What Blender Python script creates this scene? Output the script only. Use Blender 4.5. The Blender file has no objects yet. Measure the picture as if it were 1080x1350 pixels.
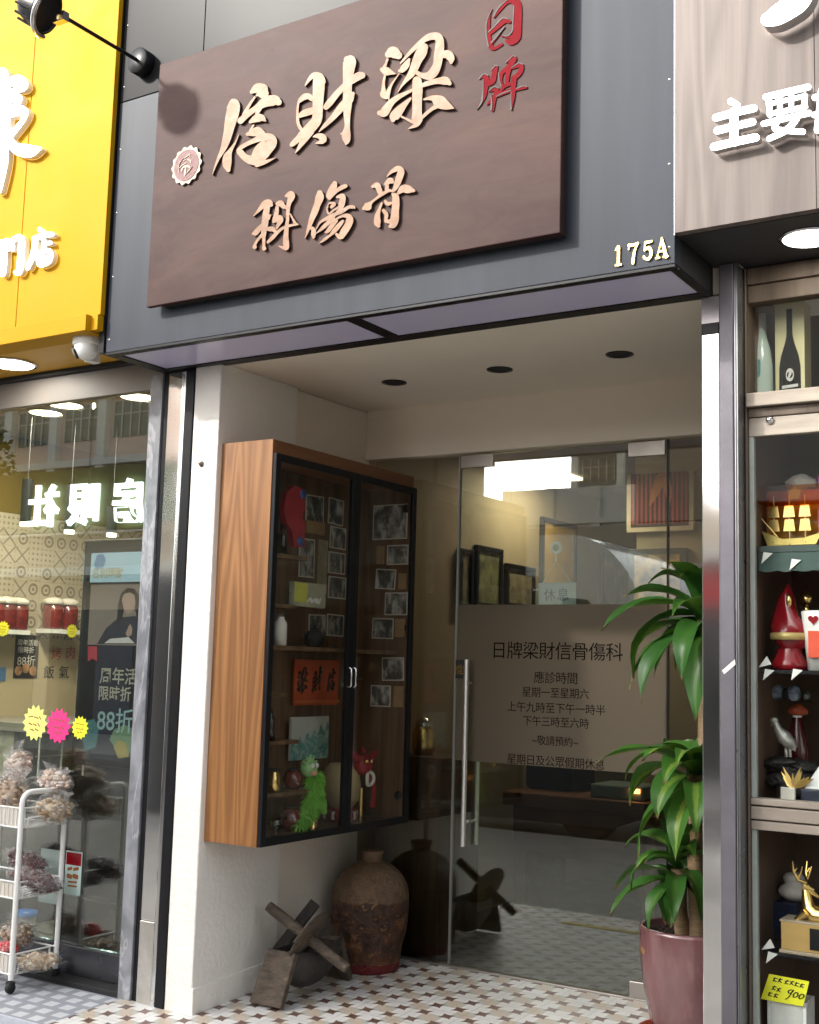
import bpy, bmesh, math, random
from mathutils import Vector, Matrix, noise
random.seed(7)
R = math.radians
sc = bpy.context.scene
COL = sc.collection

# ------------------------------------------------------------------ camera
W0, H0, FPX = 1080.0, 1350.0, 1620.69
YAW, PITCH, ROLL = 0.567062, 0.124579, 0.0276318
CAMP = Vector((0.0, -4.15, 1.45))
_f = Vector((-math.sin(YAW) * math.cos(PITCH), math.cos(YAW) * math.cos(PITCH), math.sin(PITCH)))
_r = Vector((math.cos(YAW), math.sin(YAW), 0)); _u = _r.cross(_f)
RR = _r * math.cos(ROLL) + _u * math.sin(ROLL)
UU = -_r * math.sin(ROLL) + _u * math.cos(ROLL)
cam = bpy.data.objects.new('camera', bpy.data.cameras.new('camera')); COL.objects.link(cam)
cam.matrix_world = Matrix(((RR.x, UU.x, -_f.x, CAMP.x), (RR.y, UU.y, -_f.y, CAMP.y), (RR.z, UU.z, -_f.z, CAMP.z), (0, 0, 0, 1)))
cam.data.sensor_fit = 'VERTICAL'; cam.data.sensor_height = 24.0
cam.data.lens = 24.0 * FPX / H0
cam.data.clip_start = 0.05; cam.data.clip_end = 2000
sc.camera = cam

# ------------------------------------------------------------------ light
world = bpy.data.worlds.new("World"); sc.world = world; world.use_nodes = True
wn = world.node_tree; wn.nodes.clear()
sky = wn.nodes.new('ShaderNodeTexSky'); sky.sky_type = 'NISHITA'; sky.sun_disc = False
SUND = Vector((0.77, 1.0, -0.70)).normalized()
sky.sun_elevation = math.asin(-SUND.z); sky.sun_rotation = math.atan2(-SUND.x, -SUND.y)
sky.air_density = 1.2; sky.dust_density = 3.0; sky.ozone_density = 1.0
hs = wn.nodes.new('ShaderNodeHueSaturation'); hs.inputs['Saturation'].default_value = 0.22
bg = wn.nodes.new('ShaderNodeBackground'); bg.inputs['Strength'].default_value = 0.15
wo = wn.nodes.new('ShaderNodeOutputWorld')
wn.links.new(sky.outputs[0], hs.inputs['Color']); wn.links.new(hs.outputs[0], bg.inputs['Color']); wn.links.new(bg.outputs[0], wo.inputs['Surface'])
sun = bpy.data.objects.new('sun', bpy.data.lights.new('sun', 'SUN')); COL.objects.link(sun)
sun.data.energy = 2.7; sun.data.angle = R(3.2); sun.data.color = (1.0, 0.95, 0.87)
sun.rotation_euler = SUND.to_track_quat('-Z', 'Y').to_euler()
sc.view_settings.view_transform = 'Standard'; sc.view_settings.look = 'None'
sc.view_settings.exposure = 1.7; sc.view_settings.gamma = 1.0
sc.view_settings.use_curve_mapping = False
sc.render.engine = 'CYCLES'
sc.cycles.use_denoising = True
sc.cycles.max_bounces = 10; sc.cycles.diffuse_bounces = 5; sc.cycles.glossy_bounces = 5
sc.cycles.transparent_max_bounces = 16; sc.cycles.transmission_bounces = 6
sc.cycles.caustics_reflective = False; sc.cycles.caustics_refractive = False
sc.cycles.sample_clamp_indirect = 4.0

# ------------------------------------------------------------------ helpers
def at(x, y, X=None, Y=None, Z=None):
    d = RR * ((x - W0 / 2) / FPX) - UU * ((y - H0 / 2) / FPX) + _f
    if X is not None: s = (X - CAMP.x) / d.x
    elif Y is not None: s = (Y - CAMP.y) / d.y
    else: s = (Z - CAMP.z) / d.z
    return CAMP + d * s

def fz(y):                                   # the entrance floor falls gently towards the street
    return -0.055 + 0.044 * y if y < 1.25 else 0.0

class MB:
    def __init__(s): s.v = []; s.f = []; s.m = []; s.sm = []
    def add(s, vs, fs, mi=0, smooth=False):
        b = len(s.v); s.v += [tuple(p) for p in vs]
        for f in fs: s.f.append([b + i for i in f]); s.m.append(mi); s.sm.append(smooth)
        return s
    def box(s, x0, y0, z0, x1, y1, z1, mi=0):
        if x0 > x1: x0, x1 = x1, x0
        if y0 > y1: y0, y1 = y1, y0
        if z0 > z1: z0, z1 = z1, z0
        v = [(x0,y0,z0),(x1,y0,z0),(x1,y1,z0),(x0,y1,z0),(x0,y0,z1),(x1,y0,z1),(x1,y1,z1),(x0,y1,z1)]
        return s.add(v, [(0,3,2,1),(4,5,6,7),(0,1,5,4),(1,2,6,5),(2,3,7,6),(3,0,4,7)], mi)
    def hexa(s, v, mi=0):
        return s.add(v, [(0,3,2,1),(4,5,6,7),(0,1,5,4),(1,2,6,5),(2,3,7,6),(3,0,4,7)], mi)
    def quad(s, a, b, c, d, mi=0): return s.add([a,b,c,d], [(0,1,2,3)], mi)
    def tube(s, pts, r, n=10, mi=0, cap=True):
        pts = [Vector(p) for p in pts]; k = len(pts)
        rs = r if isinstance(r, (list, tuple)) else [r] * k
        up = None; rings = []
        for i, p in enumerate(pts):
            t = (pts[min(i+1,k-1)] - pts[max(i-1,0)]).normalized()
            if up is None:
                up = Vector((0,0,1)) if abs(t.z) < 0.9 else Vector((1,0,0))
            a = t.cross(up).normalized(); up = a.cross(t).normalized()
            rings.append([p + (a * math.cos(2*math.pi*j/n) + up * math.sin(2*math.pi*j/n)) * rs[i] for j in range(n)])
        vs = [q for r_ in rings for q in r_]; fs = []
        for i in range(k-1):
            for j in range(n):
                fs.append((i*n+j, i*n+(j+1)%n, (i+1)*n+(j+1)%n, (i+1)*n+j))
        s.add(vs, fs, mi, True)
        if cap:
            s.add(rings[0], [tuple(range(n-1,-1,-1))], mi); s.add(rings[-1], [tuple(range(n))], mi)
        return s
    def lathe(s, c, prof, n=32, mi=0, axis=None, wob=0.0, cap=True):
        # prof = [(r, h)], axis default +Z
        c = Vector(c); q = Vector((0,0,1)).rotation_difference(Vector(axis)) if axis is not None else None
        vs = []; fs = []; k = len(prof)
        for i, (r, h) in enumerate(prof):
            for j in range(n):
                a = 2*math.pi*j/n
                rr = r * (1 + wob * noise.noise(Vector((math.cos(a)*2, math.sin(a)*2, h*12)))) if wob else r
                p = Vector((rr*math.cos(a), rr*math.sin(a), h))
                if q: p = q @ p
                vs.append(c + p)
        for i in range(k-1):
            for j in range(n):
                fs.append((i*n+j, i*n+(j+1)%n, (i+1)*n+(j+1)%n, (i+1)*n+j))
        s.add(vs, fs, mi, True)
        if not cap or (k == 2 and prof[0][1] == prof[1][1]): return s
        if prof[0][0] > 1e-5: s.add(vs[:n], [tuple(range(n-1,-1,-1))], mi)
        if prof[-1][0] > 1e-5: s.add(vs[-n:], [tuple(range(n))], mi)
        return s
    def ball(s, c, rx, ry=None, rz=None, n=16, mi=0, lump=0.0, ls=8.0, seed=0):
        ry = rx if ry is None else ry; rz = rx if rz is None else rz
        m = n // 2; vs = []; fs = []
        for i in range(m+1):
            th = math.pi*i/m
            for j in range(n):
                a = 2*math.pi*j/n
                d = Vector((math.sin(th)*math.cos(a), math.sin(th)*math.sin(a), math.cos(th)))
                k = 1 + lump * noise.noise(d * ls * 0.3 + Vector((seed, seed*1.7, 0)))
                vs.append((c[0]+d.x*rx*k, c[1]+d.y*ry*k, c[2]+d.z*rz*k))
        for i in range(m):
            for j in range(n):
                fs.append((i*n+j, (i+1)*n+j, (i+1)*n+(j+1)%n, i*n+(j+1)%n))
        return s.add(vs, fs, mi, True)
    def prism(s, poly, O, U, V, Nn, d0, d1, mi=0, mside=None):
        O, U, V, Nn = Vector(O), Vector(U), Vector(V), Vector(Nn)
        k = len(poly)
        a = [O + U*p[0] + V*p[1] + Nn*d0 for p in poly]; b = [O + U*p[0] + V*p[1] + Nn*d1 for p in poly]
        area = sum(poly[i][0]*poly[(i+1)%k][1] - poly[(i+1)%k][0]*poly[i][1] for i in range(k))
        flip = (area < 0) != (U.cross(V).dot(Nn) < 0)
        top = tuple(range(k)) if not flip else tuple(range(k-1,-1,-1))
        s.add(b, [top], mi); s.add(a, [top[::-1]], mi)
        sd = [(i, (i+1)%k, k+(i+1)%k, k+i) if not flip else ((i+1)%k, i, k+i, k+(i+1)%k) for i in range(k)]
        s.add(a+b, sd, mi if mside is None else mside)
        return s
    def build(s, name, mats, parent=None, bevel=0.0, seg=2):
        me = bpy.data.meshes.new(name); me.from_pydata(s.v, [], s.f)
        for m in (mats if isinstance(mats, (list, tuple)) else [mats]): me.materials.append(m)
        for p, mi, sm in zip(me.polygons, s.m, s.sm): p.material_index = mi; p.use_smooth = sm
        me.update()
        o = bpy.data.objects.new(name, me); COL.objects.link(o)
        if parent is not None:
            o.parent = parent
            if parent.type == 'EMPTY' and not parent.get('_local'):
                o.matrix_parent_inverse = Matrix.Translation(-parent.location)
        if bevel:
            b = o.modifiers.new('bevel', 'BEVEL'); b.width = bevel; b.segments = seg; b.limit_method = 'ANGLE'; b.angle_limit = R(40)
        return o

def tag(o, label=None, cat=None, group=None, kind=None):
    if label: o['label'] = label
    if cat: o['category'] = cat
    if group: o['group'] = group
    if kind: o['kind'] = kind
    return o

def thing(name, label, cat, loc=(0,0,0), group=None, local=False):
    o = bpy.data.objects.new(name, None); COL.objects.link(o); o.location = loc
    o.empty_display_size = 0.05
    if local: o['_local'] = 1
    return tag(o, label, cat, group)

def dup(root, loc=None, rotz=0.0, label=None, scale=None):
    c = root.copy(); COL.objects.link(c)
    if loc is not None: c.location = loc
    if rotz: c.rotation_euler = (0, 0, rotz)
    if scale: c.scale = (scale,)*3
    if label: c['label'] = label
    for ch in list(root.children):
        k = ch.copy(); COL.objects.link(k); k.parent = c
        for g in list(ch.children):
            h = g.copy(); COL.objects.link(h); h.parent = k
    return c

def catmull(P, n=6):
    out = []; k = len(P)
    for i in range(k-1):
        p0, p1, p2, p3 = P[max(i-1,0)], P[i], P[i+1], P[min(i+2,k-1)]
        for j in range(n):
            t = j/n
            out.append(tuple(0.5*((2*b)+(-a+c)*t+(2*a-5*b+4*c-d)*t*t+(-a+3*b-3*c+d)*t**3) for a,b,c,d in zip(p0,p1,p2,p3)))
    out.append(tuple(P[-1])); return out

def brush(mb, strokes, proj, Nn, h, mi=0, ms=1, dn=5, cw=True):
    """strokes: lists of (x, y, width) in a flat chart; proj maps chart points to 3D; raised by h along Nn."""
    Nn = Vector(Nn)
    for si, st in enumerate(strokes):
        P = catmull(st, dn)
        L, Rr = [], []
        k = len(P)
        for i, (x, y, w) in enumerate(P):
            a, b = P[max(i-1,0)], P[min(i+1,k-1)]
            dx, dy = b[0]-a[0], b[1]-a[1]; l = math.hypot(dx, dy) or 1
            nx, ny = -dy/l, dx/l; w = max(w, 3)/2
            L.append((x+nx*w, y+ny*w)); Rr.append((x-nx*w, y-ny*w))
        def capp(p, q, c, sgn):
            out = []
            w = max(c[2], 3)/2
            a0 = math.atan2(p[1]-c[1], p[0]-c[0])
            for j in range(1, 6):
                a = a0 + sgn*math.pi*j/6
                out.append((c[0]+w*math.cos(a), c[1]+w*math.sin(a)))
            return out
        poly_end = capp(L[-1], Rr[-1], P[-1], -1)
        poly_st = capp(Rr[0], L[0], P[0], -1)
        base = si*0.00012
        def top(p, i): return proj(*p) + Nn*(h + base + i*0.000012)
        def bot(p): return proj(*p)
        vs = []; fs = []; sd = []
        for i in range(k): vs += [top(L[i], i), top(Rr[i], i)]
        for i in range(k-1): fs.append((2*i, 2*i+1, 2*i+3, 2*i+2))
        n0 = len(vs)
        vs += [top(p, k) for p in poly_end]; fs.append(tuple([2*k-2] + list(range(n0, n0+5)) + [2*k-1]))
        n1 = len(vs)
        vs += [top(p, 0) for p in poly_st]; fs.append(tuple([1] + list(range(n1, n1+5)) + [0]))
        ring = [2*i for i in range(k)] + list(range(n0, n0+5)) + [2*i+1 for i in range(k-1,-1,-1)] + list(range(n1, n1+5))
        # orient towards Nn
        def nrm(f): return (Vector(vs[f[1]])-Vector(vs[f[0]])).cross(Vector(vs[f[2]])-Vector(vs[f[0]]))
        fs = [f if nrm(f).dot(Nn) > 0 else f[::-1] for f in fs]
        mb.add(vs, fs, mi)
        flat = L + poly_end + Rr[::-1] + poly_st
        b0 = [vs[i] for i in ring]; b1 = [bot(p) for p in flat]
        m = len(ring)
        mb.add(b0+b1, [(i, (i+1)%m, m+(i+1)%m, m+i) for i in range(m)], ms)

def text(body, name, mat, parent, O, U, V, size, ext=0.0015, offset=0.0, align='LEFT', shear=0.0, xs=1.0, space=1.0):
    cu = bpy.data.curves.new('text', 'FONT'); cu.body = body; cu.size = size; cu.extrude = ext
    cu.offset = offset; cu.align_x = align; cu.shear = shear; cu.space_character = space; cu.resolution_u = 4
    t = bpy.data.objects.new('text', cu); COL.objects.link(t)
    dg = bpy.context.evaluated_depsgraph_get()
    me = bpy.data.meshes.new_from_object(t.evaluated_get(dg))
    bpy.data.objects.remove(t); bpy.data.curves.remove(cu)
    U, V = Vector(U).normalized(), Vector(V).normalized(); Nn = U.cross(V)
    O = Vector(O)
    for v in me.vertices:
        p = v.co.copy(); v.co = O + U*(p.x*xs) + V*p.y + Nn*(p.z + ext)
    me.materials.clear(); me.materials.append(mat)
    for p in me.polygons: p.material_index = 0
    me.name = name
    o = bpy.data.objects.new(name, me); COL.objects.link(o)
    if parent is not None:
        o.parent = parent
        if parent.type == 'EMPTY' and not parent.get('_local'):
            o.matrix_parent_inverse = Matrix.Translation(-parent.location)
    return o
EX, EY, EZ = Vector((1,0,0)), Vector((0,1,0)), Vector((0,0,1))

# ------------------------------------------------------------------ materials
class NT:
    def __init__(s, name):
        s.mat = bpy.data.materials.new(name); s.mat.use_nodes = True
        s.t = s.mat.node_tree; s.t.nodes.clear()
        s.out = s.t.nodes.new('ShaderNodeOutputMaterial')
    def n(s, typ, **kw):
        nd = s.t.nodes.new(typ)
        for k, v in kw.items():
            if k in nd.inputs.keys(): s.put(nd.inputs[k], v)
            else: setattr(nd, k, v)
        return nd
    def put(s, sock, v):
        if isinstance(v, bpy.types.NodeSocket): s.t.links.new(v, sock)
        elif isinstance(v, (tuple, list)) and sock.type == 'RGBA' and len(v) == 3: sock.default_value = (*v, 1)
        else: sock.default_value = v
    def m(s, op, a, b=None, c=None):
        nd = s.t.nodes.new('ShaderNodeMath'); nd.operation = op
        s.put(nd.inputs[0], a)
        if b is not None: s.put(nd.inputs[1], b)
        if c is not None: s.put(nd.inputs[2], c)
        return nd.outputs[0]
    def mix(s, f, a, b, bt='MIX'):
        nd = s.t.nodes.new('ShaderNodeMix'); nd.data_type = 'RGBA'; nd.blend_type = bt
        s.put(nd.inputs[0], f); s.put(nd.inputs[6], a); s.put(nd.inputs[7], b)
        return nd.outputs[2]
    def pos(s, scale=(1,1,1), obj=False):
        c = s.n('ShaderNodeTexCoord').outputs['Object'] if obj else s.n('ShaderNodeNewGeometry').outputs['Position']
        mp = s.n('ShaderNodeMapping'); s.put(mp.inputs['Vector'], c); mp.inputs['Scale'].default_value = scale
        return mp.outputs[0]
    def noise(s, vec, scale=5, detail=4, rough=0.55, dist=0.0):
        nd = s.n('ShaderNodeTexNoise'); s.put(nd.inputs['Vector'], vec)
        nd.inputs['Scale'].default_value = scale; nd.inputs['Detail'].default_value = detail
        nd.inputs['Roughness'].default_value = rough; nd.inputs['Distortion'].default_value = dist
        return nd.outputs['Fac']
    def ramp(s, f, stops):
        nd = s.n('ShaderNodeValToRGB'); s.put(nd.inputs[0], f)
        e = nd.color_ramp.elements
        while len(e) < len(stops): e.new(0.5)
        for el, (p, c) in zip(e, stops): el.position = p; el.color = (*c, 1) if len(c) == 3 else c
        return nd.outputs[0]
    def bump(s, h, strength=0.2, dist=0.01):
        nd = s.n('ShaderNodeBump'); nd.inputs['Strength'].default_value = strength; nd.inputs['Distance'].default_value = dist
        s.put(nd.inputs['Height'], h); return nd.outputs[0]
    def bsdf(s, base, rough=0.5, metal=0.0, normal=None, spec=0.5, coat=0.0, emit=None, es=0.0, trans=0.0, alpha=None):
        b = s.n('ShaderNodeBsdfPrincipled')
        s.put(b.inputs['Base Color'], base); s.put(b.inputs['Roughness'], rough); s.put(b.inputs['Metallic'], metal)
        s.put(b.inputs['Specular IOR Level'], spec)
        if coat: b.inputs['Coat Weight'].default_value = coat; b.inputs['Coat Roughness'].default_value = 0.08
        if normal is not None: s.put(b.inputs['Normal'], normal)
        if emit is not None: s.put(b.inputs['Emission Color'], emit); b.inputs['Emission Strength'].default_value = es
        if trans: b.inputs['Transmission Weight'].default_value = trans
        if alpha is not None: s.put(b.inputs['Alpha'], alpha)
        s.t.links.new(b.outputs[0], s.out.inputs['Surface'])
        return s.mat

def sc3(c, k): return tuple(min(1, max(0, x*k)) for x in c)
MATS = {}
def pm(name, c, rough=0.5, metal=0.0, var=0.18, scale=6.0, bump=0.0, bs=60.0, coat=0.0, c2=None, spec=0.5, rv=0.1, stretch=(1,1,1)):
    if name in MATS: return MATS[name]
    t = NT(name); p = t.pos(stretch, obj=True)
    f = t.noise(p, scale, 5, 0.6)
    lo = c2 if c2 else sc3(c, 1-var)
    base = t.ramp(f, [(0.3, lo), (0.7, sc3(c, 1+var*0.5))])
    rg = t.m('MULTIPLY_ADD', t.noise(p, scale*2.3, 3), rv*2, rough-rv)
    nm = t.bump(t.noise(p, bs, 4), bump, 0.01) if bump else None
    MATS[name] = t.bsdf(base, rg, metal, nm, spec, coat)
    return MATS[name]

def wood(name, c1, c2, grain=14.0, long=(1,1,0.07), rough=0.4, knots=0.6, coat=0.1, fine=1.0):
    t = NT(name); p = t.pos(long)
    n1 = t.noise(p, 3.0*fine, 3, 0.5, knots)
    w = t.m('FRACT', t.m('MULTIPLY', n1, grain))
    w = t.m('ABSOLUTE', t.m('SUBTRACT', w, 0.5))
    fn = t.noise(t.pos((long[0]*8, long[1]*8, long[2]*4)), 12*fine, 5, 0.7)
    big = t.noise(p, 1.6, 2)
    f = t.m('ADD', t.m('MULTIPLY', w, 0.9), t.m('MULTIPLY', t.m('SUBTRACT', fn, 0.5), 0.7))
    f = t.m('ADD', f, t.m('MULTIPLY', t.m('SUBTRACT', big, 0.5), 0.9))
    base = t.ramp(f, [(0.0, c1), (0.55, c2), (0.9, sc3(c2, 1.12))])
    return t.bsdf(base, t.m('MULTIPLY_ADD', fn, 0.2, rough-0.1), 0, t.bump(fn, 0.12, 0.004), 0.4, coat)

def glass(name, tint, k=1.6, add=0.02, rough=0.0, wav=0.0):
    t = NT(name)
    g = t.n('ShaderNodeNewGeometry'); vm = t.n('ShaderNodeVectorMath', operation='DOT_PRODUCT')
    t.put(vm.inputs[0], g.outputs['Incoming']); t.put(vm.inputs[1], g.outputs['Normal'])
    ct_ = t.m('SUBTRACT', 1.0, t.m('ABSOLUTE', vm.outputs['Value']))
    fr_ = t.m('MULTIPLY_ADD', t.m('POWER', ct_, 5.0), 0.96, 0.04)
    tr = t.n('ShaderNodeBsdfTransparent', Color=tint)
    gl = t.n('ShaderNodeBsdfGlossy'); gl.inputs['Roughness'].default_value = rough
    gl.inputs['Color'].default_value = (0.95, 0.97, 0.96, 1)
    if wav:
        nb = t.bump(t.noise(t.pos((1,1,1)), 3.0, 2), wav, 0.01)
        t.put(gl.inputs['Normal'], nb)
    mx = t.n('ShaderNodeMixShader')
    f = t.m('ADD', t.m('MULTIPLY', fr_, k), add); f = t.m('MINIMUM', f, 1.0)
    t.put(mx.inputs[0], f); t.put(mx.inputs[1], tr.outputs[0]); t.put(mx.inputs[2], gl.outputs[0])
    t.put(t.out.inputs['Surface'], mx.outputs[0])
    return t.mat

def lamp_mat(name, c, s):
    t = NT(name); return t.bsdf((0.8,0.8,0.8), 0.4, emit=c, es=s)

M_fascia = pm('charcoal_panel', (0.032,0.038,0.051), 0.5, 0.0, 0.22, 3.0, 0.01, 200, spec=0.18, rv=0.02, stretch=(2.5,1,0.18))
M_black = pm('black_metal', (0.010,0.010,0.012), 0.35, 0.0, 0.2, 8, spec=0.22)
M_blackm = pm('black_matte', (0.010,0.010,0.011), 0.7)
M_plaster = pm('warm_plaster', (0.80,0.73,0.63), 0.75, 0, 0.10, 1.4, 0.45, 42)
M_plaster_w = pm('white_plaster', (0.82,0.79,0.74), 0.7, 0, 0.10, 1.6, 0.6, 38)
M_ceil = pm('ceiling_paint', (0.86,0.78,0.67), 0.8, 0, 0.04, 2.0, 0.05, 30)
M_steel = pm('brushed_steel', (0.72,0.72,0.72), 0.16, 1.0, 0.06, 3, 0.02, 90, rv=0.05)
M_chrome = pm('mirror_steel', (0.86,0.85,0.84), 0.07, 1.0, 0.06, 2, 0.006, 9, rv=0.03)
M_white = pm('white_enamel', (0.82,0.82,0.80), 0.3, 0, 0.05, 4)
M_gold = pm('gold_metal', (0.85,0.60,0.22), 0.22, 1.0, 0.1, 12)
M_goldp = pm('gold_leaf', (0.265,0.138,0.072), 0.46, 0.0, 0.30, 7, 0.2, 45, spec=0.26)
M_edge = pm('dark_lacquer', (0.02,0.013,0.012), 0.6)
M_red = pm('red_lacquer', (0.26,0.006,0.012), 0.18, 0, 0.15, 8, coat=0.5)
M_redp = pm('dull_red_paint', (0.16,0.008,0.013), 0.7, 0, 0.12, 20, spec=0.06)
M_walnut = wood('walnut_veneer', (0.095,0.052,0.027), (0.205,0.118,0.064), 10)
M_teak = wood('teak_veneer', (0.20,0.084,0.027), (0.36,0.168,0.060), 17, (1,1,0.05), rough=0.38, knots=0.8)
M_teakd = wood('teak_edge', (0.16,0.065,0.025), (0.28,0.12,0.05), 10, (1,0.07,1))
M_oak = wood('grey_oak_board', (0.095,0.074,0.066), (0.165,0.132,0.116), 11, rough=0.55, coat=0)
M_brownfr = wood('old_wood_frame', (0.075,0.052,0.036), (0.135,0.102,0.075), 12, rough=0.6, coat=0)
M_palewood = wood('weathered_pale_wood', (0.26,0.22,0.18), (0.42,0.37,0.31), 10, (0.07,1,1), rough=0.65, coat=0)
M_doorgl = glass('door_glass', (0.80,0.85,0.80), 1.2, 0.06)
M_fixgl = glass('side_glass', (0.80,0.81,0.77), 1.2, 0.05)
M_cabgl = glass('cabinet_glass', (0.97,0.97,0.96), 0.7, 0.0)
M_shopgl = glass('shop_glass', (0.88,0.90,0.85), 1.3, 0.115)
M_clear = glass('clear_glass', (0.96,0.97,0.96), 0.06, 0.0)
M_jargl = glass('jar_glass', (0.80,0.84,0.82), 1.6, 0.03)
M_yellow = pm('yellow_panel', (0.50,0.262,0.005), 0.6, 0, 0.03, 2, spec=0.12)
M_letter = lamp_mat('lit_letter', (1.0,0.98,0.93), 3.0)
M_ledw = lamp_mat('led_diffuser', (1.0,0.97,0.90), 7.0)
M_ledwarm = lamp_mat('warm_diffuser', (1.0,0.86,0.60), 6.0)
M_paper = pm('white_paper', (0.75,0.74,0.70), 0.7, 0, 0.06, 9)

def m_tile():
    t = NT('encaustic_floor'); p = t.pos()
    sx = t.n('ShaderNodeSeparateXYZ'); t.put(sx.inputs[0], p)
    u = t.m('DIVIDE', sx.outputs[0], 0.1125); v = t.m('DIVIDE', t.m('ADD', sx.outputs[1], 0.012), 0.1085)
    fu = t.m('SUBTRACT', t.m('FRACT', u), 0.5); fv = t.m('SUBTRACT', t.m('FRACT', v), 0.5)
    au, av = t.m('ABSOLUTE', fu), t.m('ABSOLUTE', fv)
    da = t.m('MULTIPLY', t.m('ABSOLUTE', t.m('ADD', fu, fv)), 0.7071); db = t.m('MULTIPLY', t.m('ABSOLUTE', t.m('SUBTRACT', fu, fv)), 0.7071)
    star = t.m('ADD', t.m('POWER', t.m('DIVIDE', da, 0.42), 0.64), t.m('POWER', t.m('DIVIDE', db, 0.42), 0.64))
    star = t.m('LESS_THAN', star, 1.0)
    disc = t.m('LESS_THAN', t.m('ADD', t.m('MULTIPLY', au, au), t.m('MULTIPLY', av, av)), 0.019)
    star = t.m('MAXIMUM', star, disc)
    # squares between the stars, beige and pale grey-green by turns, white strips between them
    cu = t.m('SUBTRACT', 0.5, au); cv = t.m('SUBTRACT', 0.5, av)
    par = t.m('GREATER_THAN', t.m('MODULO', t.m('ABSOLUTE', t.m('ADD', t.m('ROUND', u), t.m('ROUND', v))), 2.0), 0.5)
    su = t.m('SUBTRACT', u, t.m('ROUND', u)); sv = t.m('SUBTRACT', v, t.m('ROUND', v))
    hz = t.m('GREATER_THAN', t.m('ABSOLUTE', t.m('ADD', su, sv)), 0.36)
    beige = t.mix(t.noise(p, 9, 3), (0.47,0.385,0.30), (0.58,0.50,0.41))
    green = t.mix(t.noise(p, 7, 3), (0.40,0.43,0.40), (0.54,0.56,0.54))
    white = t.mix(t.noise(p, 8, 4), (0.62,0.63,0.64), (0.78,0.76,0.73))
    col = t.mix(par, t.mix(hz, beige, green), white)
    ln = t.m('LESS_THAN', t.m('MINIMUM', au, av), 0.055)
    col = t.mix(ln, col, (0.77,0.75,0.71))
    brown = t.mix(t.noise(p, 30, 3), (0.060,0.020,0.014), (0.12,0.045,0.030))
    col = t.mix(star, col, brown)
    dirt = t.noise(p, 2.2, 6, 0.7)
    gu = t.m('ABSOLUTE', t.m('SUBTRACT', t.m('FRACT', t.m('DIVIDE', sx.outputs[0], 0.225)), 0.5)); gv = t.m('ABSOLUTE', t.m('SUBTRACT', t.m('FRACT', t.m('DIVIDE', t.m('ADD', sx.outputs[1], 0.012), 0.217)), 0.5))
    gr_ = t.m('GREATER_THAN', t.m('MAXIMUM', gu, gv), 0.492)
    col = t.mix(t.m('MULTIPLY', gr_, t.m('MULTIPLY_ADD', dirt, 0.8, 0.1)), col, (0.22,0.19,0.16))
    cid = t.n('ShaderNodeCombineXYZ'); t.put(cid.inputs[0], t.m('FLOOR', t.m('DIVIDE', sx.outputs[0], 0.225))); t.put(cid.inputs[1], t.m('FLOOR', t.m('DIVIDE', t.m('ADD', sx.outputs[1], 0.012), 0.217)))
    wt = t.n('ShaderNodeTexWhiteNoise'); t.put(wt.inputs['Vector'], cid.outputs[0])
    col = t.mix(t.m('MULTIPLY', wt.outputs['Value'], 0.22), col, (0.40,0.35,0.29))
    st_ = t.noise(p, 5.5, 6, 0.75)
    col = t.mix(t.m('MULTIPLY', t.m('GREATER_THAN', st_, 0.64), 0.25), col, (0.20,0.16,0.12))
    col = t.mix(t.m('MULTIPLY', t.m('SUBTRACT', dirt, 0.35), 0.35), col, (0.45,0.40,0.34))
    return t.bsdf(col, t.m('MULTIPLY_ADD', t.noise(p, 6, 4), 0.3, 0.25), 0, t.bump(t.noise(p, 40, 3), 0.05, 0.003), 0.5)
M_tile = m_tile()

def m_apron():
    t = NT('grey_apron_tile'); p = t.pos()
    sx = t.n('ShaderNodeSeparateXYZ'); t.put(sx.inputs[0], p)
    u = t.m('DIVIDE', sx.outputs[0], 0.10); v = t.m('DIVIDE', sx.outputs[1], 0.085)
    row = t.m('FLOOR', v)
    u = t.m('ADD', u, t.m('MULTIPLY', row, 0.5))
    fu = t.m('ABSOLUTE', t.m('SUBTRACT', t.m('FRACT', u), 0.5)); fv = t.m('ABSOLUTE', t.m('SUBTRACT', t.m('FRACT', v), 0.5))
    box = t.m('MULTIPLY', t.m('LESS_THAN', fu, 0.30), t.m('LESS_THAN', fv, 0.32))
    col = t.mix(box, t.mix(t.noise(p, 14, 4), (0.22,0.23,0.26), (0.32,0.33,0.37)), t.mix(t.noise(p, 20, 3), (0.42,0.43,0.45), (0.60,0.61,0.63)))
    return t.bsdf(col, 0.55, 0, t.bump(box, 0.3, 0.003))
M_apron = m_apron()

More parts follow.
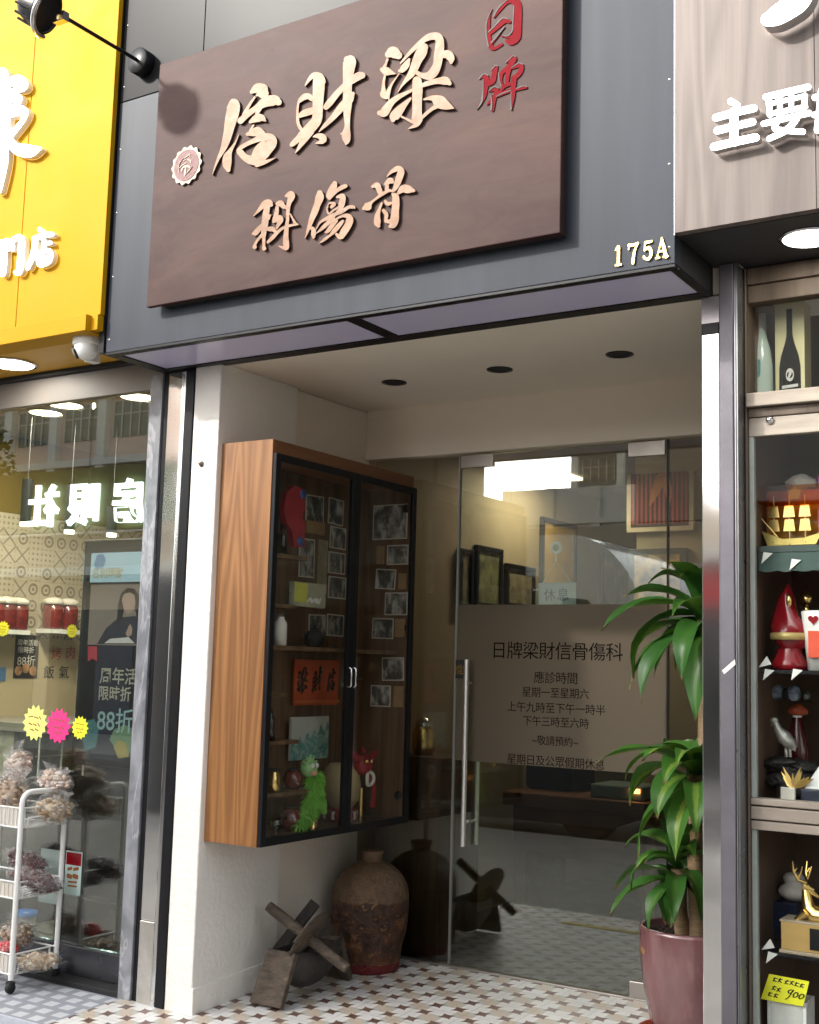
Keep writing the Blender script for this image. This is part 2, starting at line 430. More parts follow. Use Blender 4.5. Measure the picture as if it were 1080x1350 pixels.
def m_walltile():
    t = NT('patterned_wall_tile'); p = t.pos()
    sx = t.n('ShaderNodeSeparateXYZ'); t.put(sx.inputs[0], p)
    u = t.m('DIVIDE', sx.outputs[1], 0.10); v = t.m('DIVIDE', sx.outputs[2], 0.10)
    cx = t.n('ShaderNodeCombineXYZ'); t.put(cx.inputs[0], t.m('FLOOR', u)); t.put(cx.inputs[1], t.m('FLOOR', v))
    wn_ = t.n('ShaderNodeTexWhiteNoise'); t.put(wn_.inputs['Vector'], cx.outputs[0]); rnd = wn_.outputs['Value']
    fu = t.m('SUBTRACT', t.m('FRACT', u), 0.5); fv = t.m('SUBTRACT', t.m('FRACT', v), 0.5)
    r = t.m('SQRT', t.m('ADD', t.m('MULTIPLY', fu, fu), t.m('MULTIPLY', fv, fv)))
    au, av = t.m('ABSOLUTE', fu), t.m('ABSOLUTE', fv)
    ring = t.m('LESS_THAN', t.m('ABSOLUTE', t.m('SUBTRACT', r, 0.30)), 0.07)
    ring = t.m('MAXIMUM', ring, t.m('LESS_THAN', r, 0.10))
    cross = t.m('LESS_THAN', t.m('ABSOLUTE', t.m('SUBTRACT', au, av)), 0.07)
    du = t.m('SUBTRACT', t.m('FRACT', t.m('MULTIPLY', fu, 3.0)), 0.5); dv = t.m('SUBTRACT', t.m('FRACT', t.m('MULTIPLY', fv, 3.0)), 0.5)
    dots = t.m('LESS_THAN', t.m('ADD', t.m('ABSOLUTE', du), t.m('ABSOLUTE', dv)), 0.30)
    a = t.m('LESS_THAN', rnd, 0.36); b = t.m('GREATER_THAN', rnd, 0.68)
    pat = t.m('ADD', t.m('MULTIPLY', a, ring), t.m('MULTIPLY', b, cross))
    mid = t.m('SUBTRACT', 1.0, t.m('ADD', a, b))
    pat = t.m('ADD', pat, t.m('MULTIPLY', mid, dots))
    edge = t.m('GREATER_THAN', t.m('MAXIMUM', au, av), 0.485)
    col = t.mix(t.m('MULTIPLY', pat, 0.9), (0.46,0.41,0.31), (0.17,0.14,0.10))
    col = t.mix(edge, col, (0.36,0.31,0.23))
    return t.bsdf(col, 0.35)
M_walltile = m_walltile()

def m_marble():
    t = NT('grey_marble'); p = t.pos((1,1,0.6))
    n1 = t.noise(t.pos((1.2,1,0.35)), 4, 5, 0.6, 0.4)
    vein = t.m('ABSOLUTE', t.m('SUBTRACT', n1, 0.5))
    base = t.ramp(t.noise(p, 9, 5, 0.6, 0.5), [(0.3,(0.14,0.145,0.16)),(0.7,(0.30,0.305,0.33))])
    col = t.mix(t.m('MULTIPLY', t.m('SUBTRACT', 1.0, t.m('MINIMUM', t.m('DIVIDE', vein, 0.02), 1.0)), 0.5), base, (0.5,0.5,0.52))
    return t.bsdf(col, 0.16)
M_marble = m_marble()

def m_sign():
    t = NT('bronzed_sign_board'); p = t.pos((0.5,1,1.6))
    n1 = t.noise(p, 2.2, 6, 0.62, 0.6); n2 = t.noise(t.pos((0.6,1,1.8)), 5, 6, 0.65, 1.2)
    col = t.ramp(n1, [(0.25,(0.034,0.017,0.017)),(0.5,(0.054,0.028,0.026)),(0.75,(0.080,0.043,0.034))])
    col = t.mix(t.m('MULTIPLY', t.m('SUBTRACT', n2, 0.42), 1.6), col, (0.100,0.068,0.060))
    n3 = t.noise(t.pos((0.25,1,2.2)), 16, 5, 0.75, 0.5); col = t.mix(t.m('MULTIPLY', t.m('MAXIMUM', t.m('SUBTRACT', n3, 0.55), 0.0), 2.2), col, (0.026,0.014,0.013))
    sp = t.noise(t.pos((1,1,1)), 14, 4, 0.7)
    col = t.mix(t.m('MULTIPLY', t.m('GREATER_THAN', sp, 0.67), 0.3), col, (0.08,0.06,0.055))
    return t.bsdf(col, t.m('MULTIPLY_ADD', n2, 0.2, 0.45), 0, t.bump(n2, 0.03, 0.01), 0.12)
M_sign = m_sign()
M_seal = pm('seal_red', (0.13,0.030,0.030), 0.5, 0, 0.35, 60, 0.3, 150)
M_cream = pm('cream_paint', (0.36,0.29,0.20), 0.5, 0, 0.06, 10)
M_soffit = glass('soffit_mirror_glass', (0.3,0.3,0.3), 0, 0)
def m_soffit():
    t = NT('lilac_soffit_panel'); return t.bsdf((0.68,0.66,0.92), 0.10, 0.0, None, 0.7)  # pale base puts the mirrored bright street into the purple panel's colour
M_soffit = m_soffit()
def m_urn():
    t = NT('crusted_brown_glaze'); p = t.pos(obj=True)
    sx = t.n('ShaderNodeSeparateXYZ'); t.put(sx.inputs[0], p)
    n1 = t.noise(p, 11, 6, 0.7, 0.6); n2 = t.noise(p, 24, 6, 0.75, 0.4)
    base = t.ramp(n1, [(0.25,(0.008,0.004,0.0025)),(0.5,(0.055,0.020,0.008)),(0.72,(0.24,0.095,0.030))])
    up = t.m('GREATER_THAN', t.m('ADD', sx.outputs[2], t.m('MULTIPLY', n1, 0.08)), 0.40)
    base = t.mix(up, base, t.ramp(n2, [(0.3,(0.070,0.037,0.017)),(0.7,(0.19,0.115,0.060))]))
    base = t.mix(t.m('MULTIPLY', t.m('GREATER_THAN', n2, 0.60), t.m('SUBTRACT', 1.0, up)), base, (0.22,0.105,0.040))
    low = t.m('LESS_THAN', t.m('ADD', sx.outputs[2], t.m('MULTIPLY', n2, 0.03)), 0.065)
    base = t.mix(low, base, (0.15,0.008,0.010))
    return t.bsdf(base, t.m('MULTIPLY_ADD', n2, 0.5, 0.15), 0, t.bump(t.m('ADD', n1, n2), 0.8, 0.02), 0.5)
M_urn = m_urn()
M_oldwood = pm('worn_grey_wood', (0.095,0.070,0.050), 0.75, 0, 0.6, 14, 0.9, 45, stretch=(1,1,3))
M_iron = pm('old_cast_iron', (0.045,0.040,0.036), 0.6, 0.2, 0.4, 14, 0.4, 60)
def m_pot():
    t = NT('plum_glaze'); p = t.pos(obj=True)
    n1 = t.noise(t.pos((1,1,0.35), obj=True), 7, 5, 0.6)
    col = t.ramp(n1, [(0.3,(0.11,0.044,0.046)),(0.6,(0.20,0.095,0.098)),(0.75,(0.30,0.165,0.16))])
    o = t.m('GREATER_THAN', t.noise(p, 5, 3, 0.5), 0.66)
    col = t.mix(t.m('MULTIPLY', o, 0.7), col, (0.42,0.22,0.05))
    return t.bsdf(col, 0.14, 0, t.bump(t.noise(p, 9, 3), 0.04, 0.01), 0.6, 0.5)
M_pot = m_pot()
def m_leaf():
    t = NT('dracaena_leaf')
    a = t.n('ShaderNodeAttribute'); a.attribute_name = 'across'
    u = t.m('ABSOLUTE', t.m('SUBTRACT', a.outputs['Fac'], 0.5))
    b = t.n('ShaderNodeAttribute'); b.attribute_name = 'shade'
    n1 = t.noise(t.pos((30,30,3)), 3, 3)
    st = t.m('MULTIPLY', t.m('LESS_THAN', t.m('ADD', u, t.m('MULTIPLY', n1, 0.16)), 0.20), b.outputs['Fac'])
    g = t.mix(t.noise(t.pos(), 5, 3), (0.016,0.060,0.012), (0.050,0.165,0.026))
    g = t.mix(t.m('MULTIPLY', b.outputs['Fac'], 0.45), g, (0.10,0.26,0.035))
    col = t.mix(t.m('MULTIPLY', st, 0.85), g, (0.27,0.36,0.055))
    vn_ = t.n('ShaderNodeTexWave'); vn_.bands_direction = 'X'; vn_.inputs['Scale'].default_value = 7.0
    cv_ = t.n('ShaderNodeCombineXYZ'); t.put(cv_.inputs[0], a.outputs['Fac']); t.put(vn_.inputs['Vector'], cv_.outputs[0])
    col = t.mix(t.m('MULTIPLY', vn_.outputs['Fac'], 0.22), col, (0.02,0.06,0.012))
    tp = t.n('ShaderNodeAttribute'); tp.attribute_name = 'along'
    tip = t.m('GREATER_THAN', t.m('ADD', tp.outputs['Fac'], t.m('MULTIPLY', t.noise(t.pos(), 30, 3), 0.12)), 1.0)
    col = t.mix(t.m('MULTIPLY', tip, 0.8), col, (0.20,0.13,0.05))
    p = t.n('ShaderNodeBsdfPrincipled'); t.put(p.inputs['Base Color'], col); p.inputs['Roughness'].default_value = 0.40; p.inputs['Specular IOR Level'].default_value = 0.35
    tl = t.n('ShaderNodeBsdfTranslucent'); t.put(tl.inputs['Color'], t.mix(0.5, col, (0.12,0.22,0.02)))
    mx = t.n('ShaderNodeMixShader'); mx.inputs[0].default_value = 0.22
    t.put(mx.inputs[1], p.outputs[0]); t.put(mx.inputs[2], tl.outputs[0]); t.put(t.out.inputs['Surface'], mx.outputs[0])
    return t.mat
M_leaf = m_leaf()
M_cane = pm('cane_bark', (0.33,0.22,0.12), 0.8, 0, 0.3, 25, 0.4, 60, stretch=(1,1,6))
M_soil = pm('potting_soil', (0.035,0.022,0.016), 0.95, 0, 0.5, 40, 1.0, 90)

# ------------------------------------------------------------------ ground and street
def struct(name, mb, mats): return tag(mb.build(name, mats), kind='structure')
M_asph = pm('concrete_road', (0.12,0.115,0.11), 0.9, 0, 0.25, 12, 0.3, 120)
M_pave = pm('pavement_slab', (0.24,0.228,0.212), 0.85, 0, 0.2, 3, 0.2, 80)
def sheet(x0, y0, x1, y1, z): return MB().quad((x0,y0,z),(x1,y0,z),(x1,y1,z),(x0,y1,z))
struct('ground', sheet(-400,-400,400,400,-0.36), M_asph)
struct('road', sheet(-120,-11.0,120,-4.9,-0.352), M_asph)
b = MB(); b.box(-120,-4.9,-0.40,120,-0.43,-0.20); b.box(-120,-15.0,-0.40,120,-11.0,-0.20); struct('pavement', b, M_pave)
ml = MB()
for i in range(-20, 20): ml.box(i*4.0, -7.95, -0.353, i*4.0+2.0, -7.85, -0.347)
struct('road_marking', ml, M_white)
b = MB().box(-120,-5.35,-0.353,120,-5.25,-0.3475); struct('road_line', b, M_yellow)
FX0, FX1 = -4.10, -1.36
b = MB(); b.hexa([(FX0,-0.43,-0.30),(FX1,-0.43,-0.30),(FX1,1.25,-0.30),(FX0,1.25,-0.30),(FX0,-0.43,fz(-0.43)),(FX1,-0.43,fz(-0.43)),(FX1,1.25,fz(1.2499)),(FX0,1.25,fz(1.2499))])
struct('entrance_floor', b, M_tile)
b = MB().box(FX0,-1.15,-0.30,FX1,-0.4305,-0.15); struct('entrance_step', b, M_tile)
b = MB().box(-3.3,-0.428,-0.0735,FX1-0.02,-0.375,-0.0665); struct('step_nosing', b, pm('yellow_nosing',(0.55,0.42,0.05),0.6,0,0.3,12))
M_infloor = pm('dark_interior_floor', (0.022,0.019,0.017), 0.45, 0, 0.3, 4)
b = MB().box(-3.9,1.25,-0.3,-1.2,6.2,-0.006); struct('clinic_floor', b, M_infloor)
b = MB(); b.hexa([(-9,-0.43,-0.30),(FX0-0.002,-0.43,-0.30),(FX0-0.002,0.0,-0.30),(-9,0.0,-0.30),(-9,-0.43,fz(-0.43)),(FX0-0.002,-0.43,fz(-0.43)),(FX0-0.002,0.0,fz(0)),(-9,0.0,fz(0))])
b.box(-9,-0.445,-0.30,FX0-0.002,-0.43,fz(-0.43)+0.002,1)
struct('apron', b, [M_apron, pm('pale_kerb_tile', (0.50,0.53,0.60), 0.5, 0, 0.15, 14)])
b = MB().box(-9,0.0,-0.3,FX0-0.002,6.2,-0.06); struct('sweet_shop_floor', b, M_infloor)
b = MB().box(FX1+0.001,-0.43,-0.3,6,6.2,-0.06); struct('gift_shop_floor', b, M_pave)

# ------------------------------------------------------------------ clinic building
LW = -3.68
bl = thing('clinic_building', 'clinic shopfront building with a recessed cream plastered entrance under a charcoal fascia', 'building', (-2.6,1.0,0))
b = MB(); b.box(-3.835,0.0,-0.2,LW,0.577,2.80); b.build('front_wall', M_plaster_w, bl, 0.006)
b = MB(); b.box(-3.835,0.579,-0.2,LW-0.022,1.245,2.795); b.build('side_wall', M_plaster, bl)
b = MB(); b.box(-3.835,1.247,-0.2,LW-0.022,6.0,2.795); b.build('interior_side_wall', pm('dim_tan_wall',(0.32,0.26,0.18),0.7,0,0.08,3), bl)  # wall continues inside; indoor dimness is put into this darker tan
b = MB(); b.box(-3.83,0.03,2.80,-1.30,1.21,2.92); b.build('entrance_ceiling', M_ceil, bl)
b = MB(); b.box(LW-0.021,1.21,2.537,-1.36,1.32,2.93); b.build('bulkhead', M_ceil, bl, 0.003)
b = MB(); b.hexa([(LW-0.01,0.0,-0.2),(LW+0.008,0.0,-0.2),(LW+0.008,1.2,-0.2),(LW-0.01,1.2,-0.2),(LW-0.01,0.0,0.055),(LW+0.008,0.0,0.055),(LW+0.008,1.2,0.105),(LW-0.01,1.2,0.105)])
b.build('skirting', M_plaster_w, bl, 0.004)
b = MB(); b.box(-1.36,1.262,-0.2,-1.30,6.0,2.795); b.build('party_wall', M_plaster, bl)
b = MB(); b.box(-1.36,0.10,-0.2,-1.30,1.26,2.795); b.build('side_lining', pm('dark_unseen_lining',(0.035,0.030,0.027),0.35,0,0.3,5), bl)  # unseen side wall, made dark to calm reflections in the cabinet glass
b = MB(); b.box(-3.83,6.0,-0.2,-1.3,6.1,2.92); b.build('back_wall', M_plaster, bl)
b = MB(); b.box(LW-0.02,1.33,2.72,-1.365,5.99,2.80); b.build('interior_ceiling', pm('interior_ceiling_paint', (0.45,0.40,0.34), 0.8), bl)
b = MB(); b.box(-4.05,0.0,2.94,-1.39,6.2,11.0); b.build('upper_storey', M_plaster, bl)
for i, (px, py) in enumerate(((520,504),(659,487),(817,467))):
    p = at(px, py, Z=2.80)
    t = thing('downlight', ('black recessed downlight nearest the wooden display cabinet', 'middle black recessed downlight in the cream entrance ceiling', 'black recessed downlight nearest the steel column')[i], 'downlight', p, 'downlights in the entrance ceiling')
    MB().lathe((p.x,p.y,2.7965), [(0.052,0),(0.060,0),(0.060,0.005),(0.052,0.005)], 28, cap=False).build('rim', M_black, t)
    MB().lathe((p.x,p.y,2.7985), [(0.0,0.0),(0.0525,0.0)], 28).build('baffle', M_blackm, t)

q = at(266,612,Y=0.0); t = thing('wall_hook', 'small rusty screw hook in the white plaster left of the cabinet', 'hook', q)
MB().lathe(q, [(0.014,0.0),(0.013,0.004),(0.006,0.006),(0.005,0.018),(0,0.019)], 14, axis=(0,-1,0)).build('hook', pm('rusty_steel',(0.20,0.15,0.11),0.6,0.4,0.3,40), t)
# fascia ------------------------------------------------------------
FY = -0.36; FXL, FXR = -4.05, -1.396
zs = at(152,138,Y=FY).z
fa = thing('clinic_fascia', 'charcoal metal shop fascia behind the bronzed wooden sign', 'fascia', (-2.7,FY,2.8))
b = MB(); b.box(FXL,FY,2.802,FXR,-0.30,zs-0.002); b.box(-3.55,FY,zs-0.002,FXR,-0.30,4.08)
b.build('panel', M_fascia, fa, 0.002)
b = MB(); b.box(FXL,FY,zs+0.002,-3.553,-0.30,4.9); b.box(-3.55,FY,4.083,FXR,-0.30,4.9); b.build('upper_panel', pm('dark_upper_panel',(0.020,0.020,0.022),0.30,0,0.05,1.5,spec=0.028,rv=0.01), fa, 0.002)  # base kept darker here, standing in for a dark overhead reflection
b = MB(); b.box(FXL+0.01,-0.299,2.83,FXR-0.01,-0.003,2.94); b.box(FXR-0.012,-0.30,2.802,FXR-0.001,0.03,2.99); b.box(FXL+0.001,-0.30,2.802,FXL+0.012,0.03,2.99)
b.build('housing', M_blackm, fa)
b = MB()
b.box(FXL,FY+0.001,2.789,FXR,-0.322,2.8015); b.box(FXL,-0.040,2.789,FXR,0.030,2.802)
b.box(FXL,-0.322,2.789,-3.985,-0.040,2.802); b.box(-1.425,-0.322,2.789,FXR,-0.040,2.802); b.box(-2.755,-0.322,2.789,-2.695,-0.040,2.802)
b.build('soffit_frame', M_black, fa, 0.002)
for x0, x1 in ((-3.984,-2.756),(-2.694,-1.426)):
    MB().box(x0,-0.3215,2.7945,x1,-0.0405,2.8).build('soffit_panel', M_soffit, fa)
for z in (2.86,3.15,3.45,3.75,4.05,4.35):
    for x in (FXL+0.02, FXR-0.02): MB().lathe((x,FY,z), [(0.0055,0),(0.004,0.002),(0,0.0025)], 8, axis=(0,-1,0)).build('screw', M_steel, fa)
b = MB(); b.box(-4.085,-0.37,2.802,-4.052,-0.28,4.9); b.build('end_strip', M_black, fa)

# sign board ---------------------------------------------------------
SY = -0.42
sx0, sx1, sz0, sz1 = -3.751, -1.789, 2.955, 4.062
sg = thing('sign_board', 'large bronzed wooden shop sign with raised gold calligraphy and two red characters', 'shop sign', ((sx0+sx1)/2,SY,sz0))
b = MB(); b.box(sx0,SY,sz0,sx1,SY+0.024,sz1); b.build('board', M_sign, sg, 0.003)
b = MB(); b.box(sx0+0.06,SY+0.0245,sz0+0.004,sx1-0.004,FY,sz1-0.02); b.build('batten', M_edge, sg)
def chart(ox, oy, s, Y):
    return lambda x, y: at(ox + x/s, oy + y/s, Y=Y)
NY = (0,-1,0)
def glyph(name, strokes, ox, oy, s, mats, h=0.011, parent=sg, Y=SY):
    mb = MB(); brush(mb, strokes, chart(ox, oy, s, Y-0.0005), NY, h); return mb.build(name, mats, parent)
XIN = [[(300,395,40),(350,330,80),(370,350,130),(355,440,150),(325,560,135),(300,680,110),(268,800,90),(235,890,62),(185,990,36),(140,1100,18),(112,1185,5)],
 [(425,710,8),(385,800,18),(325,900,50),(292,970,100),(285,1060,105),(300,1125,55)],
 [(575,205,40),(640,165,120),(690,190,180),(715,220,130)],[(615,265,20),(550,360,32),(490,470,50)],
 [(445,545,75),(530,470,65),(640,390,72),(750,320,120),(850,305,125),(895,325,80)],
 [(560,560,35),(640,515,95),(700,515,80),(742,548,16)],[(690,400,25),(640,460,40)],
 [(525,705,35),(590,690,80),(655,672,110),(722,688,36)],[(600,600,22),(560,665,26)],
 [(425,900,55),(470,850,48),(590,790,55),(720,740,90),(810,755,100),(815,810,125),(760,890,125),(690,975,120),(600,1015,115),(510,985,85),(440,915,75)],
 [(640,1065,60),(740,1035,45),(865,985,5)],[(580,975,20),(650,890,90),(720,850,130)]]
CAI = [[(205,540,10),(190,580,22),(175,700,26),(182,840,36),(215,910,42)],
 [(265,402,10),(315,325,42),(370,275,62),(430,295,100),(460,350,100)],
 [(425,310,130),(428,400,140),(420,550,130),(415,700,120),(405,800,120),(350,880,125),(260,960,110),(185,1030,76),(120,1090,60),(103,1105,40)],
 [(330,940,90),(250,1045,75),(190,1140,36),(150,1200,5)],
 [(190,600,22),(245,540,70),(300,525,70),(350,555,60)],[(190,765,40),(260,725,80),(360,695,80)],
 [(365,1005,16),(425,995,62),(480,1020,85),(495,1050,50)],[(390,1085,8),(470,1062,60)],
 [(515,655,65),(560,600,80),(650,490,72),(740,400,72),(830,330,90),(910,285,92),(945,280,75)],
 [(770,95,90),(795,110,150),(785,200,140),(772,320,112),(770,450,102),(770,600,108),(765,750,80),(768,880,62),(755,985,105),(760,1060,76),(748,1100,12)],[(692,972,16),(735,965,60)],
 [(835,495,45),(800,570,80)],[(755,600,90),(700,655,90),(600,775,66),(500,875,44),(430,950,6)]]
LIANG = [[(215,345,80),(270,320,140),(335,355,95)],[(205,405,30),(190,450,26),(170,500,45)],
 [(145,525,55),(195,545,100),(250,560,55),(302,575,8)],[(175,600,26),(160,690,32),(160,775,55),(158,820,78),(190,850,55)],
 [(225,885,8),(215,800,50),(258,700,24),(345,575,10)],
 [(362,450,16),(470,330,42),(600,205,56),(700,140,78),(790,132,92),(825,175,98),(825,270,108),(812,360,110),(800,460,100),(760,550,110),(700,600,100),(620,595,60),(560,565,50)],
 [(640,262,100),(610,320,130),(560,420,112),(500,560,88),(430,650,46),(370,730,20),(332,795,5)],
 [(465,405,30),(430,470,78),(380,530,66),(350,540,34)],[(850,355,70),(920,345,100),(960,395,90),(962,440,40)],
 [(115,1040,60),(170,1030,108),(250,920,78),(350,845,56),(470,785,36),(560,740,36),(680,692,58),(800,662,68),(895,660,98),(945,690,50)],
 [(560,660,110),(565,760,120),(560,900,115),(560,1030,112),(560,1120,130),(545,1180,60),(455,1228,6)],
 [(480,870,30),(420,930,60),(340,1020,110),(285,1090,110),(275,1125,50)],[(350,1070,22),(440,1115,28),(510,1150,40)],
 [(640,880,18),(740,865,64),(820,905,150),(905,950,110),(995,985,12)],[(620,1092,40),(720,1005,40),(800,955,60)]]
RI = [[(245,120,18),(225,250,34),(222,400,46),(250,560,55),(300,575,40),(380,530,30)],[(288,205,26),(370,95,46),(440,20,64),(510,5,90),(565,60,92),(572,200,90),(566,330,90),(550,440,108),(490,500,86),(440,490,40)],
 [(235,400,44),(320,320,66),(410,250,66),(470,262,40)],[(400,330,24),(330,430,26),(260,520,24)],[(380,430,22),(470,445,30),(530,420,40)]]
PAI = [[(115,935,16),(170,905,55),(198,950,62),(185,1050,60),(168,1150,46),(122,1240,34),(85,1305,5)],[(262,830,20),(300,800,60),(290,880,62),(270,960,70),(228,1000,50)],
 [(235,1085,26),(300,1058,60),(318,1100,58),(290,1170,50),(270,1310,36)],[(205,1245,16),(260,1190,46)],
 [(440,740,20),(500,695,72),(520,710,70),(460,800,56),(380,870,46),(368,960,36),(385,1010,36)],[(505,812,30),(580,775,58),(612,800,58),(590,870,56),(530,930,50)],
 [(478,800,50),(450,880,56),(440,980,44)],[(330,1140,16),(400,1040,36),(470,1000,46)],[(335,1140,36),(440,1090,46),(560,1062,38),(665,1040,36)],[(525,930,66),(515,1050,58),(508,1150,56),(490,1295,26)]]
KE = [[(155,485,12),(250,385,56),(350,275,110),(430,245,112),(465,280,80)],[(400,300,110),(385,400,110),(370,500,118),(360,620,118),(340,760,98),(340,900,58),(342,1040,55),(345,1060,80)],
 [(330,640,76),(250,720,90),(185,790,90),(150,800,46)],[(330,800,66),(240,900,48),(190,980,46),(178,1035,78)],[(455,470,36),(415,520,80)],
 [(590,270,80),(640,262,112),(690,315,80),(745,335,66)],[(578,330,60),(568,430,76),(530,560,80),(512,590,46)],[(560,555,100),(620,520,110),(645,565,86),(600,640,66),(575,700,40)],
 [(735,130,46),(815,115,150),(825,165,120),(790,260,78),(770,400,66),(765,550,56),(748,700,76),(735,850,90),(740,980,108),(735,1060,80),(605,1020,14)],
 [(810,450,26),(860,540,36),(910,630,56)],[(415,950,50),(500,870,66),(600,762,56),(700,692,48),(830,652,46),(945,635,32)],[(425,715,76),(500,720,86),(550,760,60)]]
SHANG = [[(390,345,100),(388,420,150),(350,540,120),(300,680,118),(250,800,98),(218,900,78),(180,1010,52),(128,1155,8)],[(220,960,56),(278,1000,80),(278,1080,88),(278,1135,50)],
 [(655,180,90),(620,280,140),(562,400,120),(560,440,66)],[(570,450,36),(680,320,58),(780,250,78),(850,222,70)],
 [(700,420,46),(785,400,90),(798,450,110),(775,560,108),(740,650,70),(640,760,50)],[(530,605,22),(545,545,18),(580,525,36),(655,540,56),(600,595,56)],[(515,605,22),(548,715,34),(650,645,34),(725,600,36)],
 [(330,985,16),(400,870,36),(520,800,66),(640,732,56),(780,682,66),(900,602,56),(985,598,60),(1022,622,14)],[(620,785,90),(560,860,78),(450,960,66),(335,1065,14)],[(680,835,76),(600,940,76),(530,1030,64),(485,1045,24)],
 [(700,800,34),(800,755,52),(895,762,96),(925,830,130),(890,930,128),(820,1040,128),(760,1130,90),(690,1080,50)],[(800,850,52),(740,920,76),(660,1010,86),(580,1095,44),(480,1172,50),(385,1245,10)]]
GU = [[(510,225,16),(590,145,56),(680,105,90),(730,145,108),(712,220,108),(670,340,98),(620,440,56),(560,460,26)],[(480,345,46),(560,292,96),(595,315,56)],[(510,345,56),(508,450,66)],
 [(278,388,44),(350,362,90),(380,425,90),(410,500,76)],[(142,732,56),(205,700,130),(260,640,46),(360,562,38),(440,502,56),(560,442,36)],
 [(690,490,46),(760,425,120),(850,432,126),(935,455,46)],[(600,505,46),(640,545,108),(650,640,118),(640,780,118),(630,900,138),(595,990,128),(560,1015,56)],
 [(425,655,36),(392,740,46),(360,850,86),(358,960,108),(378,1010,56)],[(480,610,36),(520,660,66),(585,645,36)],[(455,765,56),(500,830,66),(490,910,46)],[(495,935,56),(560,940,76)]]
GM = [M_goldp, M_edge]; RM = [M_redp, M_edge]
glyph('gold_character', XIN, 270, 100, 9, GM); glyph('gold_character', CAI, 375, 70, 9, GM); glyph('gold_character', LIANG, 490, 35, 9, GM)
glyph('gold_character', KE, 325, 250, 13.5, GM); glyph('gold_character', SHANG, 395, 230, 13.5, GM); glyph('gold_character', GU, 470, 215, 12, GM)
CUT_SHADE = [[(262,112,12),(205,250,12),(195,400,14),(222,560,16)],[(440,5,14),(345,95,14),(285,200,16)],[(222,388,12),(310,300,14),(390,222,14),(455,230,12)],[(525,80,10),(515,250,12),(505,370,14),(450,430,16),(390,425,10)],[(410,325,14),(330,425,20),(255,515,14)],  # dark strokes painting the shadow along the carved red edges
  [(112,940,14),(165,882,14),(220,900,12)],[(160,950,8),(158,1080,12),(140,1210,26),(88,1300,5)],[(255,840,10),(300,785,14),(335,790,10)],[(430,745,12),(510,668,14),(545,680,10)],[(500,808,12),(580,755,14),(635,770,10)],[(345,870,12),(350,960,14),(375,1025,12)],[(230,1085,12),(290,1035,14),(340,1050,10)],[(560,1055,14),(640,1025,14),(680,1035,10)],[(320,1150,12),(400,1110,12),(490,1080,10)],[(495,1100,8),(490,1200,14),(492,1300,24)],[(255,1130,8),(262,1220,18),(255,1310,22)]]
for nm_, body_, ed_ in (('red_character', RI, CUT_SHADE[:5]), ('red_character', PAI, CUT_SHADE[5:])):
    mb = MB(); brush(mb, body_, chart(620,0,9,SY-0.0005), NY, 0.003); brush(mb, ed_, chart(620,0,9,SY-0.0005), NY, 0.0045, 1); mb.build(nm_, RM, sg)
# seal
c = at(248,219,Y=SY)
n = 14; prof = []
for i in range(n*8):
    a = 2*math.pi*i/(n*8); r = 0.083 + 0.0045*math.cos(n*a); prof.append((r*math.cos(a), r*math.sin(a)))
MB().prism(prof, c, EX, EZ, NY, -0.0005, 0.010, 0, 1).build('seal_rim', [M_cream, M_edge], sg)
prof = [(0.070*math.cos(2*math.pi*i/48), 0.070*math.sin(2*math.pi*i/48)) for i in range(48)]
MB().prism(prof, c, EX, EZ, NY, 0.0, 0.0118).build('seal_face', M_seal, sg)
b = MB(); cc = lambda x, y: c + EX*(x-515)/5200 + EZ*(610-y)/6300 + Vector((0,-0.0115,0))
brush(b, [[(400,760,20),(430,670,50),(520,640,60),(610,680,50),(640,720,20)],[(515,690,40),(510,780,50),(500,880,50)],[(330,650,14),(420,590,20),(520,560,16)],[(470,400,16),(540,370,26),(610,330,16)],[(560,470,16),(640,520,22),(680,600,12)],[(430,480,14),(500,460,18)],[(600,330,14),(640,420,14)],[(330,780,12),(300,650,12),(330,520,12),(420,400,12)],[(540,850,14),(620,800,16),(700,700,12)]], cc, NY, 0.003)
b.build('seal_relief', [M_cream, M_cream], sg)

# house number --------------------------------------------------------
hn = thing('house_number', 'small gilt house number reading 175A on the charcoal fascia', 'number', at(845,335,Y=FY))
def digit(ch, px0, py0, px1, py1):
    S = {'1': [[(22,20,6),(45,8,22),(52,12,24)],[(50,10,24),(50,90,24)],[(25,95,10),(75,95,10)]],
         '7': [[(12,30,8),(14,8,12)],[(12,10,16),(50,12,14),(88,8,14)],[(86,10,10),(60,45,18),(48,95,26)]],
         '5': [[(30,10,16),(82,8,12)],[(28,8,10),(24,48,10)],[(26,46,10),(58,38,18),(80,66,24),(58,93,16),(24,86,12)],[(20,80,18),(22,82,18)]],
         'A': [[(50,5,8),(28,60,10),(14,92,10)],[(50,5,12),(66,50,24),(82,92,24)],[(28,66,9),(70,66,9)],[(4,95,9),(34,95,9)],[(62,95,9),(100,95,9)]]}[ch]
    mb = MB()
    p0, p1 = at(px0, py0, Y=FY), at(px1, py1, Y=FY)
    def pj(x, y): return Vector((p0.x + (p1.x-p0.x)*x/100, FY-0.001, p0.z + (p1.z-p0.z)*y/100))
    mb2 = [[(x, y, w) for x, y, w in s] for s in S]
    brush(mb, mb2, pj, NY, 0.006); mb.build('digit', [M_gold, M_gold], hn)
digit('1', 809,326, 824,350); digit('7', 828,322, 844,346); digit('5', 847,319, 863,343); digit('A', 865,315, 882,340)

